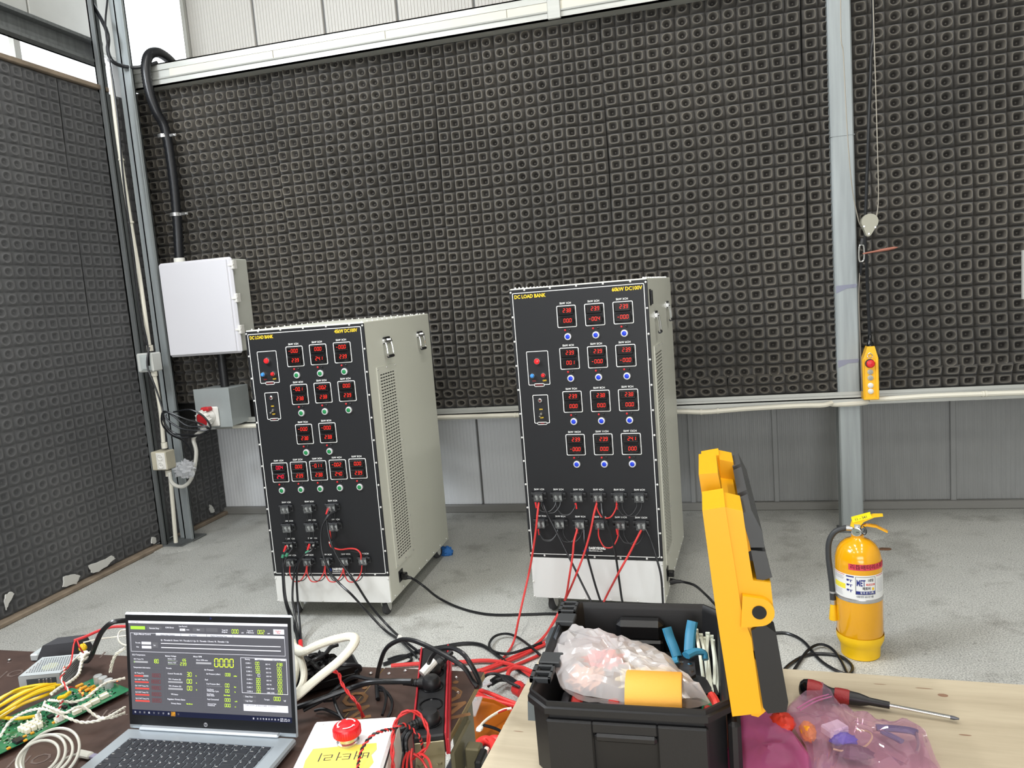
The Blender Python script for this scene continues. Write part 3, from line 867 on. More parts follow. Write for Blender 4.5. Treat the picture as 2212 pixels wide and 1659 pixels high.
# ---- the shorter bank, thirteen channels
PRINT = MB(); YEL = MB(); RED = MB()
W4 = .64
b45 = cabinet('load_bank', 'shorter black-fronted cabinet on castors with green buttons, left of the taller one', (-2.2248, 3.3982, 0), math.radians(1.5), W4, .99, 1.525, .095, .240, cream_lt)
rows = [[('-00.0','23.9'),('00.0','24.1'),('-00.0','23.9')],[('-00.1','23.8'),('-00.2','23.8'),('00.0','23.9')],[('-00.0','23.8'),('-00.0','23.8')]]
zz4 = [1.382, 1.190, .987]; k = 1
for r, row in enumerate(rows):
    for c, (a, b_) in enumerate(row):
        meter(b45, (.262,.390,.519)[c]+(r-1)*.002, zz4[r]+(c-1)*.002, a, b_, '5kW %dCH' % k, greenp); k += 1
for c, (a, b_) in enumerate([('0.04','24.0'),('0.00','23.9'),('-0.11','23.8'),('-0.02','24.0'),('0.00','23.9')]):
    meter(b45, .104+.1075*c, .791+.0022*c, a, b_, '1kW %dCH' % (c+1), greenp, ledm if c == 0 else led)
control_boxes(b45, .053, 1.416)
T4 = [(.119,.603),(.248,.605),(.377,.607),(.119,.504),(.248,.507),(.379,.509),(.117,.409),(.243,.411)]
nm = ['1CH','2CH','3CH','4CH','5CH','6CH','7CH','8CH']
for i, (u, z) in enumerate(T4): terminal(b45, u, z, '5kW '+nm[i], .076, .034, i not in (6, 7))
T1 = [(.114,.320),(.212,.322),(.314,.324),(.417,.326),(.518,.328)]
for i, (u, z) in enumerate(T1): terminal(b45, u, z, '1kW %dCH' % (i+1), .07, .030, True)
for i, j in ((0,3),(3,6),(1,4),(4,7),(2,5)):
    for s in (-.0115, .0115):
        (ua, za), (ub, zb) = T4[i], T4[j]
        MB().tube([(ua+s,-.018,za-.02),(ua+s+.003,-.026,za-.045),(ub+s,-.022,zb+.012)], .0032, 6, 4).build('jumper_wire', blackr, b45)
for i in range(4):
    jumper(b45, (T1[i][0]-.009, .300), (T1[i+1][0]-.012, .302), .075, redc, .0032)
    jumper(b45, (T1[i][0]+.012, .300), (T1[i+1][0]+.009, .302), .070, blackr, .0024)
P = [(0.357,0.49),(0.355,0.446),(0.348,0.426),(0.358,0.402),(0.402,0.389),(0.454,0.394),(0.491,0.389),(0.511,0.367),(0.51,0.335)]
MB().tube([(u,-.028,z) for u, z in P], .0042, 8, 5).build('jumper_wire', redc, b45)
P = [(0.385,0.487),(0.376,0.45),(0.353,0.426),(0.367,0.394),(0.414,0.377),(0.477,0.374),(0.521,0.359),(0.525,0.333)]
MB().tube([(u,-.020,z) for u, z in P], .0022, 6, 5).build('jumper_wire', blackr, b45)
MB().lathe(([(0.353,0.426)][0][0]-.006,-.027,[(0.353,0.426)][0][1]), [(.007,0),(.007,.012)], 8, (1,0,0)).build('cable_tie', whitep, b45)
for u, z in [(0.357,0.592),(0.097,0.396),(0.231,0.405)]:
    MB().cyl((u+.004,-.024,z+.014),(u-.006,-.034,z-.016), .0065, .0058, 8).build('cable_lug_sleeve', sl, b45)
PRINT.frame((0,-.0044,0), PX, PZ, .012, .252, W4-.014, 1.506, .0032, .006)
MB().text('DC LOAD BANK', .0235, (.023,-.0044,1.486), PX, PZ, 'LEFT', .74, .03).build('title_lettering', printy, b45, smooth=False)
MB().text('45kW DC100V', .0235, (W4-.035,-.0044,1.488), PX, PZ, 'RIGHT', .80, .03).build('title_lettering', printy, b45, smooth=False)
PRINT.text('DAEKYEONG', .017, (.335,-.0044,.276), PX, PZ, 'LEFT', .72, .05)
PRINT.text('SOLUTION CO., LTD.', .0075, (.335,-.0044,.263), PX, PZ, 'LEFT', .85, .04)
PRINT.build('printed_marking', printw, b45, smooth=False)['kind'] = 'stuff'; YEL.build('switch_lettering', printy, b45, smooth=False)['kind'] = 'stuff'; RED.build('switch_lettering', printr, b45, smooth=False)['kind'] = 'stuff'
lg = MB().lathe((.318,-.004,.272), [(.012,0),(.012,.0006),(0,.0006)], 16, (0,-1,0), cap=False); lg.build('maker_emblem', MATS['emblem_blue'], b45, smooth=False)
screws(b45, border_screws(W4, .240, 1.52, 5, 12))
screws(b45, [(.006,.225),(.006,.105),(.13,.105),(.26,.105),(.39,.105),(.51,.105),(W4-.006,.225),(W4-.006,.105)], .0045, 'cover_screws')
latch_handle(b45, W4, .265, 1.41, 1.15); latch_handle(b45, W4, .79, 1.405, 1.15)
vent(b45, W4, .10, .36, .24, 1.29, 6, 62)
side_socket(b45, W4, .15, .185)

# ------------------------------------------------------------------ things on the back wall and the column
t = thing('electrical_enclosure', 'large white lockable plastic electrical cabinet hung on the foam beside the corner column', 'electrical box', (-3.635, 4.60, 1.35))
encw = mat('white_polyester_enclosure', C(206, 205, 210), .4); encs = mat('ivory_enclosure_side', C(202, 203, 194), .45)
mb = MB(); mb.box(.02, .03, .01, .555, .225, .645, .006); mb.build('enclosure_body', encs, t)
mb = MB(); mb.box(.0, .0, .0, .575, .035, .655, .014); mb.build('door', encw, t)
mb = MB(); mb.box(.012, -.008, .012, .545, .0, .643, .005); mb.build('door_face', encw, t)
for z in (.16, .375, .60):
    h = MB(); h.box(.565, .006, z-.03, .592, .045, z+.03, .003); h.cyl((.584,.004,z-.026),(.584,.004,z+.026), .007, n=8); h.box(.55, -.004, z-.008, .592, .01, z+.006, .002)
    h.build('hinge', whitep, t)
MB().cyl((.09,.12,.65),(.09,.12,.69), .038, n=16).build('cable_gland', whitep, t)

t = thing('corrugated_conduit', 'thick black corrugated conduit running down the foam into the white electrical cabinet', 'conduit', (0,0,0))
P = [(-3.60,5.05,3.38),(-3.575,4.95,3.44),(-3.56,4.80,3.46),(-3.575,4.715,3.42),(-3.585,4.68,3.32),(-3.58,4.68,3.18),(-3.565,4.70,3.05),(-3.545,4.75,2.92),(-3.54,4.76,2.6),(-3.545,4.75,2.3),(-3.545,4.72,2.03)]
rs = [.034 if i % 2 else .030 for i in range(141)]
MB().tube(P, .033, 14, 14, rs=rs).build('hose', blackr, t, ang=60)
for x, z in ((-3.56, 2.885), (-3.545, 2.345)):
    c = MB().cyl((x-.006,4.752,z-.012),(x-.006,4.752,z+.012), .041, n=18); c.box(x+.03, 4.745, z-.010, x+.095, 4.752, z+.010, .002); c.cyl((x+.075,4.745,z),(x+.075,4.736,z), .008, n=8)
    c.build('saddle_clamp', steel, t)

t = thing('socket_box', 'grey steel box with a large red and white industrial socket, below the white electrical cabinet', 'socket box', (-3.475, 4.60, .838))
jb = mat('grey_steel_box', C(160, 166, 166), .4, .25, var=.05)
mb = MB(); mb.box(0, 0, .005, .275, .24, .272, .004); mb.box(-.004, -.003, .0, .279, .002, .277, .002); mb.build('box_body', jb, t)
MB().cyl((.17,.12,.27),(.17,.12,.52), .03, n=16).build('riser_pipe', blackp, t)
s = MB(); s.box(.055, -.022, .01, .185, -.002, .15, .008); sk = s.build('socket_flange', whitep, t)
ax = Vector((-.25, -1.0, -.22)).normalized()
c0 = Vector((.12, -.015, .085))
MB().lathe(c0, [(.050,0),(.050,.05),(.056,.055)], 24, ax).build('socket_collar', whitep, sk)
cr = MB().lathe(c0+ax*.05, [(.052,0),(.060,.004),(.062,.020),(.058,.028),(.050,.030)], 24, ax, cap=False)
for i in range(12):
    a = 2*PI*i/12; u = ax.cross(Vector((0,0,1))).normalized(); v = ax.cross(u)
    p = c0+ax*.062+u*(.062*math.cos(a))+v*(.062*math.sin(a)); cr.cyl(p-ax*.012, p+ax*.014, .006, n=6)
cr.build('bayonet_ring', whitep, sk)
MB().lathe(c0+ax*.05, [(.050,.0),(.052,.024),(.046,.029),(0,.031)], 24, ax).build('red_cap', mat('socket_red', C(186, 40, 46), .4), sk)
MB().box(.085, -.075, .125, .15, -.02, .155, .008).build('cap_hinge', MATS['socket_red'], sk)

# conduit and small boxes on the corner column
t = thing('column_conduit', 'cream plastic conduit running down the front of the corner column', 'conduit', (0,0,0))
MB().tube([(-3.6905,4.46,3.2787),(-3.6989,4.46,2.8342),(-3.6896,4.46,2.286),(-3.676,4.46,1.9124),(-3.6746,4.46,1.4539)], .014, 8, 4).build('pipe', offwhite, t)
MB().tube([(-3.6637,4.46,1.2384),(-3.6545,4.46,0.9852),(-3.6649,4.46,0.7727)], .014, 8, 4).build('pipe', offwhite, t)
MB().tube([(-3.6466,4.46,0.5242),(-3.6596,4.46,0.2905),(-3.6738,4.46,0.0472)], .014, 8, 4).build('pipe', offwhite, t)
for p in [(-3.6707,4.46,1.4313),(-3.6644,4.46,1.2577),(-3.6609,4.46,0.7496),(-3.6576,4.46,0.551)]:
    MB().cyl((p[0],p[1],p[2]-.02),(p[0],p[1],p[2]+.02), .021, n=12).build('threaded_fitting', offwhite, t)
for p in [(-3.6957,4.46,2.6983),(-3.686,4.46,2.2856)]:
    MB().cyl((p[0],p[1],p[2]-.006),(p[0],p[1],p[2]+.006), .019, n=12).build('pipe_clip', offwhite, t)
t = thing('junction_box', 'small grey weatherproof junction box halfway down the corner column', 'junction box', (-3.76, 4.42, 1.27))
MB().box(0, 0, 0, .125, .10, .13, .008).build('box_body', mat('light_grey_box', C(196,198,194), .5), t)
MB().box(.03, -.006, .01, .118, .002, .12, .006).box(.045,-.012,.02,.10,-.004,.11,.004).build('cover', mat('grey_cover', C(176,182,180), .45), t)
t = thing('wall_socket', 'cream double power socket on the corner column above the looped conduit', 'socket', (-3.735, 4.40, .585))
MB().box(0, 0, 0, .12, .10, .13, .006).build('box_body', mat('aged_cream_plastic', C(186,180,160), .55, var=.1), t)
p_ = MB().box(.045, -.006, .006, .116, .002, .124, .004).build('face_plate', whitep, t)
for z in (.037, .093):
    MB().lathe((.081,-.004,z), [(.023,0),(.023,.005),(.019,.006),(.018,.001),(0,.001)], 18, (0,-1,0), cap=False).build('socket_recess', whitep, p_)
    MB().box(.072,-.0065,z-.003,.075,-.004,z+.003).box(.087,-.0065,z-.003,.090,-.004,z+.003).build('pin_hole', blackp, p_)
cable('flexible_conduit', [(-3.5999,4.4,0.5715),(-3.5951,4.4,0.5059),(-3.5555,4.4,0.4724),(-3.4963,4.4,0.4714),(-3.4381,4.4,0.5162),(-3.3964,4.4,0.5998),(-3.3653,4.4,0.712),(-3.3743,4.4,0.799),(-3.3249,4.4,0.8391),(-3.2786,4.4,0.8598)], .013, mat('white_flexible_conduit', C(190,188,180), .5),
      'thick off-white flexible conduit looping from the cream socket up to the grey socket box', 'conduit')
bk = thing('coiled_cable', 'black cable hanging in loops between the corner column and the grey socket box', 'cable', (0,0,0))
MB().tube([(-3.6276,4.4,1.4403),(-3.6455,4.38,1.317),(-3.6057,4.38,1.1723),(-3.5567,4.36,1.0301),(-3.5423,4.36,0.8862),(-3.443,4.36,0.819),(-3.3121,4.38,0.8267),(-3.258,4.4,0.8528),(-3.296,4.42,0.8885),(-3.388,4.36,0.9442),(-3.5091,4.34,0.9999),(-3.5454,4.34,0.9537),(-3.4926,4.36,0.8525),(-3.3327,4.36,0.8314),(-3.2384,4.38,0.8402),(-3.2283,4.36,0.8848),(-3.3616,4.34,0.8995),(-3.4754,4.34,0.9827),(-3.5543,4.36,0.9983),(-3.5739,4.36,0.9193),(-3.5357,4.38,0.8404),(-3.4273,4.38,0.7824),(-3.3872,4.38,0.685),(-3.4331,4.38,0.6216)], .0062, 6, 5).build('cable_run', blackr, bk)
MB().tube([(-3.455,4.34,0.9977),(-3.3198,4.33,1.0097),(-3.2282,4.34,0.9574),(-3.2014,4.36,0.8744),(-3.2772,4.34,0.8651),(-3.4098,4.33,0.8873),(-3.5082,4.33,0.9541),(-3.5187,4.34,0.9844)], .0062, 6, 6).build('cable_run', blackr, bk)
# crumpled clear wrapping caught by the conduit
def crumple(name, c, rx, ry, rz, m, seedv, n=26, amp=.5, freq=3.0):
    mb = MB(); rings = []
    k = n//2
    for j in range(k+1):
        ph = PI*j/k; ring = []
        for i in range(n):
            th = 2*PI*i/n
            d = Vector((math.sin(ph)*math.cos(th), math.sin(ph)*math.sin(th), math.cos(ph)))
            q = 1+amp*(abs(noise.noise(d*freq+Vector((seedv,0,0))))*2-.5)+amp*.5*noise.noise(d*freq*2.3+Vector((seedv,3,0)))
            ring.append((c[0]+d.x*rx*q, c[1]+d.y*ry*q, c[2]+d.z*rz*q))
        rings.append(ring)
    mb.loft(rings, False, False)
    return mb.build(name, m, ang=25)
wrapm = film('clear_wrap', (.92,.93,.95,1), .35, .1)
p = (-3.4404,4.36,0.5944)
tag(crumple('plastic_wrap', p, .075, .04, .06, wrapm, 2.0), 'crumpled clear plastic wrap caught on the looped conduit by the column', 'plastic wrap')
cable('hose_line', [(-3.98,4.6,3.98)]+[(-3.7534,4.55,3.579),(-3.7598,4.55,3.4314),(-3.7344,4.55,3.362),(-3.7112,4.6,3.3418),(-3.6589,4.66,3.3378),(-3.5859,4.7,3.3498),(-3.54,4.75,3.3777)], .012, blackr, 'thin black hose curving from the corner column to the thick corrugated conduit', 'hose')
cable('column_cable', [(-3.6693,4.5,3.7252),(-3.6792,4.46,3.5399),(-3.6633,4.44,3.2696),(-3.6547,4.43,2.9423),(-3.6678,4.42,2.5237),(-3.6669,4.42,2.0353),(-3.6799,4.42,1.7254),(-3.6538,4.42,1.4718),(-3.6475,4.4,1.3149)], .006, blackr, 'thin black cable running down the left edge of the corner column', 'cable')

# ------------------------------------------------------------------ hoist pendant, ropes and pulley by the post
t = thing('hoist_pendant', 'yellow hoist control pendant with a red stop button hanging beside the steel post', 'control pendant', (.942, 4.74, .832))
yp = mat('pendant_yellow', C(240,180,20), .4)
mb = MB()
pr = [(-.042,0),(.036,0),(.040,.006),(.040,.24),(.022,.31),(-.016,.31),(-.040,.24),(-.044,.006)]
mb.prism(pr, 'y', -.03, .03); mb.build('housing', yp, t)
mb = MB(); mb.box(.022, -.036, .01, .040, -.028, .24, .003); mb.box(-.044, -.036, .0, .040, -.028, .014, .003); mb.box(-.044,-.036,.01,-.036,-.028,.24,.003); mb.build('housing_rim', yp, t)
b_ = MB().lathe((-.006,-.03,.212), [(.012,0),(.012,.014),(.022,.016),(.023,.026),(.018,.031),(0,.033)], 20, (0,-1,0)).build('stop_button', redp, t)
MB().lathe((-.006,-.0305,.212), [(.026,0),(.026,.002)], 20, (0,-1,0)).build('stop_collar', greyp, t)
for i, z in enumerate((.163, .129, .084, .050)):
    b_ = MB().lathe((-.005,-.03,z), [(.0155,0),(.0155,.006),(.0125,.008)], 16, (0,-1,0)).build('push_button', mat('grey_button_ring', C(176,172,160), .4) if i < 2 else whitep, t)
    MB().lathe((-.005,-.038,z), [(.0095,0),(.0085,.004),(0,.005)], 14, (0,-1,0)).build('button_cap', mat('grey_button', C(150,150,140), .35) if i < 2 else whitep, b_)
MB().tube([(-.006,-.032,.272),(-.018,-.038,.262),(-.018,-.04,.250),(-.006,-.042,.244),(.006,-.04,.250),(.006,-.038,.262)], .0022, 6, 3, closed=True).build('ring', steel, t)
MB().lathe((.004,0,.308), [(.020,0),(.018,.02),(.012,.03),(.011,.065)], 14).build('cable_gland', blackg, t)
cable('pendant_cable', [(.946,4.74,1.20)]+[(0.9399,4.74,1.4818),(0.9385,4.74,1.6398),(0.9357,4.745,1.7969),(0.9649,4.75,2.3071),(0.991,4.76,2.7554),(1.0088,4.77,3.0496)]+[(1.02,4.78,4.8)], .009, blackr, 'thick black cable hanging down to the yellow hoist pendant', 'cable')
cable('steel_rope', [(.9,4.70,4.8)]+[(0.8239,4.66,3.0427),(0.8305,4.66,2.7519),(0.8393,4.66,2.3568),(0.8557,4.66,2.054),(0.8862,4.68,1.8747),(0.9057,4.7,1.8228)], .003, mat('worn_wire_rope', C(150,144,132), .5, .3), 'thin wire rope hanging in front of the steel post to the pulley', 'rope', n=6)
cable('steel_rope', [(.99,4.72,4.8)]+[(0.9983,4.72,3.0344),(1.002,4.72,2.5462),(1.0024,4.71,2.0944),(0.9992,4.71,1.9423),(0.986,4.7,1.8662)], .003, MATS['worn_wire_rope'], 'thin wire rope hanging straight down to the right side of the pulley', 'rope', n=6)
t = thing('pulley', 'small grey teardrop-shaped steel pulley block hanging on two ropes beside the post', 'pulley', (0.9445,4.7,1.8345))
pg = mat('pulley_grey', C(150,148,134), .4, .2)
def tear(s=1.0):
    P = []
    for i in range(13):
        a = math.radians(-25+i*(215)/12); P.append((.044*s*math.cos(a)+.004, .044*s*math.sin(a)+.012))
    P += [(-.016,-.062),(-.004,-.07),(.008,-.062)]
    return P
MB().prism(tear(), 'y', -.022, -.017).build('side_plate', pg, t)
MB().prism(tear(), 'y', .012, .017).build('side_plate', pg, t)
MB().lathe((.004,-.016,.012), [(.038,0),(.032,.008),(.032,.018),(.038,.026)], 24, (0,1,0)).build('sheave', greyp, t)
for u, v in ((.030,-.022),(-.028,-.012),(-.004,-.055)): MB().cyl((u,-.026,v),(u,.02,v), .005, n=8).build('pin', steel, t)
t = thing('shackle', 'bright steel snap hook hanging under the pulley against the post', 'hook', (0.9022,4.7,1.6731))
MB().tube([(.0,0,.05),(.014,0,.04),(.014,0,-.03),(0,0,-.045),(-.012,0,-.03),(-.010,0,.035)], .005, 8, 4, closed=True).build('hook_body', chrome, t)
MB().cyl((.004,0,.05),(.010,0,.085), .009, n=10).build('eye', greyp, t)
MB().cyl((0,0,-.05),(-.006,0,-.12), .009, .006, 8).build('tail_knot', blackr, t)
cable('hanging_cord', [(0.8924,4.7,1.5646),(0.8839,4.7,1.4077),(0.8888,4.71,1.114),(0.8906,4.72,1.005),(0.8947,4.73,0.8813)], .0035, mat('grey_cord', C(120,114,106), .7), 'thin grey cord hanging down the right edge of the steel post', 'cord', n=6)
a, b_ = [(0.9119,4.7,1.6723),(1.0853,4.66,1.6911)]
o = MB().tube([a, tuple(lerp(a[i],b_[i],.5) for i in range(3)), tuple(lerp(a[i],b_[i],.8) for i in range(3)), b_], .006, 8, 3, rs=[.005,.006,.008,.009,.008,.005,.001]).build('copper_spike', mat('reddish_copper', C(150,96,80), .5, .2))
tag(o, 'short reddish pointed rod sticking out sideways below the pulley', 'rod')

# ------------------------------------------------------------------ fire extinguisher
t = thing('fire_extinguisher', 'yellow fire extinguisher with black hose and white label standing on the concrete', 'fire extinguisher', (.583, 3.245, 0), math.radians(-10))
ye = mat('extinguisher_yellow', C(226, 160, 10), .16, coat=.6); yb = mat('extinguisher_base_yellow', C(238, 190, 18), .4)
MB().lathe((0,0,0), [(.071,.0),(.075,.004),(.077,.045),(.083,.056),(.0905,.074),(.0918,.085),(.0918,.10)], 40, cap=False).build('base_skirt', yb, t)
MB().lathe((0,0,0), [(.085,.08),(.0895,.095),(.0900,.26),(.0900,.40),(.088,.425),(.080,.455),(.066,.477),(.048,.492),(.028,.500),(.024,.505),(.024,.515)], 48).build('cylinder', ye, t)
MB().lathe((0,0,0), [(.0912,.255),(.0918,.257),(.0918,.268),(.0912,.270)], 48, cap=False).build('steel_band', steel, t)
def wrap(mb, a0, a1, z0, z1, r, n=16, tilt=0.0):
    vs = []; 
    for i in range(n+1):
        a = lerp(a0, a1, i/n); vs.append((r*math.sin(a), -r*math.cos(a), z0+tilt*a)); vs.append((r*math.sin(a), -r*math.cos(a), z1+tilt*a))
    mb.add(vs, [(2*i, 2*i+2, 2*i+3, 2*i+1) for i in range(n)]); return mb
def wtext(s, size, a0, z, r, m, name, parent, align='LEFT', sx=1.0, bold=.02, tilt=0.0):
    tm = text_mesh(s, align, bold); mb = MB()
    vs = []
    for q in tm[0]:
        a = a0+q[0]*size*sx/r; vs.append((r*math.sin(a), -r*math.cos(a), z+q[1]*size+tilt*a))
    mb.add(vs, tm[1]); return mb.build(name, m, parent, smooth=False)
lab = wrap(MB(), -1.45, 1.5, .270, .372, .0906, 30).build('paper_label', mat('label_white', C(228,228,226), .35), t, smooth=False)
R9 = .0909
wrap(MB(), -.42, 1.6, .393, .418, .0906, 16, .0).build('red_sticker', mat('sticker_red', C(214,64,82), .5), t)
wtext('리튬배터리소화기', .0225, -.36, .4055, R9, mat('sticker_ink', C(92,20,30), .6), 'sticker_lettering', t, sx=.98, bold=.012)
navy = mat('navy_ink', C(34,44,120), .5); ink = mat('dark_ink', C(50,50,58), .6); inkl = mat('grey_ink', C(150,150,160), .6)
fr = MB()
for a0, a1, z0, z1 in ((-.13,.72,.292,.2935),(-.13,.72,.365,.3665),(-.14,-.12,.292,.366),(.71,.73,.292,.366)): wrap(fr, a0, a1, z0, z1, R9, 8)
fr.build('label_frame', ink, lab, smooth=False)
wtext('MET', .036, -.10, .340, R9+.0002, navy, 'label_title', lab, sx=.50, bold=.03)
wtext('10분말', .0135, .36, .352, R9+.0002, ink, 'label_lettering', lab, sx=.66)
wrap(MB(), .30, .69, .331, .339, R9, 8).build('label_red_bar', mat('label_red', C(206,84,78), .5), lab, smooth=False)
wtext('소화기(금속화재용)', .0062, .34, .335, R9+.0003, printw, 'label_lettering', lab, sx=.55)
wtext('메토버', .0145, .14, .318, R9+.0002, ink, 'label_lettering', lab, sx=.80, bold=.03)
wrap(MB(), .56, .66, .311, .322, R9, 4).build('label_yellow_dot', mat('label_yellow', C(232,190,30), .5), lab, smooth=False)
wrap(MB(), -.12, .70, .294, .307, R9, 8).build('label_navy_bar', navy, lab, smooth=False)
wtext('담 우 산 기 (주)', .010, .05, .3005, R9+.0003, printw, 'label_lettering', lab, sx=.85)
wtext('내용연한 2031년 9월', .0098, -.12, .2835, R9+.0002, mat('stamp_ink', C(110,112,120), .6), 'label_lettering', lab, sx=.80)
ln = MB()
for i in range(8): wrap(ln, -1.28, -.62+random.uniform(-.12,0), .360-i*.0032-(.024 if i > 4 else 0), .3612-i*.0032-(.024 if i > 4 else 0), R9, 4)
for i in range(5): wrap(ln, -1.28, -.70+random.uniform(-.1,0), .301-i*.005, .3022-i*.005, R9, 4)
for i in range(10): wrap(ln, .80, 1.25, .352-i*.006, .3532-i*.006, R9, 4)
ln.build('label_small_print', inkl, lab, smooth=False)
q = MB(); wrap(q, -1.30, -.62, .366, .3685, R9, 4); wrap(q, .78, 1.3, .366, .3685, R9, 4); q.build('label_red_line', MATS['label_red'], lab, smooth=False)
wrap(MB(), -1.28, -.58, .308, .330, R9, 6).build('label_yellow_box', mat('label_box_yellow', C(238,222,60), .5), lab, smooth=False)
q = MB(); wrap(q, -.54, -.20, .362, .3675, R9, 4)
for zz in (.345, .325, .303):
    wrap(q, -.52, -.42, zz, zz+.008, R9, 3); wrap(q, -.42, -.26, zz+.004, zz+.0065, R9, 3); wrap(q, -.36, -.32, zz-.004, zz+.004, R9, 2)
q.build('label_pictogram', navy, lab, smooth=False)
MB().lathe((0,0,0), [(.017,.512),(.019,.516),(.019,.535),(.014,.54),(.014,.552)], 16).box(-.014,-.012,.53,.014,.012,.562,.003).build('valve', steel, t)
g = MB().lathe((-.004,-.014,.532), [(.017,0),(.019,.004),(.019,.011),(.016,.012)], 20, (0,-1,0)).build('pressure_gauge', chrome, t)
MB().lathe((-.004,-.0265,.532), [(.0155,0),(0,.0002)], 16, (0,-1,0), cap=False).build('gauge_dial', mat('gauge_dial', C(120,130,120), .4), g)
MB().box(-.005,-.0275,.531,.006,-.0268,.533).build('gauge_needle', blackp, g, smooth=False)
hy = ye
MB().prism([(-.026,.552),(-.020,.574),(.060,.602),(.095,.604),(.096,.598),(.064,.592),(.024,.571),(.014,.556),(.012,.545),(-.012,.545)], 'y', -.011, .011).build('squeeze_lever', yb, t)
MB().prism([(.010,.552),(.034,.562),(.070,.557),(.112,.535),(.110,.529),(.070,.549),(.034,.553),(.012,.543)], 'y', -.010, .010).build('carry_handle', ye, t)
lb = MB(); lb.M = Matrix.Translation((-.018,-.0115,.5745)) @ Matrix.Rotation(-.335, 4, 'Y')
lb.box(0,-.0008,-.008,.075,.0004,.010); lb.box(0,-.0008,.0095,.075,.022,.0105); lt = lb.build('lever_tag', mat('tag_yellow', C(250,226,20), .45), t, smooth=False)
lb = MB(); lb.M = Matrix.Translation((-.018,-.0115,.5745)) @ Matrix.Rotation(-.335, 4, 'Y')
lb.text('11 – 341', .014, (.010,-.0012,.001), (1,0,0), (0,0,1), 'LEFT', 1, .01).build('tag_lettering', ink, lt, smooth=False)
MB().tube([(.016,-.016,.556),(.028,-.022,.552),(.034,-.024,.536),(.026,-.024,.522),(.012,-.02,.535)], .0016, 6, 5, closed=True).build('pin_ring', blackg, t)
hp = [(-.020,0,.540),(-.045,-.002,.540),(-.085,-.006,.522),(-.108,-.010,.480),(-.112,-.012,.42),(-.108,-.014,.36),(-.103,-.014,.30),(-.1,-.014,.23)]
MB().tube(hp, .0115, 12, 6).build('hose', mat('dull_black_hose', C(52,54,56), .5), t)
MB().cyl((-.018,0,.540),(-.042,-.001,.541), .0125, n=14).build('hose_ferrule', steel, t)
MB().cyl((-.1,-.014,.262),(-.1,-.014,.270), .0135, n=14).build('hose_clip', steel, t)
MB().cyl((-.1,-.014,.213),(-.1,-.014,.232), .0125, n=14).build('nozzle_ferrule', steel, t)
MB().lathe((-.1,-.014,.145), [(.0175,0),(.018,.003),(.011,.07)], 18).build('nozzle', mat('nozzle_yellow', C(240,186,20), .4), t)

# debris at the foot of the left foam wall
scrap = mat('torn_white_lining', C(206,205,200), .7)
def shred(name, pts, z, m, lab_, cat, up=0.01, seedv=1.0):
    mb = MB(); n = len(pts); vs = []
    cx = sum(p[0] for p in pts)/n; cy = sum(p[1] for p in pts)/n
    top = [(p[0], p[1], p[2]+up*(.5+noise.noise(Vector((p[0]*30,p[1]*30,seedv))))) for p in pts]
    bot = [(p[0], p[1], p[2]+.001) for p in pts]
    mb.add(bot+top, [(i,(i+1) % n,n+(i+1) % n,n+i) for i in range(n)]+[list(range(n,2*n))])
    return tag(mb.build(name, m), lab_, cat)
def scrap_on_wall(pts, lab_):
    P = []
    for i, a in enumerate(pts):
        b_ = pts[(i+1) % len(pts)]
        for s in range(4):
            P.append(tuple(lerp(a[k], b_[k], s/4)+(0 if k == 0 or s == 0 else .010*noise.noise(Vector((a[1]*40+s*3.1, a[2]*40, k)))) for k in range(3)))
    n = len(P)
    f = [(p[0]+.008+.010*noise.noise(Vector((p[1]*25,p[2]*25,i*.3))), p[1], p[2]) for i, p in enumerate(P)]; bk_ = [(p[0], p[1], p[2]) for p in P]
    mb = MB().add(bk_+f, [(i,(i+1) % n,n+(i+1) % n,n+i) for i in range(n)]+[list(range(n,2*n)), list(range(n))[::-1]])
    return tag(mb.build('torn_lining', scrap), lab_, 'torn lining')
scrap_on_wall([(-3.835,3.8399,0.1091),(-3.835,3.9356,0.1041),(-3.835,4.0361,0.1048),(-3.835,4.0597,0.0771),(-3.835,3.9773,0.0509),(-3.835,3.8861,0.0484),(-3.835,3.8533,0.0581)], 'torn white lining hanging at the foot of the left foam wall, longest strip')
scrap_on_wall([(-3.835,3.644,0.1127),(-3.835,3.7267,0.0981),(-3.835,3.7587,0.0736),(-3.835,3.7323,0.03),(-3.835,3.6264,0.0551)], 'curled white scrap at the foot of the left foam wall, left of the longest strip')
scrap_on_wall([(-3.835,3.2489,0.1603),(-3.835,3.2855,0.1667),(-3.835,3.3004,0.1496),(-3.835,3.27,0.1134),(-3.835,3.24,0.0775),(-3.835,3.2371,0.1274)], 'white scrap on the left foam wall near the bottom, at the edge of view')
scrap_on_wall([(-3.835,4.4136,0.1035),(-3.835,4.4525,0.0835),(-3.835,4.4552,0.0484),(-3.835,4.405,0.059)], 'small torn white tip on the left foam wall beside the column foot')
scrap_on_wall([(-3.835,5.0859,0.1417),(-3.835,5.116,0.1139),(-3.835,5.1306,0.0677),(-3.835,5.0897,0.0725),(-3.835,5.0732,0.1078)], 'small white tear in the foam in the corner behind the column')

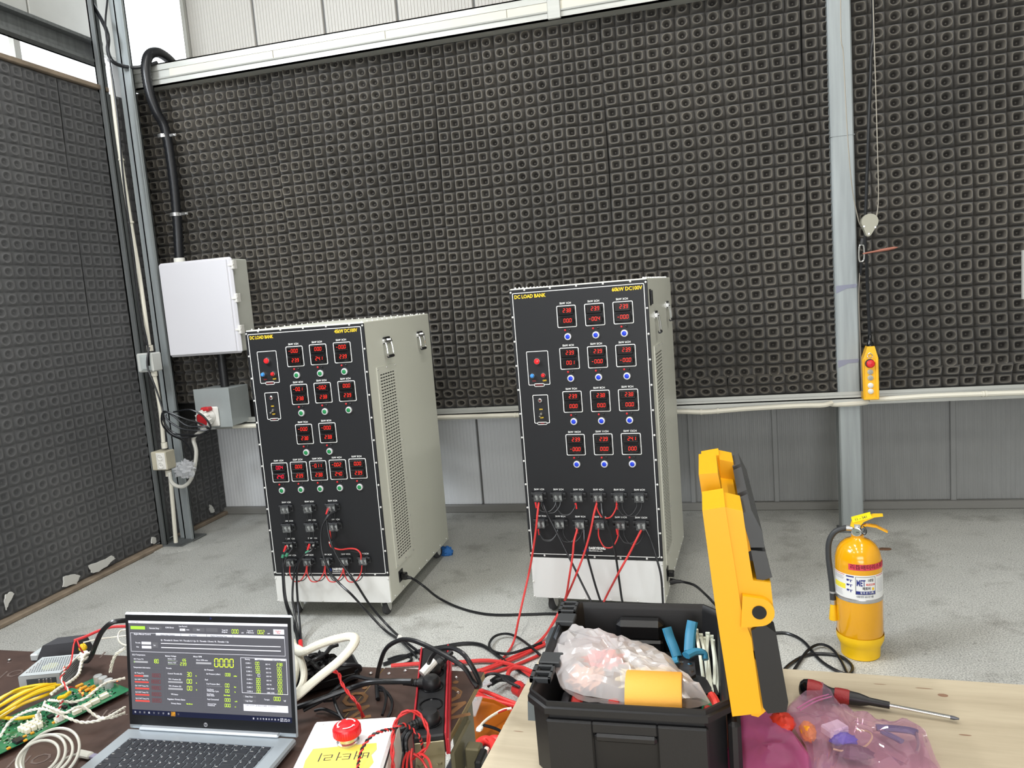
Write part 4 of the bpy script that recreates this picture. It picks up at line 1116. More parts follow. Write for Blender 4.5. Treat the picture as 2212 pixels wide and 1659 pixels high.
# ------------------------------------------------------------------ tables
TZ = .78
def woodmat(name, c0, c1, sc, rough, grain=(1, 14, 14)):
    m = bpy.data.materials.new(name); m.use_nodes = True
    nt = m.node_tree; b = nt.nodes['Principled BSDF']; L = nt.links.new
    tc = nt.nodes.new('ShaderNodeTexCoord'); mp = nt.nodes.new('ShaderNodeMapping'); mp.inputs['Scale'].default_value = grain
    n = nt.nodes.new('ShaderNodeTexNoise'); n.inputs['Scale'].default_value = sc; n.inputs['Detail'].default_value = 8; n.inputs['Roughness'].default_value = .62
    L(tc.outputs['Object'], mp.inputs[0]); L(mp.outputs[0], n.inputs['Vector'])
    r = nt.nodes.new('ShaderNodeValToRGB'); r.color_ramp.elements[0].position = .32; r.color_ramp.elements[1].position = .66
    r.color_ramp.elements[0].color = c0; r.color_ramp.elements[1].color = c1
    L(n.outputs[0], r.inputs[0]); L(r.outputs[0], b.inputs['Base Color']); b.inputs['Roughness'].default_value = rough
    return m
phen = woodmat('brown_film_plywood', C(52, 38, 34), C(74, 56, 49), 3.2, .38, (3, 3, 3))
ply = woodmat('birch_plywood', C(168, 155, 132), C(190, 178, 154), 2.6, .6, (1, 9, 9))
plyedge = woodmat('plywood_edge', C(120, 98, 60), C(170, 146, 100), 8, .6, (1, 1, 30))
goldprint = mat('faded_gold_print', C(116, 82, 50), .5, var=.25, vscale=30); faintprint = mat('worn_grey_print', C(88, 74, 68), .5, var=.2, vscale=30)
t = thing('work_table', 'dark brown film-faced plywood table carrying the laptop', 'table', (-.498, 1.512, 0))
def board(name, x0, x1, y0, y1, z1, th, m, par, edge):
    mb = MB(); mb.box(x0, y0, z1-th, x1, y1, z1-.0008, .001); mb.mt(1); mb.box(x0+.001, y0+.001, z1-.0008, x1-.001, y1-.001, z1)
    return mb.build(name, [edge, m], par, smooth=False)
board('tabletop_board', -.237, 0, -.95, 0, TZ, .015, phen, t, plyedge)
board('tabletop_board', -2.2, -.239, -.95, 0, TZ-.001, .015, phen, t, plyedge)
gm = MB()
def gtext(mb, s, size, P, ang, z=TZ+.0004, **k):
    a = math.radians(ang); mb.text(s, size, (P[0]+.498, P[1]-1.512, z), (math.cos(a),math.sin(a),0), (-math.sin(a),math.cos(a),0), **k)
gtext(gm, 'NO.', .075, (-0.7312,1.3583,0.78), 118, align='CENTER', bold=.02)
gm.build('gold_lettering', goldprint, t, smooth=False); gm = MB()
gtext(gm, 'NO.', .085, (-0.5358,1.3923,0.78), 118, align='CENTER', bold=.02)
gm.build('gold_lettering', goldprint, t, smooth=False)
gm = MB()
for px in ((-1.6633,1.3999,0.78), (-1.2521,1.2685,0.78), (-1.282,1.1021,0.78), (-1.5459,1.492,0.78)):
    gm = MB(); gtext(gm, 'NO.1', .05, px, 20, z=TZ-.0004, align='CENTER'); gm.build('faint_lettering', faintprint, t, smooth=False)
for p in [(-0.7563,1.4815,0.78),(-0.7133,1.4833,0.78),(-0.6806,1.4988,0.78),(-0.5535,1.4816,0.78),(-0.5296,1.4203,0.78),(-0.5409,1.3776,0.78),(-1.7435,1.4609,0.78)]:
    MB().lathe((p[0]+.498, p[1]-1.512, TZ-.001), [(.0045,.002),(.004,.003),(.0025,.0012),(0,.0012)], 12, cap=False).build('countersunk_screw', steel, t)
olive = mat('olive_painted_steel', C(112, 106, 82), .45, .3, var=.1)
for x, y in ((-.045,-.045),(-.045,-.9),(-2.1,-.045),(-2.1,-.9)):
    MB().box(x-.02, y-.02, 0, x+.02, y+.02, TZ-.016, .004).build('table_leg', olive, t)
for y in (-.045, -.9): MB().box(-2.1, y-.012, TZ-.06, -.045, y+.012, TZ-.016, .002).build('apron_rail', olive, t)
for x in (-.045, -2.1): MB().box(x-.012, -.9, TZ-.06, x+.012, -.045, TZ-.016, .002).build('apron_rail', olive, t)

t = thing('work_table', 'pale birch plywood table carrying the open toolbox and the screwdriver', 'table', (-.388, 1.612, 0), math.radians(-3.2))
board('tabletop_board', 0, 1.9, -1.1, 0, TZ, .018, ply, t, plyedge)
kn = MB()
def flatblob(mb, c, rx, ry, z, n=16, sd=0):
    vs = [(c[0]+rx*(1+.2*noise.noise(Vector((i*.9,sd,0))))*math.cos(2*PI*i/n), c[1]+ry*(1+.2*noise.noise(Vector((i*.9,sd,4))))*math.sin(2*PI*i/n), z) for i in range(n)]
    mb.add(vs, [tuple(range(n))])
MT = Matrix.Translation((-.388,1.612,0)) @ Matrix.Rotation(math.radians(-3.2), 4, 'Z')
MTi = MT.inverted()
for p, rx, ry in (((0.4135,1.5041,0.78), .009, .006), ((0.4115,1.3729,0.78), .010, .002), ((0.3859,1.5269,0.78), .016, .0015), ((0.3091,1.5354,0.78), .012, .001), ((-0.3704,1.2973,0.78), .01, .001)):
    q = MTi @ Vector(p); flatblob(kn, q, rx, ry, TZ+.0002, 14, rx*100)
kn.build('wood_knots', mat('knot_brown', C(140, 108, 88), .6), t, smooth=False)['kind'] = 'stuff'
for x, y in ((.25,-.2),(.25,-1.05),(1.8,-.2),(1.8,-1.05)):
    MB().box(x-.02, y-.02, 0, x+.02, y+.02, TZ-.018, .004).build('table_leg', olive, t)

# ------------------------------------------------------------------ laptop
lap = thing('laptop', 'open silver laptop showing a dark control program with green readouts', 'laptop', (-1.154, 1.190, TZ), math.radians(1.2))
silver = mat('silver_aluminium', C(176, 184, 190), .35, .55)
LW = .373; LD = .245
mb = MB(); mb.box(0, -LD, .004, LW, .004, .018, .004); mb.build('base', silver, lap)
MB().box(.012,-LD+.01,0,LW-.012,-.01,.004,.001).build('rubber_foot_strip', blackr, lap)
MB().box(.030, -.004, .0175, LW-.035, .010, .0245, .003).build('hinge_cover', mat('bright_silver', C(206,212,220), .3, .6), lap)
wellm = mat('keyboard_well', C(150,158,166), .4, .5)
MB().box(.030, -.120, .0178, LW-.030, -.028, .0184).build('keyboard_well', wellm, lap, smooth=False)
keym = mat('black_keycap', C(34,36,42), .5); kt = MB()
Lrows = [(14, .0115, ['esc','F1','F2','F3','F4','F5','F6','F7','F8','F9','F10','F11','F12','del','pr','pg']),
         (15, .0165, list('`1234567890-=')+['back','num','/']), (15, .0165, ['tab']+list('QWERTYUIOP[]')+['\\','7','8']),
         (14, .0165, ['caps']+list("ASDFGHJKL;'")+['enter','4','5']), (14, .0165, ['shift']+list('ZXCVBNM,./')+['shift','1','2']), (9, .0165, ['ctrl','fn','win','alt','','alt','ctrl','<','>'])]
yk = -.031
keymesh = {}
for r, (n, hh, labs) in enumerate(Lrows):
    ws = [1.0]*len(labs)
    for i, s in enumerate(labs):
        if s == 'tab': ws[i] = 1.4
        if s == 'caps': ws[i] = 1.7
        if s == 'shift': ws[i] = 2.1
        if s in ('back','enter'): ws[i] = 1.8
        if r == 5 and s == '': ws[i] = 6.0
    sc = (LW-.064)/sum(ws); x = .032
    for i, s in enumerate(labs):
        wk = ws[i]*sc; key = (round(wk, 4), hh)
        if key not in keymesh:
            ko = MB().box(.001, -hh+.0008, 0, wk-.001, -.0008, .0016, .0009).build('key', keym, lap); keymesh[key] = ko.data
        else: ko = link(keymesh[key], 'key', lap)
        ko.location = (x, yk, .0184)
        if s: kt.text(s.upper() if len(s) == 1 else s, .0048 if len(s) < 2 else .0034, (x+.003, yk-hh*.38, .02012), (1,0,0), (0,1,0), 'LEFT', 1, .0)
        x += wk
    yk -= hh
kt.build('key_legends', printw, lap, smooth=False)
MB().box(.125, -.235, .0181, .245, -.140, .0184).build('touchpad', wellm, lap, smooth=False)
# lid: plane leaning back from the hinge
LH = .228; tilt = math.radians(7.5)
LM = Matrix.Translation((.0, .008, .020)) @ Matrix.Rotation(-tilt, 4, 'X')
def lidM(mb): mb.M = LM; return mb
lid = lidM(MB()).box(0, -.001, -.006, LW, .006, LH, .003).build('lid', silver, lap)
lidM(MB()).box(.003, -.0022, .004, LW-.002, -.001, LH-.003, .0006).build('screen_bezel', mat('screen_bezel', C(22,23,26), .3), lid)
SU0, SU1, SV0, SV1 = .0105, LW-.009, LH-.0155, .024
def UI(mb, u0, v0, u1, v1, d=.0024):
    X0 = lerp(SU0,SU1,u0); X1 = lerp(SU0,SU1,u1); Z0 = lerp(SV0,SV1,v1); Z1 = lerp(SV0,SV1,v0)
    mb.add([(X0,-d,Z0),(X1,-d,Z0),(X1,-d,Z1),(X0,-d,Z1)], [(0,1,2,3)])
def UF(mb, u0, v0, u1, v1, tk=.0006):
    a = tk/(SU1-SU0); c = tk/(SV0-SV1)
    UI(mb,u0,v0,u1,v0+c,.0026); UI(mb,u0,v1-c,u1,v1,.0026); UI(mb,u0,v0,u0+a,v1,.0026); UI(mb,u1-a,v0,u1,v1,.0026)
def UT(mb, s, u, v, size, al='LEFT', sx=1.0, bold=.01):
    mb.text(s, size, (lerp(SU0,SU1,u), -.0027, lerp(SV0,SV1,v)), (1,0,0), (0,0,1), al, sx, bold)
def UD(mb, s, u0, v0, u1, v1, t_=.13):
    n = len([c for c in s if c != '.']); X0 = lerp(SU0,SU1,u0); X1 = lerp(SU0,SU1,u1); Z0 = lerp(SV0,SV1,v1); Z1 = lerp(SV0,SV1,v0)
    p = (X1-X0)/n; segs(mb, s, (X0+p*.12,-.0027,Z0), (1,0,0), (0,0,1), p*.68, Z1-Z0, p, .04, t_)
def em(name, r, g, b_, k=1.0): return mat(name, C(r, g, b_), .5, emit=k, spec=.1)
def ui(name, mb, m): lidM(mb); o = mb.build(name, m, lid, smooth=False); return o
class LMB(MB):
    def __init__(s): super().__init__(); s.M = LM
bgm = LMB(); UI(bgm, 0, 0, 1, 1, .0023); bgm.build('display', em('screen_grey', 74,74,79,.75), lid, smooth=False)
tb_ = LMB(); UI(tb_, 0, .945, 1, 1); tb_.build('taskbar', em('screen_navy', 22,25,44,.75), lid, smooth=False)
wh = LMB(); gy = LMB(); dk = LMB(); gn = LMB(); rd = LMB(); gr = LMB(); lt = LMB(); dr = LMB()
UI(wh, 0, 0, 1, .026)
UI(gr, 0.013,0.057,0.108,0.091)
UI(dk, 0.121,0.057,0.216,0.089); UI(dk, 0.416,0.061,0.490,0.099); UI(dk, 0.500,0.059,0.572,0.098)
UI(wh, 0.333,0.073,0.368,0.097); UI(lt, 0.913,0.057,0.978,0.108)
UF(wh, 0.010,0.128,0.979,0.328); UI(lt, 0.177,0.124,0.976,0.150); UI(wh, 0.081,0.222,0.143,0.249); UI(wh, 0.082,0.264,0.144,0.292)
UI(dk, 0.150,0.224,0.189,0.282); UI(wh, 0.207,0.230,0.953,0.237); UI(wh, 0.208,0.272,0.953,0.281)
UI(gy, 0.024,0.427,0.117,0.446); UI(gr, 0.024,0.427,0.033,0.447); UI(gy, 0.246,0.413,0.310,0.417); UI(gr, 0.246,0.411,0.295,0.412); UI(gy, 0.247,0.452,0.310,0.454); UI(gr, 0.247,0.449,0.296,0.450); UI(gy, 0.427,0.417,0.523,0.437)
for i, (x0, y0, x1) in enumerate(((120,797,267),(118,870,264),(115,945,262),(112,1020,258),(108,1092,255))):
    UI(rd, 0.024,0.578,0.084,0.594) if i == 0 else None
    if i == 0: UI(gy, 0.083,0.575,0.117,0.592)
UI(rd, 0.025,0.643,0.117,0.658); UI(rd, 0.025,0.710,0.118,0.726); UI(rd, 0.025,0.777,0.117,0.793); UI(rd, 0.024,0.842,0.117,0.859)
for a in ((0.243,0.628,0.336,0.644), (0.242,0.699,0.335,0.717), (0.487,0.663,0.583,0.665)): UI(gy, *a)
UF(wh, 0.706,0.354,0.984,0.717, .0008); UI(lt, 0.793,0.357,0.979,0.376); UI(dk, 0.711,0.739,0.790,0.764); UI(dk, 0.712,0.782,0.790,0.807); UI(wh, 0.711,0.831,0.980,0.900)
for a in ((0.015,0.378,0.222,0.473),(0.229,0.375,0.398,0.475),(0.405,0.369,0.693,0.468),(0.017,0.501,0.211,0.865),(0.229,0.495,0.454,0.789),(0.475,0.494,0.689,0.564),(0.474,0.595,0.689,0.897)): UF(dk, *a, .0004)
def T(s, P, size=.0042, al='LEFT', m_=wh, sx=1.0, bold=.015): UT(m_, s, P[0], P[1], size, al, sx, bold)
UT(dk, 'Control Tool', .008, .013, .0038)
T('Remote Stop', (0.137,0.076)); T('CAN Error', (0.241,0.065)); T('Law Record', (0.329,0.049), .0038); T('msec', (0.375,0.082), .0034)
T('Start', (0.442,0.080), .0036); UT(dk, '100', 0.337,0.086, .0036)
T('Total W', (0.599,0.078), .0038); T('(Engine)', (0.598,0.097), .0038); T('kW', (0.719,0.101), .0034); T('Total W', (0.754,0.078), .0038); T('(+Battery)', (0.750,0.097), .0038); T('kW', (0.878,0.102), .0034)
UT(rd, 'Engine', 0.927,0.075, .0042); UT(rd, 'Stop', 0.933,0.093, .0042)
T('Engine Manual Control', (0.034,0.142), .0042)
UT(dk, 'Engine Auto Control', 0.208,0.143, .0038); UT(dk, 'PID Setting', 0.390,0.141, .0038); UT(dk, 'Engine Operating Time', 0.528,0.141, .0038)
for a in ((0.338,0.140), (0.502,0.139), (0.665,0.140)): UI(dk, a[0], a[1]-.015, a[0]+.002, a[1]+.015, .0027)
T('Q : Throttle 0.1 Down / W : Throttle 0.1 Up / E : Throttle 1 Down / R : Throttle 1 Up', (0.208,0.199), .0043)
T('Throttle', (0.040,0.234), .0036); T('Step', (0.046,0.277), .0036); T('Set', (0.160,0.256), .0036)
T('ECU Temperature', (0.017,0.362), .0040); T('ECU Temp (°C)', (0.026,0.407), .0034); T('Battery Voltage', (0.232,0.364), .0040); T('Battery +12V', (0.248,0.393), .0034); T('Battery +24V', (0.249,0.434), .0034)
T('Motor RPM', (0.412,0.361), .0040); T('Motor RPM value', (0.430,0.396), .0036)
T('Temperature Information', (0.021,0.496), .0038); T('Throttle', (0.233,0.493), .0038); T('Air Pressure', (0.478,0.494), .0040); T('Air Pressure (mBar)', (0.489,0.536), .0038)
T('Air Temp (°C)', (0.027,0.555), .0036); T('Cyl 1 EGT Temp (°C)', (0.026,0.623), .0034); T('Cyl 1 CHT Temp (°C)', (0.026,0.690), .0034); T('Cyl 2 EGT Temp (°C)', (0.026,0.758), .0034); T('Cyl 2 CHT Temp (°C)', (0.026,0.825), .0034)
T('Control Throttle (%)', (0.243,0.548), .0038); T('TPS 1 Position (%)', (0.246,0.608), .0038); T('TPS 2 Position (%)', (0.246,0.679), .0038); T('TPS Status', (0.258,0.765), .0038)
T('Regulator Primary Status', (0.234,0.817), .0040); T('Primary Status', (0.257,0.860), .0038)
T('Fuel', (0.479,0.597), .0040); T('Fuel Pressure (Bar)', (0.488,0.639), .0038); T('Fuel Pump', (0.488,0.697), .0036); T('PWM Duty Cycle', (0.489,0.714), .0036); T('Fuel Pump', (0.487,0.745), .0036); T('Fault Status', (0.487,0.760), .0036)
T('Fuel Consumed', (0.488,0.799), .0040); T('Amount Fuel', (0.489,0.846), .0036); T('Consumed', (0.489,0.862), .0036); T('Torque', (0.839,0.775), .0038); T('kgf', (0.957,0.778), .0038)
T('Data View', (0.725,0.753), .0038); T('Log Clear', (0.726,0.797), .0038); T('Sensing', (0.733,0.370), .0036)
UT(dk, 'Calibration', 0.806,0.370, .0034); UT(dk, 'ADC Setting', 0.899,0.369, .0034); UT(dk, 'CAN 010 0/120 00.0 0 0400 : 0 0 0 0 0 0', 0.723,0.841, .0040)
CU = [0.736,0.410, 0.737,0.453, 0.738,0.494, 0.738,0.532, 0.738,0.575, 0.737,0.615, 0.737,0.657, 0.737,0.698]
i = 0
CUV = [(CU[k], CU[k+1]) for k in range(0, len(CU), 2)]
for i, (u, v) in enumerate(CUV):
    T('CURR %d' % (i+1), (u, v), .0036)
    T(('ISO V%d' % (i+1)) if i < 6 else ('CMC SUM','CMC COS')[i-6], (u+.121, v+.006), .0036)
    UD(gn if i != 3 else lt, '00' if i != 3 else '10', u+.058, v-.016, u+.085, v+.014, .13)
    UD(gn, '238' if i == 0 else '00', u+.187, v-.012, u+.216+(.008 if i == 0 else 0), v+.018, .13)
UD(gn, '000', 0.659,0.068,0.703,0.107); UD(gn, '002', 0.817,0.069,0.861,0.107); UD(gn, '180', 0.149,0.403,0.189,0.443); UD(gn, '126', 0.333,0.389,0.366,0.414); UD(gn, '239', 0.325,0.428,0.367,0.457); UD(gn, '0000', 0.540,0.375,0.666,0.458, .14)
UD(gn, '30', 0.364,0.528,0.398,0.571); UD(gn, '00', 0.362,0.599,0.398,0.643); UD(gn, '00', 0.362,0.671,0.397,0.715); UD(gn, '008', 0.606,0.521,0.641,0.551); UD(gn, '00', 0.602,0.629,0.631,0.665); UD(gn, '00', 0.602,0.687,0.630,0.720)
UD(gn, '000', 0.596,0.781,0.633,0.814); UD(gn, '000', 0.594,0.838,0.633,0.870); UD(gn, '000', 0.896,0.743,0.939,0.781)
T('No Fault', (0.593,0.750), .0038, m_=gn); T('No Error', (0.355,0.858), .0036, m_=gn)
for a, s in (((0.659,0.548),'mBar'), ((0.659,0.661),'Bar'), ((0.660,0.713),'%'), ((0.659,0.808),'cc/h'), ((0.657,0.864),'cc'), ((0.421,0.563),'%'), ((0.421,0.637),'%'), ((0.420,0.708),'%')): T(s, a, .0034, m_=gn)
for a in ((0.140,0.555,0.197,0.592),(0.134,0.620,0.196,0.657),(0.134,0.687,0.196,0.722),(0.133,0.754,0.196,0.790),(0.133,0.818,0.196,0.857)): UD(dr, '8880', *a)
for s, a, n_ in ((.0042, (.99), 0),): pass
for i, (u, c) in enumerate(((.015,wh),(.045,gy),(.075,gy),(.105,lt),(.137,lt),(.167,lt),(.198,wh),(.232,wh),(.262,'o'),(.295,gy))):
    if c != 'o': UI(c, u, .962, u+.010, .982)
og = LMB(); UI(og, .252, .950, .280, .996); og.build('taskbar_icon', em('screen_orange', 200,140,40), lid, smooth=False)
for u in (.765,.79,.808,.825,.842,.859,.876,.895,.915): UI(wh, u, .966, u+.008, .983)
T('오후 1:04', (.930,.966), .0036); T('2021-10-18', (.930,.984), .0032); UF(wh, .976, .964, .987, .984, .0005)
for nm_, mb_, m_ in (('window_white',wh,em('screen_white',204,204,212,.72)),('control_grey',gy,em('screen_midgrey',140,140,144,.75)),('button_dark',dk,em('screen_button',84,84,88,.75)),('readout_green',gn,em('screen_lime',190,226,50,1.0)),('bar_red',rd,em('screen_red',190,66,60,.8)),('indicator_green',gr,em('screen_green',140,190,60,.85)),('tab_light',lt,em('screen_light',190,192,200,.75)),('alarm_digits',dr,em('screen_dark_red',110,42,44,.75))):
    mb_.build(nm_, m_, lid, smooth=False)['kind'] = 'stuff'
lg = LMB()
lg.lathe((LW/2-.010,-.0022,.0115), [(.0042,0),(.0042,.0003),(0,.0003)], 20, (0,-1,0), cap=False)
lg.build('lid_emblem', mat('emblem_silver', C(190,190,195), .3, .5), lid, smooth=False)
lg = LMB(); lg.text('hp', .0066, (LW/2-.010,-.0027,.0118), (1,0,.12), (0,0,1), 'CENTER', 1, .02); lg.build('emblem_lettering', blackg, lid, smooth=False)
lc = LMB(); lc.lathe((LW/2+.012,-.0022,LH-.008), [(.0022,0),(.0022,.0004),(0,.0004)], 12, (0,-1,0), cap=False); lc.build('webcam', mat('camera_lens', C(40,44,90), .1), lid, smooth=False)

# ------------------------------------------------------------------ toolbox
tbx = thing('toolbox', 'open black plastic toolbox with a yellow lid standing upright on its right side', 'toolbox', (-.1485, 1.347, TZ))
tbm = mat('toolbox_black', C(21, 21, 23), .5, bump=.06, bscale=500); tbi = mat('toolbox_inner_black', C(20, 20, 22), .4)
def octo(hx, hy, c, z, dx=0, dy=0): return [(dx-hx+c,dy-hy,z),(dx+hx-c,dy-hy,z),(dx+hx,dy-hy+c,z),(dx+hx,dy+hy-c,z),(dx+hx-c,dy+hy,z),(dx-hx+c,dy+hy,z),(dx-hx,dy+hy-c,z),(dx-hx,dy-hy+c,z)]
HX, HY, BH = .1665, .205, .152
mb = MB()
mb.loft([octo(HX-.016, HY-.014, .034, .0), octo(HX-.009, HY-.009, .034, .012), octo(HX-.008, HY-.008, .034, BH-.022), octo(HX, HY, .036, BH-.020), octo(HX, HY, .036, BH-.010), octo(HX-.003, HY-.003, .036, BH-.008), octo(HX-.003, HY-.003, .036, BH), octo(HX-.007, HY-.007, .034, BH), octo(HX-.010, HY-.010, .032, BH-.004), octo(HX-.013, HY-.013, .030, BH-.012), octo(HX-.020, HY-.020, .028, .012)], True, True)
mb.build('box_body', tbm, tbx, ang=25)
fy = -HY+.008
mb = MB(); mb.box(-.13, fy-.008, .012, -.052, fy+.004, BH-.03, .003); mb.box(.050, fy-.008, .012, .13, fy+.004, BH-.03, .003); mb.box(-.055, fy-.008, BH-.05, .052, fy+.004, BH-.03, .003); mb.box(-.055, fy-.008, .012, .052, fy+.004, .022, .003)
mb.build('front_ribs', tbm, tbx)
MB().box(-.05, fy-.012, BH-.062, .05, fy+.002, BH-.048, .004).build('front_grip', tbi, tbx)
MB().box(HX-.006, -HY+.02, .03, HX+.014, -HY+.10, BH-.03, .006).build('hinge_block', tbm, tbx)
MB().box(HX-.006, HY-.10, .03, HX+.014, HY-.02, BH-.03, .006).build('hinge_block', tbm, tbx)
# rounded pocket on the inside of the far wall
MB().box(-.052, HY-.052, .085, .045, HY-.016, .130, .010).build('carry_pocket', tbi, tbx)
MB().box(-.050, HY-.056, .050, .043, HY-.016, .092, .005).build('carry_pocket_skirt', tbi, tbx)
# notched latch tongues on the left rim
def tongue(y0, y1):
    x = -HX
    m = MB()
    for a, b_, c, d in ((x-.004, y0, x+.034, y0+.006), (x-.004, y1-.006, x+.034, y1), (x+.028, y0, x+.034, y1), (x-.004, y0, x+.004, y1), (x-.004, (y0+y1)/2-.003, x+.034, (y0+y1)/2+.003)):
        m.box(a, b_, BH-.006, c, d, BH+.004, .0012)
    m.build('latch_tongue', mat('tongue_grey', C(52,54,56), .5), tbx)
tongue(-.135, -.085); tongue(.145, .195)
MB().box(-HX+.0,-.075,BH-.008,-HX+.040,-.035,BH+.003,.002).build('latch_tab', MATS['tongue_grey'], tbx)
MB().box(-HX+.0,.095,BH-.008,-HX+.038,.135,BH+.003,.002).build('latch_tab', MATS['tongue_grey'], tbx)
lm_ = mat('zinc_latch', C(112,122,132), .3, .8)
l_ = MB(); l_.prism([(-HX-.012,.08),(-HX-.008,.145),(-HX+.010,.152),(-HX+.012,.146),(-HX-.004,.138),(-HX-.006,.08)], 'y', .030, .085); l_.cyl((-HX-.012,.0575,.125),(-HX-.002,.0575,.132), .006, n=10); l_.build('metal_latch', lm_, tbx)
l_ = MB(); l_.prism([(-HX-.008,.085),(-HX-.006,.120),(-HX+.004,.120),(-HX+.008,.085)], 'y', -.150, -.135); l_.build('metal_latch', lm_, tbx)
# --- lid, hinged on the right, standing open
ldm = yellowp
def LP(x, z): return (x*1.048+.1485, 1.6-(1.6-z)*1.048-TZ)
lid_ = MB()
prof = [LP(.018,.957),(LP(.001,1.132)),LP(-.010,1.271),LP(.022,1.276),LP(.030,1.20),LP(.038,1.12),LP(.050,1.08),LP(.060,.965)]
lid_.prism(prof, 'y', -HY, -HY+.105)
prof2 = [LP(.018,.957),(LP(.001,1.132)),LP(-.009,1.236),LP(.020,1.238),LP(.030,1.18),LP(.038,1.12),LP(.050,1.08),LP(.060,.965)]
lid_.prism(prof2, 'y', -HY+.105, -HY+.150)
prof3 = [LP(.018,.957),(LP(.001,1.132)),LP(-.014,1.288),LP(.016,1.290),LP(.028,1.20),LP(.038,1.12),LP(.050,1.08),LP(.060,.965)]
lid_.prism(prof3, 'y', -HY+.150, HY-.105); lid_.prism(prof2, 'y', HY-.105, HY-.06); lid_.prism(prof, 'y', HY-.06, HY)
lo = lid_.build('lid', ldm, tbx, smooth=False)
m = MB()
q1 = [LP(.022,1.274),LP(.046,1.268),LP(.052,1.20),LP(.056,1.165),LP(.080,1.162),LP(.083,1.11),LP(.050,1.092),LP(.052,1.03),LP(.028,1.03),LP(.024,1.20)]
m.prism(q1, 'y', -HY+.006, -HY+.09)
m.prism([LP(.050,1.05),LP(.058,1.04),LP(.066,.965),LP(.055,.955),LP(.045,.957)], 'y', -HY+.006, HY-.006)
m.prism([LP(.022,1.240),LP(.044,1.236),LP(.054,1.165),LP(.036,1.10)], 'y', -HY+.09, HY-.09)
m.prism(q1, 'y', HY-.09, HY-.006)
m.build('lid_outer_step', ldm, lo, smooth=False)
for y0, y1 in ((-HY+.012, -HY+.10), (-HY+.125, HY-.125), (HY-.10, HY-.012)):
    m = MB(); m.prism([LP(.044,1.262),LP(.058,1.268),LP(.072,1.235),LP(.074,1.212),LP(.055,1.212)], 'y', y0, y1); m.prism([LP(.055,1.208),LP(.075,1.206),LP(.083,1.168),LP(.062,1.160)], 'y', y0, y1)
    m.build('corner_bumper', greyp, lo, smooth=False)
m = MB()
cx, cz = LP(.062,1.122)
arc = [(cx+.022*math.cos(a), cz+.022*math.sin(a)) for a in [math.radians(k) for k in range(-80, 90, 17)]]
m.prism([LP(.040,1.146)]+[p for p in arc[::-1]]+[LP(.036,1.098)], 'y', -HY-.006, -HY+.02); m.build('handle_pivot', ldm, lo); m = MB()
m.prism([LP(.040,1.146)]+[p for p in arc[::-1]]+[LP(.036,1.098)], 'y', HY-.02, HY+.006)
m.build('handle_pivot', ldm, lo)
MB().cyl((cx,-HY-.0075,cz),(cx,-HY+.01,cz), .0105, n=20).build('pivot_hole', blackg, lo)
m = MB(); hpf = [LP(.050,1.092),LP(.066,1.104),LP(.084,1.090),LP(.097,.985),LP(.094,.970),LP(.068,.966),LP(.062,.975)]
m.prism(hpf, 'y', -HY-.002, -HY+.035); m.prism(hpf, 'y', HY-.035, HY+.002)
m.prism([LP(.070,1.0),LP(.093,1.0),LP(.096,.985),LP(.094,.970),LP(.068,.966),LP(.064,.975)], 'y', -HY+.035, HY-.035)
m.build('carry_handle', blackp, tbx, ang=20)
x_, z_ = LP(.020,1.236)
lb = MB().prism([(x_,z_-.002),(x_+.018,z_-.006),(x_+.019,z_-.004),(x_+.001,z_+.0005)], 'y', -.055, -.015); lb.build('label_plate', blackg, lo, smooth=False)
MB().text('KTX', .012, (x_+.003,-.035,z_+.0008), (0,1,0), (1,0,-.2), 'CENTER', 1, .02).build('label_lettering', printw, lo, smooth=False)

# --- things in the toolbox
def outline_bag(name, pts, zlo, zhi, m, seedv, rings=9, n=56, rough=.012, freq=22):
    """limp bag: a closed outline filled with a crumpled top and bottom skin"""
    P = [Vector(p[:2]) for p in pts]; k = len(P)
    sm_ = []
    for i in range(k):
        p0, p1, p2, p3 = P[(i-1) % k], P[i], P[(i+1) % k], P[(i+2) % k]
        for s in range(4):
            t_ = s/4; sm_.append(.5*((2*p1)+(p2-p0)*t_+(2*p0-5*p1+4*p2-p3)*t_*t_+(3*p1-p0-3*p2+p3)*t_**3))
    c = sum((p for p in P), Vector((0,0)))/k
    mb = MB()
    for side in (1, -1):
        R_ = []
        for j in range(rings+1):
            f = 1-j/(rings+.5)
            ring = []
            for p in sm_:
                q = c+(p-c)*f
                dome = math.sqrt(max(0, 1-f**2.4))
                h = noise.noise(Vector((q.x*freq, q.y*freq, seedv)))+.6*noise.noise(Vector((q.x*freq*2.7, q.y*freq*2.7, seedv+5)))
                rdg = 1-abs(noise.noise(Vector((q.x*freq*1.3, q.y*freq*.8, seedv+9))))*2
                zm = zlo+(zhi-zlo)*.45
                z = zm+side*dome*(zhi-zlo)*.5+(rough*(h*.7+rdg*.5) if side > 0 else rough*.3*h)*(1 if j else .4)
                ring.append((q.x, q.y, max(z, zlo)))
            R_.append(ring)
        if side < 0: R_ = [r[::-1] for r in R_]
        mb.loft(R_, False, True)
    return mb.build(name, m, ang=22)
bagm = film('milky_plastic_bag', (.93,.91,.92,1), .50, .12)
o = outline_bag('plastic_bag', [(-0.3022,1.33,0.905),(-0.3078,1.3897,0.905),(-0.29,1.4436,0.905),(-0.2566,1.4357,0.905),(-0.2087,1.4092,0.905),(-0.1771,1.4096,0.905),(-0.1332,1.3826,0.905),(-0.0989,1.3544,0.905),(-0.0674,1.3057,0.905),(-0.0422,1.2587,0.905),(-0.0137,1.2058,0.905),(-0.0457,1.2153,0.905),(-0.0921,1.2034,0.905),(-0.1564,1.1926,0.905),(-0.2236,1.2092,0.905),(-0.2629,1.2266,0.905),(-0.2828,1.2728,0.905)], .880, .945, bagm, 3.0, rough=.016, freq=26)
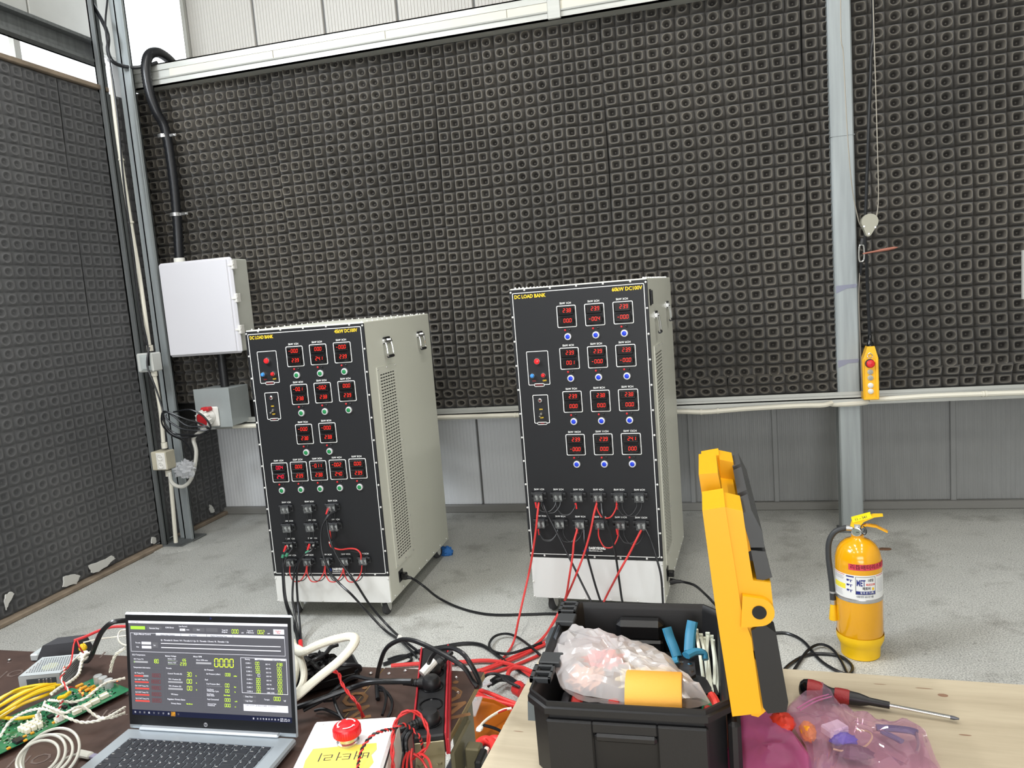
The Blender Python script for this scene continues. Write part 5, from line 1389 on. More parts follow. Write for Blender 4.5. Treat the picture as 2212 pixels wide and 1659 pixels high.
tag(o, 'crumpled translucent white plastic bag lying across the toolbox', 'bag')
o = crumple('connector_clump', (-0.2059,1.3472,0.905), .035, .028, .012, mat('red_connector', C(210,60,54), .5), 1.0); tag(o, 'red connectors seen through the milky plastic bag', 'connectors')
o = crumple('connector_clump', (-0.1205,1.2873,0.9), .05, .035, .014, mat('cream_connector', C(226,218,176), .5), 4.0); tag(o, 'cream connectors seen through the milky plastic bag', 'connectors')
o = crumple('connector_clump', (-0.2324,1.2851,0.9), .03, .035, .011, mat('peach_connector', C(214,160,130), .5), 7.0); tag(o, 'peach-coloured parts seen through the left end of the milky plastic bag', 'connectors')
tp = (-0.1025,1.1631,0.937)
t = thing('tape_roll', 'wide roll of yellow masking tape standing just behind the front rim of the toolbox', 'tape', ((-0.101,1.1486,0.95)[0]-.049, 1.212, .905))
AX = (1,0,0)
MB().lathe((0,0,0), [(.038,.0),(.0465,.0),(.0475,.002),(.0475,.090),(.0465,.092),(.038,.092)], 44, AX, cap=False).build('tape', mat('masking_tape_yellow', C(222,160,62), .6, bump=.15, bscale=150), t)
MB().lathe((0,0,0), [(.038,.092),(.036,.092),(.036,.0),(.038,.0)], 44, AX, cap=False).build('core', mat('card_core', C(170,150,120), .8), t)
tl = mat('teal_blue_grip', C(48,124,160), .5); jaw = mat('dark_tool_steel', C(70,70,74), .35, .6)
t = thing('crimping_tool', 'crimping tool with two blue handles standing in the toolbox corner', 'crimper', (-0.0595,1.3792,0.895))
bs_ = Vector((-0.0595,1.3792,0.895))
def rel(P): return [tuple(Vector(p)-bs_) for p in P]
MB().tube(rel([(-0.0954,1.485,0.9078), (-0.0895,1.475,0.8911), (-0.0824,1.46,0.8791), (-0.0755,1.445,0.8656)]), .0105, 10, 4, flat=.7).build('handle', tl, t)
MB().tube(rel([(-0.0436,1.485,0.9231), (-0.048,1.475,0.9052), (-0.0504,1.46,0.89), (-0.0517,1.445,0.8781)]), .0115, 10, 4, flat=.7).build('handle', tl, t)
MB().tube(rel([(-0.0552,1.3661,0.91), (-0.0402,1.3819,0.91), (-0.0235,1.3896,0.905), (-0.0207,1.3824,0.895)]), .010, 8, 4, flat=.6).build('finger_guard', tl, t)
MB().tube(rel([(-0.0835,1.3486,0.905), (-0.0691,1.3489,0.91)]), .009, 8, 1, flat=.6).build('finger_guard', tl, t)
jp = rel([(-0.0725,1.3629,0.9),(-0.0406,1.3763,0.9),(-0.0379,1.3195,0.9),(-0.0562,1.2965,0.9),(-0.0775,1.3328,0.9)])
MB().prism([(p[0],p[1]) for p in jp], 'z', -.002, .004).build('jaw_plate', jaw, t)
for p in rel([(-0.0486,1.3516,0.905),(-0.0459,1.3294,0.905),(-0.0645,1.3573,0.905)]): MB().cyl((p[0],p[1],.003),(p[0],p[1],.0065), .0042, n=10).build('rivet', chrome, t)
t = thing('cable_cutter', 'grey curved-blade cable cutter below the blue crimping tool', 'cutter', (-0.0298,1.344,0.865)); bs_ = Vector((-0.0298,1.344,0.865))
jp = rel([(-0.0548,1.3583,0.865),(-0.0381,1.3735,0.865),(-0.0214,1.3648,0.865),(-0.012,1.3295,0.865),(-0.0139,1.3134,0.865),(-0.0356,1.2988,0.865)]); MB().prism([(p[0],p[1]) for p in jp], 'z', -.002, .004).build('blade', jaw, t)
MB().tube(rel([(-0.0294,1.4595,0.865),(-0.0192,1.4139,0.865),(-0.0092,1.3542,0.865),(-0.0021,1.3068,0.865)]), .0045, 6, 3).build('shank', blackp, t)
t = thing('pliers', 'pliers with red curved handles at the right end of the toolbox', 'pliers', (-0.0063,1.2311,0.895)); bs_ = Vector((-0.0063,1.2311,0.895))
MB().tube(rel([(-0.0117,1.2376,0.905), (-0.006,1.2172,0.907), (-0.0028,1.1999,0.905), (-0.0063,1.196,0.895)]), .0075, 8, 4).build('handle', mat('coral_red_grip', C(208,60,54), .45), t)
MB().tube(rel([(-0.0196,1.2413,0.88), (-0.017,1.2254,0.877)]), .007, 8, 1).build('handle', MATS['coral_red_grip'], t)
t = tag(MB().box(*(Vector((-0.0173,1.2415,0.865))-Vector((.012,.012,.01))), *(Vector((-0.0167,1.2824,0.865))+Vector((.012,.004,.012))), .004).build('green_file_handle', mat('green_handle', C(20,120,84), .45)), 'green plastic handle beside the red-handled pliers in the toolbox', 'handle')
for i, (p, q, l) in enumerate((((-0.2433,1.264,0.88), (-0.2452,1.2217,0.865), 'red-handled snips under the left end of the plastic bag'), ((-0.1793,1.2472,0.88), (-0.169,1.2084,0.865), 'red-handled tool under the plastic bag just left of the tape roll'))):
    t = thing('snips', l, 'snips', p); d = Vector(q)-Vector(p)
    MB().tube([(0,0,0), tuple(d*.5+Vector((0,0,.004))), tuple(d)], .0105, 8, 4, flat=.6).build('handle', MATS['coral_red_grip'], t)
    MB().tube([(-.022,.01,-.005), tuple(d+Vector((-.024,0,-.004)))], .009, 8, 1, flat=.5).build('handle', jaw, t)
tiesm = mat('nylon_tie_white', C(214,220,206), .45)
random.seed(5)
for i, (a, b_) in enumerate((((-0.0377,1.495,0.8961), (-0.0256,1.361,0.865)), ((-0.0291,1.495,0.8866), (-0.0175,1.3452,0.865)), ((-0.023,1.495,0.8799), (-0.0128,1.3326,0.865)), ((-0.0154,1.505,0.8853), (-0.0097,1.3265,0.865)), ((-0.0084,1.505,0.8796), (-0.0074,1.3203,0.865)), ((-0.0061,1.495,0.8747), (-0.0027,1.3145,0.865)))):
    A = Vector(a); B = Vector(b_); Cc = (A+B)*.5+Vector((random.uniform(-.006,.004), 0, random.uniform(-.004,.008)))
    m = MB().tube([tuple(A), tuple(Cc), tuple(B)], .0032, 6, 5, flat=.45); m.box(A.x-.0045, A.y-.003, A.z-.004, A.x+.0045, A.y+.003, A.z+.006, .001)
    tag(m.build('cable_tie', tiesm), ('leftmost','second from left','third from left','third from right','second from right','rightmost')[i]+' white nylon cable tie in the bundle beside the blue crimping tool', 'cable tie', 'white cable ties in the toolbox')
for pts, z, l, mm in (([(-0.307,1.5279,0.835),(-0.2544,1.5868,0.835),(-0.2228,1.5345,0.835),(-0.1998,1.4559,0.835),(-0.2466,1.4519,0.835)] , .835, 'dark flat tool partly under the upper edge of the plastic bag', greyp), ([(-0.2109,1.3151,0.835),(-0.1094,1.3175,0.835),(-0.1068,1.2652,0.835),(-0.2116,1.2538,0.835)], .835, 'dark grey tool case on the toolbox floor in front of the tape roll', greyp)):
    tag(MB().prism([(p[0],p[1]) for p in pts], 'z', z-.02, z).build('flat_tool', mm), l, 'tool')
MB().box(-.140, -.180, .013, .140, .180, .06, .01).build('tool_tray', tbi, tbx)

# ------------------------------------------------------------------ screwdriver
a = Vector((0.1534,1.47,0.8)); b_ = Vector((0.4133,1.4101,0.788)); L_ = (b_-a).length
t = thing('screwdriver', 'screwdriver with a red and black handle and long bright shaft on the pale plywood', 'screwdriver', a, rot=Vector((b_-a)).to_track_quat('X', 'Z').to_euler())
ax_ = (1,0,0); rr = mat('deep_red_grip', C(140,32,34), .45, bump=.3, bscale=300)
MB().lathe((0,0,0), [(.004,-.002),(.012,.0),(.018,.006),(.0195,.014)], 24, ax_).build('butt_cap', blackg, t)
MB().lathe((0,0,0), [(.0195,.014),(.020,.022),(.0185,.034),(.0165,.042)], 24, ax_, cap=False).build('red_grip', rr, t)
MB().lathe((0,0,0), [(.0163,.042),(.013,.050),(.0115,.058),(.0125,.066)], 24, ax_, cap=False).build('neck', blackp, t)
MB().lathe((0,0,0), [(.0132,.062),(.0140,.068),(.0140,.084),(.0128,.088)], 24, ax_).build('red_grip', rr, t)
MB().lathe((0,0,0), [(.0125,.088),(.0115,.105),(.0085,.118),(.0072,.122),(.0066,.150),(.0064,.156)], 20, ax_).build('handle_taper', blackp, t)
MB().lathe((0,0,0), [(.0034,.15),(.0034,L_-.014)], 12, ax_).build('shaft', chrome, t)
MB().lathe((0,0,0), [(.0036,L_-.014),(.0036,L_-.008),(.0016,L_)], 8, ax_).build('tip', jaw, t)

# ------------------------------------------------------------------ bags on the plywood
pk = film('magenta_bag_film', (.80,.22,.48,1), .68, .15); pk2 = film('pale_pink_bag_film', (.88,.60,.78,1), .20, .05)
o = outline_bag('pink_bag', [(0.0252,1.4002,0.8),(0.0597,1.3909,0.8),(0.0955,1.3946,0.8),(0.1166,1.3477,0.8),(0.1363,1.2863,0.8),(0.1429,1.2415,0.8),(0.1219,1.1454,0.8),(0.0239,1.1008,0.8),(-0.0159,1.1501,0.8),(-0.0055,1.2238,0.8),(0.0138,1.2791,0.8)], .782, .806, pk, 12.0, rough=.006, freq=20); tag(o, 'bright magenta pink plastic bag beside the toolbox', 'bag')
o = crumple('red_part', (0.1086,1.3468,0.8), .022, .03, .012, mat('orange_red_part', C(216,60,40), .5), 21.0, amp=.15); tag(o, 'orange-red part inside the magenta bag', 'part')
o = outline_bag('resealable_bag', [(0.1908,1.484,0.8),(0.2082,1.435,0.8),(0.2293,1.3822,0.8),(0.2525,1.3742,0.8),(0.2898,1.3549,0.8),(0.3376,1.3544,0.8),(0.3406,1.3298,0.8),(0.3363,1.2646,0.8),(0.3288,1.1512,0.8),(0.2122,1.0768,0.8),(0.1254,1.0744,0.8),(0.1366,1.2161,0.8),(0.1392,1.28,0.8),(0.1179,1.3598,0.8),(0.1117,1.3774,0.8),(0.1522,1.446,0.8)], .782, .820, pk2, 17.0, rough=.013, freq=34); tag(o, 'clear pale pink resealable bag of small parts on the pale plywood', 'bag'); o_bag = o
o = crumple('orange_part', (0.1484,1.3222,0.8), .014, .026, .012, mat('amber_part', C(232,150,20), .4), 31.0, amp=.14); tag(o, 'amber yellow part inside the resealable bag', 'part')
c_ = (0.1919,1.3173,0.812)
t = thing('white_connector', 'white rectangular connector block inside the resealable bag', 'connector', c_, math.radians(35)); MB().box(-.020,-.014,-.01,.020,.014,.006,.003).build('block', mat('nylon_white', C(226,226,228), .4), t); MB().box(-.016,-.0145,.0,-.004,-.010,.0075,.001).box(.004,-.0145,.0,.016,-.010,.0075,.001).build('key_rib', MATS['nylon_white'], t)
o = crumple('blue_part', (0.2029,1.3002,0.802), .022, .016, .011, mat('violet_blue_part', C(70,80,200), .4), 33.0, amp=.14); tag(o, 'violet blue part inside the resealable bag', 'part')
o = crumple('dark_part', (0.2145,1.2722,0.798), .03, .018, .009, mat('aubergine_part', C(90,60,80), .5), 37.0, amp=.15); tag(o, 'dark part at the bottom of the resealable bag', 'part')
cable('yellow_wire_loop', [(0.2291,1.3305,0.803),(0.2472,1.3283,0.803),(0.2505,1.3121,0.803),(0.2367,1.2865,0.803),(0.2185,1.2739,0.803),(0.1956,1.266,0.803),(0.1818,1.2696,0.803)], .0016, mat('pale_yellow_wire', C(206,196,140), .5), 'pale yellow wire loop inside the resealable bag', 'wire', n=6)
t = thing('small_knife', 'dusty blue-handled tool inside the right end of the resealable bag', 'tool', (0.3047,1.3396,0.8)); bs_ = Vector((0.3047,1.3396,0.8))
MB().tube(rel([(0.2635,1.343,0.802),(0.2909,1.3432,0.802),(0.3159,1.3403,0.802),(0.3253,1.3345,0.802)]), .008, 8, 3, flat=.6).build('handle', mat('dusty_blue', C(62,84,128), .45), t)
MB().tube(rel([(0.2702,1.3325,0.802),(0.2851,1.3176,0.802),(0.2952,1.3053,0.802)]), .006, 8, 3, flat=.6).build('handle', MATS['dusty_blue'], t)
MB().tube(rel([(0.3246,1.3316,0.802),(0.3187,1.2975,0.802),(0.3108,1.2773,0.802)]), .003, 6, 3).build('blade', steel, t)

m = MB()
for k in (0, 1):
    A_ = Vector((0.1385,1.3855,0.806)); B_ = Vector((0.201,1.4401,0.806)); off_ = Vector((.004,-.007,0))*k
    m = MB().tube([tuple(A_+off_), tuple((A_+B_)*.5+off_+Vector((0,0,.004))), tuple(B_+off_)], .0013, 6, 4)
    m.build('seal_ridge', mat('seal_pink', C(206,120,168), .3), o_bag)
# ------------------------------------------------------------------ emergency stop box
eb = thing('emergency_stop_box', 'white plastic box with a red mushroom emergency stop button and a yellow tape label', 'switch box', (-.703, 1.144, TZ), math.radians(12.5))
MB().box(0, -.20, 0, .152, 0, .082, .006).build('box_body', whitep, eb)
MB().box(.001, -.199, .083, .151, -.001, .092, .006).build('box_lid', mat('clean_white_plastic', C(226,226,228), .35), eb)
MB().box(.0, -.20, .0815, .152, 0, .0835, .0005).build('gasket', greyp, eb)
for x, y in ((.014,-.014),(.138,-.014)): MB().lathe((x,y,.092), [(.0065,0),(.0062,.0012),(.003,.0006),(0,.0006)], 14, cap=False).build('corner_screw', whitep, eb)
eb_c = Matrix.Rotation(math.radians(-12.5), 4, 'Z') @ (Vector((-0.6105,1.0883,0.875))-Vector((-.703,1.144,.875)))
bx_, by_ = eb_c.x, eb_c.y
MB().lathe((bx_,by_,.092), [(.019,0),(.019,.004),(.016,.006),(.015,.016)], 24).build('button_collar', steel, eb)
sb = MB(); prof_ = [(.016,.014),(.0225,.015),(.0232,.018),(.0232,.027),(.0215,.031),(.017,.0325),(0,.0335)]
sb.lathe((bx_,by_,.092), prof_, 36, cap=False)
for i in range(36):
    a = 2*PI*i/36; c, s = math.cos(a), math.sin(a)
    sb.cyl((bx_+c*.0230,by_+s*.0230,.108),(bx_+c*.0230,by_+s*.0230,.120), .0008, n=4)
bo = sb.build('stop_button', mat('mushroom_red', C(206,28,36), .3), eb)
ar = MB()
for k in range(3):
    a0 = math.radians(k*120+20)
    vs = []; N = 8
    for i in range(N+1):
        a = a0+math.radians(80)*i/N; wd = .0012
        vs += [(bx_+(.0145-wd)*math.cos(a), by_+(.0145-wd)*math.sin(a), .1257), (bx_+(.0145+wd)*math.cos(a), by_+(.0145+wd)*math.sin(a), .1257)]
    ar.add(vs, [(2*i, 2*i+1, 2*i+3, 2*i+2) for i in range(N)])
    a = a0+math.radians(88); e = a0+math.radians(76)
    ar.add([(bx_+.0115*math.cos(e), by_+.0115*math.sin(e), .1258), (bx_+.0178*math.cos(e), by_+.0178*math.sin(e), .1257), (bx_+.0148*math.cos(a), by_+.0148*math.sin(a), .1257)], [(0,1,2)])
ar.build('rotation_arrows', printw, bo, smooth=False)
MB().add([(.022,-.088,.0925),(.128,-.082,.0925),(.132,-.10,.0925),(.126,-.115,.0925),(.134,-.135,.0925),(.128,-.155,.0925),(.022,-.155,.0925),(.018,-.12,.0925)], [tuple(range(8))[::-1]]).build('tape_label', mat('paper_tape_yellow', C(242,224,96), .6), eb, smooth=False)
MB().text('배터리', .026, (.080,-.112,.0929), (-1,0,0), (0,-1,0), 'CENTER', 1.25, -.012).build('handwriting', ink, eb, smooth=False)

# ------------------------------------------------------------------ power strip
A0 = Vector((-0.5461,1.2125,0.82)); A1 = Vector((-0.6479,1.5315,0.82)); B0 = Vector((-0.503,1.2128,0.82))
dirv = (A1-A0); ang = math.atan2(dirv.y, dirv.x)-PI/2
ps = thing('power_strip', 'black power strip with red side rails lying on the brown table', 'power strip', (A0.x, A0.y, TZ), ang)
PLn = dirv.length; PW = .058
MB().box(0, -.02, .002, PW, PLn, .040, .003).build('body', blackp, ps)
MB().box(-.003, 0, .0, .0005, PLn, .043, .001).build('red_rail', mat('rail_red', C(176,40,50), .4), ps)
MB().box(PW-.0005, -.02, .0, PW+.003, PLn, .043, .001).box(PW+.003,-.02,.0,PW+.007,PLn,.030,.001).build('red_rail', MATS['rail_red'], ps)
for k, yy in enumerate((.025, .085, .155, .212)):
    s_ = MB().lathe((PW/2, yy, .040), [(.0235,0),(.0235,.0015),(.0205,.002),(.0195,-.010),(0,-.010)], 24, cap=False).build('socket', blackg, ps)
    for dx in (-.0095, .0095): MB().cyl((PW/2+dx, yy, .030),(PW/2+dx, yy, .0303), .003, n=8).build('pin_hole', greyp, s_)
    MB().box(PW/2-.002, yy+.0185, .031, PW/2+.002, yy+.0215, .041).box(PW/2-.002, yy-.0215, .031, PW/2+.002, yy-.0185, .041).build('earth_clip', steel, s_)
bp_ = MB().box(.002, -.075, .0, PW-.002, -.02, .004, .001); bp_.box(.002,-.024,.0,PW-.002,-.02,.030,.001); bp_.cyl((.012,-.05,.003),(.012,-.05,.007), .005, n=10); bp_.cyl((PW-.012,-.05,.003),(PW-.012,-.05,.007), .005, n=10)
bp_.build('end_bracket', mat('brassy_zinc', C(150,142,118), .3, .8), ps)
def plug(name, label, base, direc, cord=None, m=blackp, white=False, h=.026):
    """round moulded plug, its strain relief leaving sideways"""
    B = Vector(base); t = thing(name, label, 'plug', B)
    d = Vector(direc).normalized()
    MB().lathe((0,0,0), [(.0175,0),(.019,.003),(.0185,h),(.014,h+.006),(0,h+.007)], 22).build('plug_body', m, t)
    MB().tube([(0,0,h*.55), tuple(d*.025+Vector((0,0,h*.6)))], .0115, 12, 1).build('plug_neck', m, t)
    st = MB()
    for i in range(6): st.cyl(d*(.025+i*.0055)+Vector((0,0,h*.6)), d*(.029+i*.0055)+Vector((0,0,h*.6)), .0088-i*.0006, n=10)
    st.cyl(d*.022+Vector((0,0,h*.6)), d*.06+Vector((0,0,h*.6)), .0058, n=8)
    st.build('strain_relief', m, t)
    if white: MB().box(-.008,-.012,h+.002,.012,.008,h+.014,.002).build('tag', whitep, t)
    return t
def onstrip(x, y, z): v = Matrix.Translation((A0.x,A0.y,TZ)) @ Matrix.Rotation(ang, 4, 'Z') @ Vector((x,y,z)); return (v.x,v.y,v.z)
plug('power_plug', 'black round plug with its cable leaving left, in the third socket of the power strip', onstrip(.028,.155,.036), (-1,-.05,0), h=.020)
plug('power_plug', 'black plug with white-labelled cable at the far end of the power strip', onstrip(.028,.212,.036), (.5,.9,.3), h=.018)
plug('power_plug', 'black angled plug in the near socket of the power strip, cable leaving towards the camera', onstrip(.030,.025,.036), (-.8,-.75,-.05), h=.020)
p = Vector(onstrip(.020,.190,.062)); t = thing('cable_label', 'white sleeve label on the cable above the power strip', 'label', p); MB().cyl((-.008,-.012,-.006),(.010,.016,.010), .0095, n=10).build('sleeve', whitep, t)

# ------------------------------------------------------------------ electronics on the brown table
a = Vector((-1.5683,1.3285,0.82)); b_ = Vector((-1.4886,1.3507,0.82))
psu = thing('power_supply', 'silver perforated metal power supply on the far left of the brown table', 'power supply', (a.x, a.y, TZ), math.atan2(b_.y-a.y, b_.x-a.x))
al = mat('bare_aluminium_case', C(186,192,194), .35, .25)
PWd, PDp, PHt = .095, .098, .034
mb = MB()
mb.box(0,0,0,PWd,PDp,.002); mb.box(0,0,0,PWd,.0015,PHt); mb.box(0,PDp-.0015,0,PWd,PDp,PHt)
# perforated top: bars round rows of holes
def perforated(mb, o, ux, uy, W, D, mx0, mx1, my0, my1, nx, ny, fill=.42):
    o = Vector(o); ux = Vector(ux); uy = Vector(uy)
    def q(u0, u1, v0, v1): mb.add([o+ux*u0+uy*v0, o+ux*u1+uy*v0, o+ux*u1+uy*v1, o+ux*u0+uy*v1], [(0,1,2,3)])
    q(0, W, 0, my0); q(0, W, D-my1, D); q(0, mx0, my0, D-my1); q(W-mx1, W, my0, D-my1)
    cw = (W-mx0-mx1)/nx; ch = (D-my0-my1)/ny
    for j in range(ny):
        v = my0+j*ch; q(mx0, W-mx1, v, v+ch*fill)
        for i in range(nx+1):
            u = mx0+i*cw-(cw*.5 if j % 2 and 0 < i else 0); q(max(mx0, u-cw*fill/2), min(W-mx1, u+cw*fill/2), v+ch*fill, v+ch)
perforated(mb, (0,0,PHt), (1,0,0), (0,1,0), PWd, PDp, .006, .004, .014, .010, 15, 10)
perforated(mb, (PWd,0,0), (0,1,0), (0,0,1), PDp, PHt, .01, .004, .006, .004, 16, 5)
mb.build('case', al, psu, smooth=False)
MB().box(.004,.004,.004,PWd-.003,PDp-.004,PHt-.008).build('circuit_inside', mat('shadow_green_board', C(30,44,40), .6), psu, smooth=False)  # dark green board under the perforated top
MB().cyl((.045,.05,.01),(.045,.05,PHt-.003), .018, n=14).build('winding', mat('yellow_winding', C(190,190,110), .5), psu)
MB().box(.018,-.0008,.012,.086,.0,.026).build('side_slot', mat('slot_dark', C(70,76,80), .5), psu, smooth=False)
for x in (.045,.055,.062,.072): MB().box(x,-.0016,.013,x+.004,-.0006,.024,.0006).build('slot_tab', steel, psu)
t = thing('black_module', 'black tape-wrapped module on the far edge of the brown table behind the silver power supply', 'module', (-1.6093,1.4991,0.78), math.radians(8))
mb = MB(); mb.loft([[(-.055,-.03,.002),(.055,-.035,.002),(.06,.03,.002),(-.05,.03,.002)], [(-.04,-.02,.036),(.045,-.022,.044),(.052,.02,.044),(-.028,.02,.038)]]); mb.build('wrapped_body', mat('matte_black_tape', C(46,46,50), .7), t)
MB().box(-.072,-.03,.0,-.05,.01,.018,.003).build('terminal_end', al, t)

F1 = Vector((-1.41,1.392)); F2 = Vector((-1.278,1.345)); dl = Vector((-.335,-.942))*.285
pcbang = math.atan2(F2.y-F1.y, F2.x-F1.x)
pcb = thing('circuit_board', 'long green circuit board full of white connectors left of the laptop', 'circuit board', (F1.x, F1.y, TZ), pcbang)
BW = (F2-F1).length; BL_ = .285
gpcb = mat('green_solder_mask', C(34,104,70), .3, var=.2, vscale=60, coat=.3)
MB().box(0,-BL_,.008,BW,0,.0098,.0003).build('board', gpcb, pcb)
for x, y in ((.006,-.006),(BW-.006,-.006),(.006,-BL_+.006),(BW-.006,-BL_+.006)): MB().cyl((x,y,0),(x,y,.008), .003, n=8).build('standoff', steel, pcb)
random.seed(21)
def loc_(px): v = Matrix.Rotation(-pcbang, 4, 'Z') @ (Vector(px)-Vector((F1.x,F1.y,TZ))); return v.x, v.y
for p in ((-1.381,1.3641,0.8), (-1.3611,1.3575,0.8), (-1.3386,1.3493,0.8)):
    x, y = loc_(p); c_ = MB().cyl((x,y,.0098),(x,y,.027), .0095, n=18).build('capacitor', mat('capacitor_sleeve', C(176,178,178), .35, .2), pcb)
    MB().lathe((x,y,.027), [(.0092,0),(.0085,.0012),(0,.0014)], 18, cap=False).build('capacitor_top', MATS['capacitor_sleeve'], c_)
am = mat('amber_component', C(214,150,40), .4); lw = mat('connector_ivory', C(226,222,200), .45)
for p in ((-1.4152,1.344,0.79), (-1.397,1.3356,0.79), (-1.3779,1.3314,0.79), (-1.3779,1.3394,0.79), (-1.3613,1.331,0.79)):
    x, y = loc_(p); MB().box(x-.004,y-.008,.0098,x+.004,y+.008,.015,.001).build('amber_component', am, pcb)
for p in ((-1.3657,1.1508,0.79), (-1.3511,1.1381,0.79), (-1.3598,1.1629,0.79), (-1.3624,1.1103,0.79), (-1.3456,1.203,0.79), (-1.3189,1.2717,0.79)):
    x, y = loc_(p); MB().box(x-.003,y-.0035,.0098,x+.003,y+.0035,.0135,.0008).build('amber_component', am, pcb)
for p in ((-1.3113,1.3045,0.79), (-1.3146,1.2815,0.79), (-1.3187,1.2625,0.79), (-1.3245,1.242,0.79), (-1.339,1.2106,0.79)):
    x, y = loc_(p); c_ = MB().box(x-.0045,y-.009,.0098,x+.0045,y+.009,.019,.001); c_.box(x-.0045,y-.009,.019,x-.003,y+.009,.021); c_.build('edge_connector', lw, pcb)
for i in range(3):
    for j in range(3):
        p = (-1.3872,1.1916,0.79); x, y = loc_(p); x += i*.0125; y += -j*.0118+i*.001
        c_ = MB().box(x-.0048,y-.0048,.0098,x+.0048,y+.0048,.020,.001); c_.box(x-.0048,y+.0022,.020,x-.0022,y+.0048,.0235); c_.box(x+.0022,y+.0022,.020,x+.0048,y+.0048,.0235); c_.build('pin_header', lw, pcb)
for p, a_, b2 in (((-1.365,1.1349,0.79),.010,.016), ((-1.363,1.2709,0.79),.007,.012), ((-1.372,1.221,0.79),.006,.012), ((-1.3715,1.2571,0.79),.006,.008)):
    x, y = loc_(p); MB().box(x-a_,y-b2*.5,.0098,x+a_,y+b2*.5,.016,.001).build('chip', blackp, pcb)
tiny = MB(); tiny2 = MB(); tr_ = MB()
for i in range(330):
    x = random.uniform(.01, BW-.012); y = random.uniform(-BL_+.01, -.02); k = random.random()
    w_, h_ = (random.uniform(.0008,.002), random.uniform(.0008,.002))
    (tiny if k < .45 else tiny2).box(x-w_, y-h_, .0098, x+w_, y+h_, .0112)
    if k > .7: tr_.box(x-.0003, y-random.uniform(.003,.012), .00982, x+.0003, y, .0100)
tiny.build('small_components', blackg, pcb, smooth=False)['kind'] = 'stuff'; tiny2.build('small_components', mat('solder_silver', C(180,186,176), .35, .5), pcb, smooth=False)['kind'] = 'stuff'
tr_.build('silk_marks', mat('silk_print', C(170,200,180), .6), pcb, smooth=False)['kind'] = 'stuff'
for p in ((-1.3959,1.3246,0.795), (-1.3787,1.3143,0.795), (-1.3604,1.3161,0.795), (-1.3393,1.3742,0.8)):
    x, y = loc_(p); MB().sphere((x,y,.0125), .0026, 10).build('lit_indicator', mat('lit_orange_led', C(255,96,40), .4, emit=6.0), pcb)
x, y = loc_((-1.4238,1.2666,0.79)); MB().sphere((x,y,.0115), .0014, 8).build('lit_indicator', mat('lit_green_led', C(60,240,90), .4, emit=4.0), pcb)
for p in ((-1.3764,1.1967,0.8), (-1.3256,1.1987,0.8)):
    x, y = loc_(p); MB().box(x-.006,y-.0045,.019,x+.006,y+.0045,.032,.001).build('wire_housing', mat('housing_white', C(226,224,218), .4), pcb)

def twist(name, pts, r, R, pitch, mats, label, cat='wire', group=None, n=2):
    """two or more insulated cores twisted round each other"""
    P = [Vector(p) for p in pts]; Q = []; k = len(P)
    for i in range(k-1):
        p0 = P[i-1] if i else P[0]*2-P[1]; p1 = P[i]; p2 = P[i+1]; p3 = P[i+2] if i+2 < k else P[-1]*2-P[-2]
        seg_n = max(2, int((p2-p1).length/(pitch/6)))
        for s in range(seg_n):
            t_ = s/seg_n; Q.append(.5*((2*p1)+(p2-p0)*t_+(2*p0-5*p1+4*p2-p3)*t_*t_+(3*p1-p0-3*p2+p3)*t_**3))
    Q.append(P[-1])
    acc = 0; pr_ = None; tracks = [[] for _ in range(n)]
    for i, p in enumerate(Q):
        d = (Q[min(i+1,len(Q)-1)]-Q[max(i-1,0)]).normalized()
        if pr_ is None: u = d.cross(Vector((0,0,1)) if abs(d.z) < .9 else Vector((1,0,0))).normalized()
        else: u = (pr_-d*pr_.dot(d)).normalized()
        pr_ = u; v = d.cross(u)
        if i: acc += (p-Q[i-1]).length
        for j in range(n):
            a = acc/pitch*2*PI+j*2*PI/n; tracks[j].append(tuple(p+u*(R*math.cos(a))+v*(R*math.sin(a))))
    t = thing(name, label, cat, (0,0,0), group=group)
    for j in range(n): MB().tube(tracks[j], r, 6, 1).build('core', mats[j % len(mats)], t)
    return t
ww = mat('white_wire', C(222,218,204), .45); rw = mat('red_wire', C(192,44,44), .4); yw = mat('yellow_wire', C(216,176,20), .4)
twist('twisted_wire', [(-1.4042,1.1304,0.8),(-1.3991,1.1505,0.82),(-1.3644,1.1543,0.84),(-1.3248,1.1566,0.85),(-1.2782,1.1496,0.85),(-1.244,1.147,0.84),(-1.2237,1.1528,0.83),(-1.1965,1.159,0.83),(-1.18,1.1772,0.83),(-1.187,1.2278,0.82)], .0018, .0015, .022, [ww], 'white twisted pair crossing the whole green board from left edge to laptop')
twist('twisted_wire', [(-1.3288,1.1717,0.85),(-1.2782,1.1458,0.86),(-1.255,1.1487,0.85),(-1.2474,1.1697,0.85),(-1.2404,1.1843,0.84),(-1.2209,1.1898,0.82),(-1.1875,1.19,0.82),(-1.1856,1.2242,0.81)], .0018, .0015, .022, [ww], 'white twisted pair hanging lower in front of the green board towards the laptop')
twist('twisted_wire', [(-1.3701,1.2205,0.83),(-1.3224,1.204,0.84),(-1.2875,1.2039,0.84),(-1.2736,1.2197,0.84),(-1.2604,1.2324,0.85),(-1.2604,1.2645,0.85),(-1.2491,1.3036,0.84)], .0018, .0015, .022, [ww], 'white twisted pair passing above the row of edge connectors')
twist('twisted_wire', [(-1.3849,1.2412,0.83),(-1.3888,1.2696,0.83),(-1.387,1.2995,0.83),(-1.3968,1.3294,0.83),(-1.4098,1.3516,0.84),(-1.4139,1.3647,0.85),(-1.4345,1.3986,0.84)], .0024, .0016, .02, [ww], 'thick white wire running from the yellow cables up to the knot behind the board')
twist('twisted_wire', [(-1.3601,1.1835,0.815),(-1.3509,1.1762,0.83),(-1.328,1.1666,0.845),(-1.337,1.1832,0.85)], .0013, .0018, .02, [ww], 'short white wires rising from the pin headers', n=3)
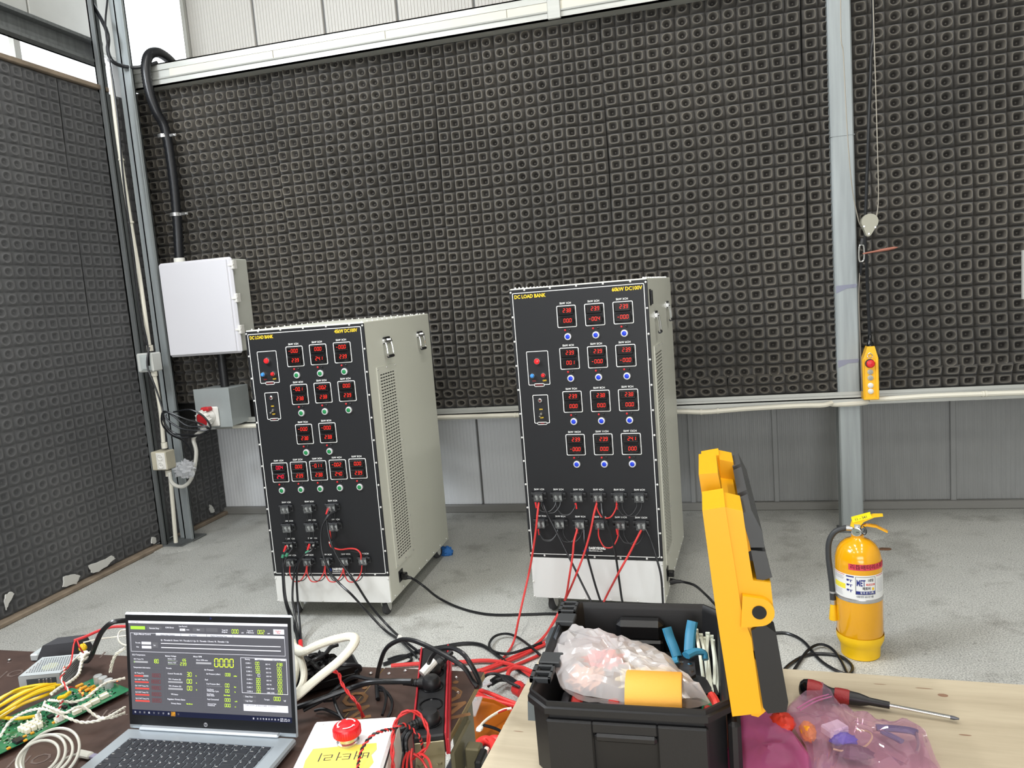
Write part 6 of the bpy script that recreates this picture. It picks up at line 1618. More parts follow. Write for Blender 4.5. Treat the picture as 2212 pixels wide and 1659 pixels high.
twist('twisted_wire', [(-1.317,1.1881,0.815),(-1.3096,1.1857,0.83),(-1.2992,1.187,0.85),(-1.2972,1.1962,0.86)], .0014, .0017, .012, [rw, ww], 'red and white twisted wire rising from the board to the yellow splice')
twist('twisted_wire', [(-1.3144,1.2216,0.85),(-1.3323,1.2298,0.86),(-1.3485,1.2385,0.87),(-1.3663,1.2665,0.87),(-1.4059,1.3027,0.86)], .0014, .0017, .03, [rw, ww], 'red and white wire between the yellow splice and the silver power supply')
twist('twisted_wire', [(-1.3493,1.3684,0.815),(-1.339,1.3686,0.84),(-1.3255,1.3699,0.86),(-1.3083,1.378,0.87)], .0013, .0028, .05, [ww], 'white wires rising from the capacitors to behind the laptop', n=4)
cable('wire', [(-1.4003,1.2969,0.86),(-1.4375,1.3471,0.84),(-1.447,1.3705,0.84),(-1.4524,1.3926,0.84)], .0017, ww, 'short white wire between the silver power supply and the white knot', 'wire', n=6)
cable('wire', [(-1.3886,1.2938,0.86),(-1.3848,1.3019,0.87),(-1.4031,1.328,0.88),(-1.4198,1.3513,0.89),(-1.4249,1.3647,0.89),(-1.4091,1.3543,0.88),(-1.4145,1.3671,0.86)], .0018, rw, 'thin red wire arching over the corner of the silver power supply', 'wire', n=6)
cable('wire', [(-1.4523,1.3834,0.88),(-1.4407,1.4057,0.88),(-1.431,1.4383,0.88),(-1.4104,1.4598,0.88),(-1.375,1.4864,0.87)], .0035, mat('thick_red_wire', C(206,58,62), .4), 'thick red wire running behind the laptop above the black tape-wrapped module', 'wire')
cable('wire', [(-1.4592,1.4147,0.86),(-1.4366,1.4333,0.86),(-1.4075,1.4452,0.86),(-1.3573,1.4636,0.86)], .0016, ww, 'thin white wire running behind the laptop below the thick red wire', 'wire', n=6)
cable('wire', [(-1.3421,1.4494,0.88),(-1.3726,1.4423,0.88),(-1.3552,1.4119,0.88),(-1.3364,1.3988,0.87),(-1.2885,1.3841,0.87)], .0018, ww, 'thin white wire curling out left of the laptop lid', 'wire', n=6)
cable('wire', [(-1.4246,1.3108,0.8),(-1.3925,1.2985,0.815),(-1.3976,1.3194,0.8)], .0012, rw, 'thin red wire arching between the orange lights on the green board', 'wire', n=6)
cable('black_cable', [(-1.4918,1.4382,0.8),(-1.4628,1.4234,0.81),(-1.4208,1.3952,0.84),(-1.3986,1.3893,0.87),(-1.3791,1.3919,0.9),(-1.3543,1.3966,0.92),(-1.338,1.4101,0.92),(-1.3322,1.457,0.9)], .0058, blackr, 'thick black cable arching from the white knot to behind the top left of the laptop', 'cable')
o = crumple('insulation_knot', (-1.4708,1.4239,0.82), .018, .014, .010, ww, 41.0, amp=.3); tag(o, 'white wrapped cable knot at the far edge of the brown table', 'knot')
o = crumple('wire_nut', (-1.496,1.4468,0.83), .010, .008, .010, yw, 43.0, amp=.2); tag(o, 'small yellow wire cap beside the black module', 'wire cap')
cable('wire_splice', [(-1.3167,1.1977,0.85),(-1.293,1.1894,0.86),(-1.3024,1.2101,0.855)], .0045, yw, 'yellow taped splice above the green board', 'splice', n=8)
# yellow cable hank
random.seed(9)
t = thing('yellow_cable_hank', 'hank of yellow cable lying over the left end of the green board', 'cable')
def hank(px, zz, r=.0036): MB().tube([(p[0],p[1],p[2]) for p in px], r, 8, 6).build('cable_run', yw, t)
hank([(-1.5317,1.2232,0.8),(-1.5236,1.2403,0.81),(-1.5061,1.2608,0.82),(-1.4696,1.2638,0.83),(-1.4391,1.2766,0.83),(-1.4254,1.2923,0.82)], 0)
hank([(-1.4856,1.1839,0.81),(-1.4805,1.203,0.82),(-1.4625,1.2336,0.83),(-1.432,1.2525,0.835),(-1.4214,1.2946,0.82)], 0)
hank([(-1.4681,1.1683,0.81),(-1.452,1.1827,0.82),(-1.439,1.2172,0.83),(-1.4155,1.2483,0.835),(-1.4066,1.2869,0.825)], 0)
hank([(-1.4729,1.1708,0.8),(-1.4565,1.1905,0.81),(-1.4344,1.2169,0.82),(-1.4074,1.2386,0.825),(-1.4061,1.2666,0.82)], 0)
hank([(-1.4636,1.1679,0.83),(-1.4518,1.1907,0.835),(-1.4361,1.2221,0.84),(-1.4205,1.2542,0.84),(-1.4125,1.2811,0.83)], 0)
hank([(-1.4343,1.1418,0.83),(-1.4331,1.1781,0.83),(-1.4129,1.2058,0.84),(-1.4064,1.2453,0.835),(-1.4004,1.2665,0.83)], 0)
hank([(-1.5268,1.2171,0.79),(-1.4754,1.1949,0.8),(-1.4233,1.1867,0.805),(-1.4011,1.2045,0.8),(-1.3899,1.2145,0.8)], 0)
hank([(-1.5603,1.247,0.79),(-1.5486,1.2729,0.8),(-1.5099,1.2805,0.81),(-1.477,1.2916,0.81),(-1.4365,1.2915,0.81)], 0)
cable('usb_cable', [(-1.173,1.1192,0.785),(-1.202,1.111,0.79),(-1.1984,1.0815,0.8),(-1.1956,1.0469,0.8),(-1.1781,1.0012,0.81)], .0024, mat('clear_grey_cable', C(176,174,164), .2), 'greyish clear cable leading from the plug beside the laptop to the coil', 'cable')
t = thing('cable_coil', 'coil of greyish white cable standing in front of the green board', 'cable')
cg = mat('clear_grey_cable', C(176,174,164), .2)
for k in range(4):
    c_ = Vector((-1.2058,1.0416,0.8)); R_ = .043+.005*k; pts = []
    for i in range(14):
        a = 2*PI*i/14; pts.append((c_.x+(k-1.5)*.006+R_*math.cos(a)*1.0, c_.y+R_*math.sin(a)*.55+.004*k, .79+.038+R_*math.sin(a)*.55*(1 if k % 2 else .8)))
    MB().tube(pts, .0026, 8, 4, closed=True).build('turn', cg, t)
t = thing('usb_plug', 'translucent moulded plug lying beside the left edge of the laptop', 'plug', (-1.1856,1.116,0.788), math.radians(-8))
MB().box(-.02,-.008,-.005,.016,.008,.005,.003).build('moulding', cg, t); MB().box(.016,-.006,-.003,.040,.006,.003,.001).build('metal_shell', mat('violet_grey_metal', C(150,146,168), .3, .4), t)

# ------------------------------------------------------------------ right of the laptop
sleeve = mat('white_braided_sleeve', C(214,210,194), .6, bump=.5, bscale=700)
cable('braided_sleeve', [(-0.7974,1.225,0.86),(-0.7878,1.2407,0.865),(-0.754,1.2612,0.89),(-0.7236,1.2844,0.91),(-0.7073,1.3098,0.925),(-0.7108,1.3396,0.93),(-0.7295,1.3527,0.93),(-0.7632,1.346,0.925),(-0.7918,1.3294,0.92),(-0.8189,1.3192,0.91),(-0.8528,1.3489,0.9)], .0100, sleeve, 'thick white braided cable sleeve looping up right of the laptop', 'sleeve', n=12, flat=.8)
cable('braided_sleeve', [(-0.8649,1.3625,0.9),(-0.8295,1.3242,0.89),(-0.8145,1.3062,0.87),(-0.8061,1.2796,0.86),(-0.8116,1.2653,0.85)], .0070, sleeve, 'white braided sleeve bulging beside the right edge of the laptop lid, right one of two', 'sleeve', n=10)
cable('braided_sleeve', [(-0.8808,1.3827,0.9),(-0.856,1.3523,0.89),(-0.8344,1.314,0.88),(-0.8316,1.2954,0.86),(-0.831,1.2776,0.85)], .0065, sleeve, 'white braided sleeve against the right edge of the laptop lid, left one of two', 'sleeve', n=10)
t = thing('power_adapter', 'long glossy black power adapter half hidden by the white sleeve', 'adapter', (-0.8503,1.4181,0.78), math.radians(38))
MB().box(-.085,-.035,.004,.085,.03,.045,.006).build('case', blackg, t); MB().box(-.086,-.036,.022,.086,.031,.025,.001).build('case_seam', blackr, t)
blk = [([(-0.7901,1.3816,0.85),(-0.7652,1.3858,0.85),(-0.7455,1.4028,0.84),(-0.7417,1.4062,0.83),(-0.7543,1.4121,0.82)], 'flat black cable loop at the far end of the black adapter'),
       ([(-0.8544,1.36,0.85),(-0.8135,1.3353,0.88),(-0.8003,1.3665,0.88),(-0.8023,1.4018,0.88),(-0.7928,1.4155,0.88)], 'black wires rising inside the white sleeve loop'),
       ([(-0.8594,1.391,0.86),(-0.8084,1.3318,0.88),(-0.7914,1.3273,0.87),(-0.7862,1.3374,0.87)], 'short black wire twisting inside the white sleeve loop')]
for p, l in blk: cable('black_cable', p, .0048, blackr, l)
o = crumple('black_wire_bundle', (-0.8153,1.3701,0.86), .035, .03, .018, blackg, 51.0, amp=.5); tag(o, 'tangle of taped black wires inside the white sleeve loop', 'wires')
cable('black_cable', [(-0.8649,1.275,0.8),(-0.8121,1.2941,0.81),(-0.7656,1.3164,0.82),(-0.7252,1.3312,0.83),(-0.682,1.3298,0.845),(-0.6307,1.329,0.85),(-0.5885,1.3237,0.855)], .0058, blackr, 'thick black mains cable from behind the laptop to the left-hand plug of the power strip')
cable('black_cable', [(-0.8155,1.2887,0.8),(-0.7833,1.3182,0.81),(-0.7552,1.3394,0.83),(-0.7216,1.3391,0.85),(-0.6822,1.3315,0.85),(-0.63,1.3272,0.85)], .0040, blackr, 'black cable arching just above the thick mains cable')
cable('black_cable', [(-0.6906,1.3716,0.785),(-0.7115,1.4179,0.8),(-0.6823,1.3855,0.86),(-0.6573,1.3684,0.9),(-0.6272,1.3625,0.92),(-0.5954,1.3482,0.93),(-0.5593,1.3309,0.93),(-0.5165,1.3159,0.92),(-0.473,1.3069,0.9),(-0.4584,1.3115,0.87),(-0.4495,1.3099,0.86)], .0046, blackr, 'black cable arching high over the power strip down to the brown table corner')
cable('black_cable', [(-0.5771,1.3905,0.86),(-0.5565,1.3666,0.89),(-0.5347,1.3519,0.91),(-0.5054,1.3398,0.92),(-0.475,1.3192,0.92),(-0.4549,1.3085,0.9),(-0.4448,1.3128,0.87),(-0.4492,1.3283,0.85),(-0.4625,1.3417,0.84)], .0046, blackr, 'black cable arching from the white-labelled plug to the corner of the brown table')
cable('black_cable', [(-0.6978,1.399,0.79),(-0.6703,1.3743,0.8),(-0.6439,1.3409,0.8),(-0.636,1.3159,0.795),(-0.6365,1.2993,0.79)], .0032, blackr, 'black cable curving down behind the stop box, right of a pair')
cable('black_cable', [(-0.7094,1.4132,0.79),(-0.6827,1.3861,0.8),(-0.6639,1.3567,0.8),(-0.6555,1.331,0.795),(-0.6513,1.3061,0.79)], .0032, blackr, 'black cable curving down behind the stop box, left of a pair')
cable('black_cable', [(-0.8058,1.3154,0.785),(-0.7837,1.3143,0.79),(-0.7435,1.2963,0.79),(-0.7257,1.29,0.785)], .0032, blackr, 'thin black cable lying on the table behind the stop box')
cable('black_cable', [(-0.7678,1.3286,0.81),(-0.7544,1.3122,0.8),(-0.7386,1.2968,0.79),(-0.7218,1.2821,0.785)], .0034, blackr, 'black cable dropping to the table left of the twisted red wires')
cable('black_cable', [(-0.7789,1.3097,0.81),(-0.7694,1.3336,0.8),(-0.7668,1.3557,0.8),(-0.7652,1.3657,0.81)], .0026, blackr, 'thin black loop beside the twisted red wires')
twist('twisted_wire', [(-0.7672,1.3389,0.86),(-0.7506,1.3309,0.86),(-0.737,1.3136,0.85),(-0.7092,1.2898,0.84),(-0.6866,1.2754,0.83),(-0.6783,1.278,0.8)], .0019, .0021, .045, [rw], 'red twisted pair running from the white sleeve to the stop box')
twist('twisted_wire', [(-0.5442,0.9828,0.885),(-0.5566,1.0203,0.89),(-0.557,1.0392,0.9),(-0.5469,1.055,0.91),(-0.533,1.0697,0.91),(-0.5265,1.0908,0.9),(-0.5159,1.1056,0.9),(-0.5091,1.1255,0.88),(-0.4964,1.1227,0.87),(-0.501,1.1429,0.84),(-0.4973,1.1345,0.82)], .0015, .0017, .014, [rw, blackr], 'red and black twisted wire arching over the stop box')
twist('twisted_wire', [(-0.5236,1.0662,0.83),(-0.5237,1.0702,0.86),(-0.5297,1.0895,0.88),(-0.5382,1.1268,0.89),(-0.529,1.138,0.9),(-0.5153,1.1468,0.9),(-0.5029,1.152,0.89),(-0.4898,1.1416,0.88),(-0.4861,1.14,0.86),(-0.4905,1.1374,0.84),(-0.5037,1.1315,0.83)], .0019, .0022, .05, [rw], 'red twisted pair in a big loop over the near end of the power strip')
for i, pts in enumerate(([(-0.5239,1.1398,0.83),(-0.5258,1.1311,0.82),(-0.5196,1.1085,0.81)], [(-0.5218,1.1454,0.83),(-0.516,1.1247,0.825),(-0.51,1.1097,0.81)], [(-0.5334,1.1502,0.82),(-0.5367,1.1385,0.81),(-0.5295,1.1095,0.8)], [(-0.5144,1.1329,0.83),(-0.5014,1.1341,0.82),(-0.4842,1.1191,0.81)], [(-0.5218,1.1469,0.81),(-0.5047,1.1341,0.83),(-0.483,1.1209,0.83),(-0.4681,1.1,0.82)])):
    cable('red_wire', pts, .0022, rw, 'red wire in the loose bunch over the power strip bracket, '+('second from left','third from left','leftmost','rightmost','second from right')[i]+' of five', 'wire', n=6, group='red wires at the end of the power strip')
for k, dx in enumerate((0, 8)):
    cable('black_cable', [tuple(Vector(p)+Vector((k*.008,0,0))) for p in [(-0.5395,1.1981,0.84),(-0.552,1.1955,0.83),(-0.5567,1.1822,0.82),(-0.5529,1.1721,0.8),(-0.5328,1.1238,0.79)]], .0042, blackr, 'glossy black cable leaving the near plug beside the stop box, '+('left','right')[k]+' one of two', group='pair of black cables at the near plug')

# ------------------------------------------------------------------ folding leg bracket at the table corner
t = thing('folding_bracket', 'olive steel folding leg bracket under the right edge of the brown table', 'bracket', (-.47, 1.30, 0))
MB().box(-.008,-.015,.0,.022,.012,.745,.003).build('leg', olive, t)
MB().box(-.02,-.06,.70,-.012,.05,.765,.002).build('hinge_plate', olive, t)
MB().prism([(-.10,.60),(-.02,.715),(.01,.70),(-.03,.60)], 'y', -.11, -.10).build('stay', olive, t)
MB().box(.020,-.045,.66,.034,.0,.74,.003).build('black_clip', blackp, t)

# ------------------------------------------------------------------ cables from the load banks to the floor
cable('red_cable', [(-0.8012,3.5,0.5879),(-0.8031,3.46,0.5445),(-0.8146,3.44,0.459),(-0.841,3.42,0.3274),(-0.8616,3.4,0.2422)]+[(-0.8788,3.2552,0.12),(-0.9009,3.2029,0.02),(-0.9092,3.1011,0.01),(-0.9233,3.0314,0.01)], .0052, redc, 'red cable hanging from the first terminal of the taller bank, leftmost of its red cables', 'cable')
cable('red_cable', [(-0.6148,3.46,0.4659),(-0.6273,3.42,0.4202),(-0.635,3.4,0.3593),(-0.6519,3.37,0.2686)]+[(-0.6844,3.4072,0.15),(-0.7323,3.4208,0.05),(-0.7808,3.2519,0.012),(-0.8539,3.0926,0.01),(-0.9513,2.9793,0.01),(-1.0214,2.9327,0.01)], .0052, redc, 'red cable from the lower middle terminal of the taller bank', 'cable')
cable('red_cable', [(-0.5134,3.46,0.5921),(-0.5237,3.42,0.5549),(-0.5439,3.4,0.4721),(-0.5758,3.38,0.3782),(-0.6163,3.36,0.2843)]+[(-0.6754,3.4113,0.16),(-0.7436,3.4164,0.04),(-0.784,3.2144,0.012),(-0.8705,3.0743,0.012),(-0.9662,2.9577,0.01),(-1.0357,2.9115,0.01)], .0052, redc, 'red cable slanting across the emblem of the taller bank', 'cable')
cable('red_cable', [(-0.3127,3.45,0.4643),(-0.3326,3.41,0.4355),(-0.3664,3.39,0.376),(-0.4221,3.36,0.2869)]+[(-0.5042,3.4765,0.12),(-0.5673,3.2767,0.03),(-0.669,3.0001,0.012)], .0052, redc, 'red cable slanting from the lower right terminal of the taller bank', 'cable')
cable('black_cable', [(-0.7805,3.5,0.5877),(-0.759,3.46,0.5557),(-0.7047,3.43,0.4508),(-0.6418,3.4,0.3252),(-0.5684,3.38,0.1639)]+[(-0.4885,3.33,0.03)], .0052, blackr, 'black cable slanting right from the first terminal of the taller bank')
cable('black_cable', [(-0.5814,3.46,0.4659),(-0.5758,3.42,0.3978),(-0.5553,3.4,0.3035),(-0.5185,3.38,0.1605)]+[(-0.4726,3.3799,0.03)], .0052, blackr, 'black cable from the lower middle terminal of the taller bank')
cable('black_cable', [(-0.4915,3.46,0.5919),(-0.4811,3.42,0.5435),(-0.4524,3.41,0.4687),(-0.4323,3.4,0.3608),(-0.4147,3.38,0.1627)]+[(-0.3975,3.385,0.03)], .0052, blackr, 'black cable hanging down the middle right of the taller bank')
cable('black_cable', [(-0.2902,3.44,0.472),(-0.2693,3.41,0.4356),(-0.2455,3.39,0.3548),(-0.2289,3.38,0.2707),(-0.2265,3.37,0.1533)]+[(-0.224,3.3484,0.03)], .0052, blackr, 'black cable hanging near the right edge of the taller bank')
gsl = mat('green_tape', C(60,130,100), .5)
t = thing('black_cable', 'pair of black cables hanging from the lower left terminal of the shorter bank', 'cable')
MB().tube([(-2.1073,3.36,0.3952),(-2.1226,3.34,0.3703),(-2.1284,3.33,0.3199),(-2.1218,3.31,0.2588),(-2.1061,3.28,0.161)]+[(-2.0872,3.2819,0.05),(-2.0042,3.1844,0.02),(-1.8622,2.9676,0.02)], .0056, 8, 6).build('cable_run', blackr, t)
MB().tube([(-2.0773,3.36,0.4027),(-2.0955,3.34,0.3754),(-2.1093,3.32,0.341),(-2.1134,3.31,0.2835),(-2.0982,3.28,0.1612)]+[(-2.072,3.2829,0.05),(-1.9547,3.1235,0.02),(-1.8577,2.968,0.02)], .0056, 8, 6).build('cable_run', blackr, t)
for a, b_ in (((-2.1188,3.335,0.3771), (-2.1231,3.33,0.3617)), ((-2.0941,3.335,0.3846), (-2.101,3.33,0.3692))): MB().cyl(a, b_, .0075, n=10).build('tape_band', gsl, t)
t = thing('black_cable', 'pair of black cables hanging from the lower second terminal of the shorter bank', 'cable')
MB().tube([(-1.9502,3.36,0.4131),(-1.9564,3.33,0.3994),(-1.9975,3.32,0.3785),(-2.037,3.31,0.3284),(-2.0551,3.3,0.2638),(-2.0616,3.28,0.162)]+[(-2.0247,3.2291,0.1),(-1.9747,3.1544,0.04),(-1.9113,3.055,0.02)], .0056, 8, 6).build('cable_run', blackr, t)
MB().tube([(-1.9617,3.34,0.4006),(-1.9917,3.32,0.3834),(-2.0228,3.31,0.3383),(-2.0368,3.3,0.2641),(-2.0329,3.28,0.1626)]+[(-2.0049,3.2303,0.1),(-1.9626,3.1553,0.04),(-1.9043,3.0556,0.02)], .0056, 8, 6).build('cable_run', blackr, t)
MB().cyl((-1.9668,3.33,0.3993), (-1.9834,3.325,0.3889), .0080, n=10).build('tape_band', gsl, t)
MB().cyl((-1.9352,3.1042,0.03), (-1.9016,3.0465,0.02), .0105, n=10).build('red_end_sleeve', sl, t)
cable('black_cable', [(-1.8157,3.36,0.5938),(-1.8373,3.33,0.5817),(-1.8676,3.31,0.5383),(-1.878,3.3,0.4702),(-1.8707,3.29,0.4022),(-1.8328,3.27,0.3148),(-1.7716,3.25,0.2595),(-1.7052,3.23,0.2146)]+[(-1.6834,3.3151,0.1),(-1.5755,3.2759,0.02),(-1.4611,3.1854,0.015),(-1.3668,3.0843,0.02),(-1.3142,3.0329,0.01)], .0060, blackr, 'thick black cable bowing left across the shorter bank then over the floor, lower of two')
cable('black_cable', [(-1.8485,3.36,0.5965),(-1.8492,3.33,0.5675),(-1.84,3.31,0.5144),(-1.8227,3.3,0.4466),(-1.7848,3.28,0.3827),(-1.7365,3.26,0.3269),(-1.6797,3.24,0.265)]+[(-1.6611,3.3259,0.12),(-1.5735,3.3174,0.02),(-1.442,3.1757,0.025),(-1.3304,3.0781,0.02),(-1.2315,2.9884,0.01)], .0060, blackr, 'thick black cable running straight down the shorter bank then over the floor, upper of two')
o = MB().cyl((-1.4394,3.1524,0.05), (-1.4496,3.1551,0.03), .010, n=12).build('cable_tie', whitep); tag(o, 'white cable tie round the two black cables on the floor', 'cable tie')
cable('mains_cable', [(-1.5901,3.58,0.1702),(-1.5679,3.6,0.1576),(-1.5346,3.6,0.1504)]+[(-1.474,3.5832,0.12),(-1.4302,3.6543,0.03),(-1.3082,3.5926,0.008),(-1.1886,3.5309,0.008),(-1.0711,3.5047,0.008),(-0.9067,3.5203,0.008),(-0.7676,3.5342,0.008),(-0.6223,3.4951,0.008)], .0065, blackr, 'black mains cord lying on the floor between the shorter bank and the taller one')
cable('mains_cable', [(-0.2064,3.62,0.1509),(-0.171,3.62,0.1515),(-0.1315,3.62,0.1475)]+[(-0.0814,3.5942,0.14),(-0.0262,3.678,0.05),(0.0359,3.6146,0.008),(0.1345,3.4684,0.008),(0.23,3.399,0.008),(0.3083,3.3953,0.008),(0.3672,3.3234,0.008),(0.4096,3.1601,0.008),(0.4657,3.069,0.008),(0.5053,3.0505,0.008),(0.5263,3.1195,0.008),(0.4955,3.1951,0.008),(0.4173,3.213,0.008),(0.3496,3.1831,0.008),(0.2756,3.0901,0.008),(0.2287,2.9744,0.008)], .0065, blackr, 'black mains cord from the taller bank looping on the floor left of the fire extinguisher')
cable('mains_cable', [(0.4948,3.0381,0.016),(0.4871,3.143,0.02),(0.4681,3.2465,0.018),(0.4274,3.2812,0.016),(0.3736,3.2263,0.014),(0.3116,3.0932,0.008),(0.2636,2.9776,0.008)], .0060, blackr, 'second black cord crossing the loop on the floor left of the fire extinguisher')
for fr_, l in (((-.205+.015,3.60,.20),'black cord connector plugged into the side of the taller bank'),):
    p = Vector((-0.2042,3.62,0.151)); t = thing('cord_connector', l, 'plug', p); MB().lathe((0,0,0), [(.017,0),(.016,.012),(.010,.03),(.008,.055)], 12, (1,.05,-.02)).build('moulding', blackp, t)
p = Vector((-1.584,3.59,0.1664)); t = thing('cord_connector', 'black cord connector plugged into the side of the shorter bank', 'plug', p); MB().lathe((0,0,0), [(.016,0),(.015,.012),(.009,.028),(.007,.045)], 12, (1,.05,-.15)).build('moulding', blackp, t)

# ------------------------------------------------------------------ floor tangle between the tables
FZ = [
 ('black_cable', [(-1.4442,2.9574,0.01),(-1.3793,3.0275,0.01),(-1.3168,3.0994,0.01),(-1.2397,3.1374,0.01),(-1.1413,3.182,0.01),(-1.0616,3.1789,0.01),(-0.9913,3.1254,0.01),(-0.9027,3.0332,0.01),(-0.8233,2.9623,0.01),(-0.7511,2.9101,0.01)], .0085, blackr, 'black floor cable running from the table edge to the right under the toolbox'),
 ('black_cable', [(-0.7137,3.0257,0.022),(-0.7995,3.1385,0.022),(-0.8858,3.2326,0.022),(-0.9509,3.2709,0.022),(-1,3.2433,0.022),(-1.0084,3.1675,0.022),(-0.9808,3.1064,0.022),(-0.9348,3.0794,0.022),(-0.8826,3.0836,0.022),(-0.8204,3.1369,0.022),(-0.7685,3.195,0.022)], .0060, blackr, 'thin black cable in an oval loop on the floor left of the toolbox'),
 ('black_cable', [(-1.4421,3.0044,0.008),(-1.4107,3.0376,0.008),(-1.366,3.0502,0.008),(-1.3332,3.0179,0.008),(-1.3395,2.983,0.008),(-1.3757,2.963,0.008)], .0062, blackr, 'small black cable loop on the floor at the far edge of the brown table'),
 ('black_cable', [(-1.2873,2.9938,0.02),(-1.2323,3.0548,0.02),(-1.1742,3.0464,0.02),(-1.1236,3.0119,0.02),(-1.1036,2.9633,0.02)], .0070, blackr, 'short black cable curve behind the end of the power strip'),
 ('red_cable', [(-1.3973,2.9373,0.016),(-1.2872,2.9635,0.016),(-1.1625,2.9784,0.016),(-1.0634,3.0036,0.016),(-0.9828,3.0189,0.016),(-0.9064,3.0086,0.016),(-0.8366,2.9778,0.016),(-0.7736,2.9238,0.016),(-0.7227,2.8712,0.016)], .0090, redc, 'thick red cable running along the far edge of the brown table to the toolbox'),
 ('red_cable', [(-0.7498,2.9111,0.03),(-0.8075,2.9454,0.03),(-0.8444,2.9302,0.03),(-0.8479,2.8791,0.03),(-0.8234,2.8284,0.03),(-0.7862,2.7951,0.03),(-0.7641,2.7828,0.03)], .0095, redc, 'thick red cable curling back in a hook on the floor'),
 ('red_cable', [(-0.9774,2.9249,0.012),(-0.9137,2.9951,0.012),(-0.8478,3.0677,0.012),(-0.7998,3.1366,0.012),(-0.7547,3.2305,0.012)], .0070, redc, 'red floor cable slanting up to the toolbox, upper of three'),
 ('red_cable', [(-0.9807,2.9505,0.011),(-0.9103,3.0222,0.011),(-0.8459,3.1043,0.011),(-0.784,3.1621,0.011),(-0.7418,3.2197,0.011)], .0070, redc, 'red floor cable slanting up to the toolbox, middle of three'),
 ('red_cable', [(-0.9702,2.9135,0.01),(-0.9024,2.9513,0.01),(-0.8354,3.014,0.01),(-0.7606,3.1002,0.01)], .0070, redc, 'red floor cable slanting up to the toolbox, lower of three'),
]
for n_, p, r_, m_, l in FZ: cable(n_, p, r_, m_, l)
for k in range(5):
    pts = [(-0.9782,2.7299,0.03),(-0.9445,2.7475,0.03),(-0.8801,2.7254,0.03),(-0.8165,2.7005,0.03),(-0.7575,2.6894,0.03)]
    pts = [(p[0]+.004*k, p[1]-.022*k+(i*.004*(k-2)), p[2]+.012*math.sin(k*2.1+i*.7)) for i, p in enumerate(pts)]
    cable('red_cable', pts, .0080, mat('bright_red_cable', C(214,56,52), .4), ('farthest','second farthest','middle','second nearest','nearest')[k]+' red cable of the flat bundle between the two tables', group='bundle of red cables between the tables')
    q = Vector(pts[-1]); o = MB().cyl(q, q+Vector((.02,0,.004)), .0095, .007, 10).build('cable_lug', steel); tag(o, 'bright crimp lug on the '+('farthest','second farthest','middle','second nearest','nearest')[k]+' red cable of the bundle between the tables', 'lug', 'crimp lugs of the red cable bundle')
for k in range(5):
    pts = [(-0.9002,2.799,0.03),(-0.8772,2.8459,0.03),(-0.8328,2.8425,0.03),(-0.7825,2.7955,0.03),(-0.7277,2.7649,0.03)]
    pts = [(p[0]+.008*k*math.sin(k), p[1]-.016*k, p[2]+.014*math.sin(k*1.7+i*.5)+.01*k) for i, p in enumerate(pts)]
    cable('black_cable', pts, .0060, blackr, ('farthest','second farthest','middle','second nearest','nearest')[k]+' black cable of the arched bunch between the two tables', group='bunch of black cables between the tables')
o = MB().cyl((-0.7729,2.7456,0.05), (-0.7429,2.7134,0.05), .030, .026, 12).build('red_wrap', rw); tag(o, 'red wrapping round the bunch of black cables', 'wrap')
# orange container, brackets and leads lower down between the tables
t = thing('amber_container', 'translucent amber orange plastic container on the floor between the tables', 'container', (0,0,0))
amb = mat('amber_plastic', C(160,84,16), .3, trans=.15)
Q = [(-0.9304,2.6483,0.03),(-0.8394,2.631,0.03),(-0.7687,2.5837,0.03),(-0.6994,2.4276,0.03),(-0.7403,2.2146,0.03),(-0.8327,2.2031,0.03),(-0.8964,2.463,0.03)]
mb = MB(); P2 = [(p[0],p[1]) for p in Q]; c_ = Vector((sum(p[0] for p in P2)/7, sum(p[1] for p in P2)/7))
mb.loft([[(c_.x+(x-c_.x)*k, c_.y+(y-c_.y)*k, z) for x, y in P2] for k, z in ((.97,.002),(.99,.01),(1.0,.04),(1.02,.05),(1.02,.06),(.99,.06),(.97,.05))], True, True); mb.build('shell', amb, t)
clr = film('clear_plastic_bracket', (.85,.88,.9,1), .35, .08)
def hasp(P0, P1, w_, l):
    P0 = Vector(P0); P1 = Vector(P1); d = (P1-P0).normalized(); s_ = d.cross(Vector((0,0,1))).normalized()*w_
    mb = MB(); up = Vector((0,0,.006))
    mb.loft([[P0-s_, P0+s_, P0+s_+up, P0-s_+up], [P1-s_*.5, P1+s_*.5, P1+s_*.5+up, P1-s_*.5+up]]); mb.cyl(P0+d*.02, P0+d*.02+up*1.6, .008, n=10)
    tag(mb.build('plastic_bracket', clr), l, 'bracket')
hasp((-0.8923,2.7294,0.08), (-0.9268,2.6763,0.08), .030, 'clear plastic bracket under the red cable bundle, upper of two')
hasp((-0.8985,2.5949,0.085), (-0.8758,2.4698,0.085), .026, 'clear plastic bracket below the red cable bundle, lower of two')
cable('white_lead', [(-0.7444,2.5393,0.085),(-0.7758,2.5235,0.085),(-0.8074,2.4771,0.085),(-0.8231,2.4394,0.085),(-0.8301,2.4035,0.085)], .0050, ww, 'white lead crossing the amber container', 'wire')
cable('red_lead', [(-0.7601,2.5314,0.085),(-0.7952,2.4967,0.085),(-0.817,2.461,0.085)], .0034, rw, 'thin red lead beside the white lead on the amber container', 'wire', n=6)
cable('black_lead', [(-0.826,2.4297,0.08),(-0.7828,2.417,0.08),(-0.7489,2.3978,0.08),(-0.7255,2.3723,0.08)], .0055, blackr, 'short black lead lying on the amber container', 'wire', n=6)
o = crumple('white_clip', (-0.8268,2.3981,0.085), .012, .020, .006, whitep, 61.0, amp=.2); tag(o, 'white clip ending the white lead on the amber container', 'clip')
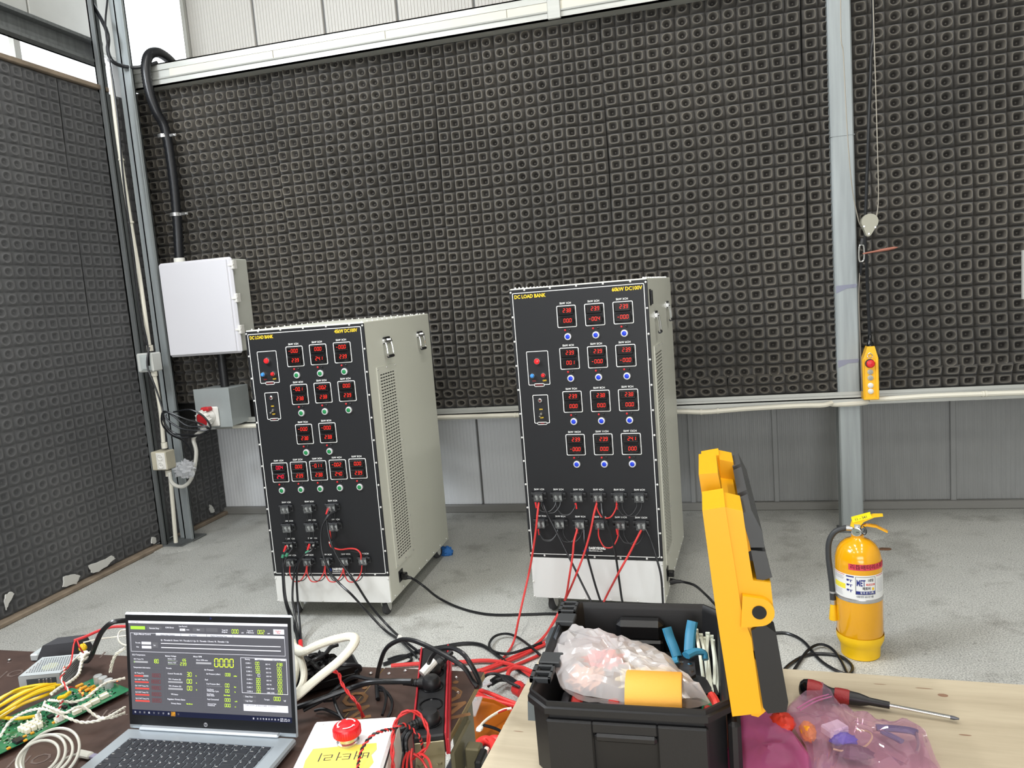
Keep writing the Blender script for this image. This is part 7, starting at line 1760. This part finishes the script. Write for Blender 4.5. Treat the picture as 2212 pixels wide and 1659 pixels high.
o = MB().tube([(-0.7387,2.3523,0.1),(-0.7316,2.3896,0.1),(-0.7279,2.3619,0.1)], .008, 6, 2, rs=[.003,.010,.002]).build('white_tag', whitep); tag(o, 'small white tag standing on the amber container', 'tag')
for k, (P_, l) in enumerate((([(-0.7891,2.2342,0.12),(-0.78,2.2694,0.12),(-0.7578,2.2772,0.12),(-0.7292,2.249,0.12),(-0.7015,2.1573,0.12),(-0.6833,2.067,0.12)], 'thick red cable in an arch near the bottom, between the tables'), ([(-0.759,2.2638,0.12),(-0.7435,2.2841,0.12),(-0.7218,2.2813,0.12),(-0.7137,2.2507,0.12),(-0.7208,2.2294,0.12)], 'thick red cable stub with a white band, right of the red arch'), ([(-0.7742,2.1729,0.12),(-0.7496,2.1636,0.12),(-0.7215,2.1077,0.12),(-0.7031,2.0424,0.12)], 'thick red cable at the bottom edge beside the olive leg'))):
    cable('red_cable', P_, .0155, MATS['bright_red_cable'], l, n=12)
cable('white_sleeve', [(-0.7498,2.2311,0.12),(-0.7494,2.1957,0.12),(-0.7466,2.164,0.12)], .0095, ww, 'white sleeved wire beside the thick red arch', 'wire')
o = MB().tube([(-0.6901,2.0516,0.13),(-0.7011,2.1139,0.13),(-0.6926,2.1385,0.13),(-0.6688,2.1225,0.13),(-0.6376,2.0581,0.13)], .016, 12, 4).build('black_clamp', blackg); tag(o, 'glossy black rounded clamp handle at the bottom edge beside the pale plywood', 'clamp')
t = thing('dark_crate', 'dark crate of equipment on the floor under the gap between the tables', 'crate', (0,0,0))
p = Vector((-0.7588,2.211,0.08)); MB().box(p.x-.12, p.y-.16, .0, p.x+.10, p.y+.10, .09, .01).build('crate_body', mat('charcoal_crate', C(34,34,38), .6), t)

o = crumple('blue_cloth', (-1.6328,4.3803,0.02), .05, .03, .035, mat('bright_blue_cloth', C(50,110,180), .8), 71.0, amp=.3); tag(o, 'scrap of bright blue cloth on the floor behind the shorter bank', 'cloth')
o = MB().box(1.752,4.80,1.35,1.757,4.83,1.62).build('sheet_edge_strip', scrap); tag(o, 'thin white vertical strip on the foam at the right edge of view', 'strip')  # white strip stands in for light showing at a foam seam
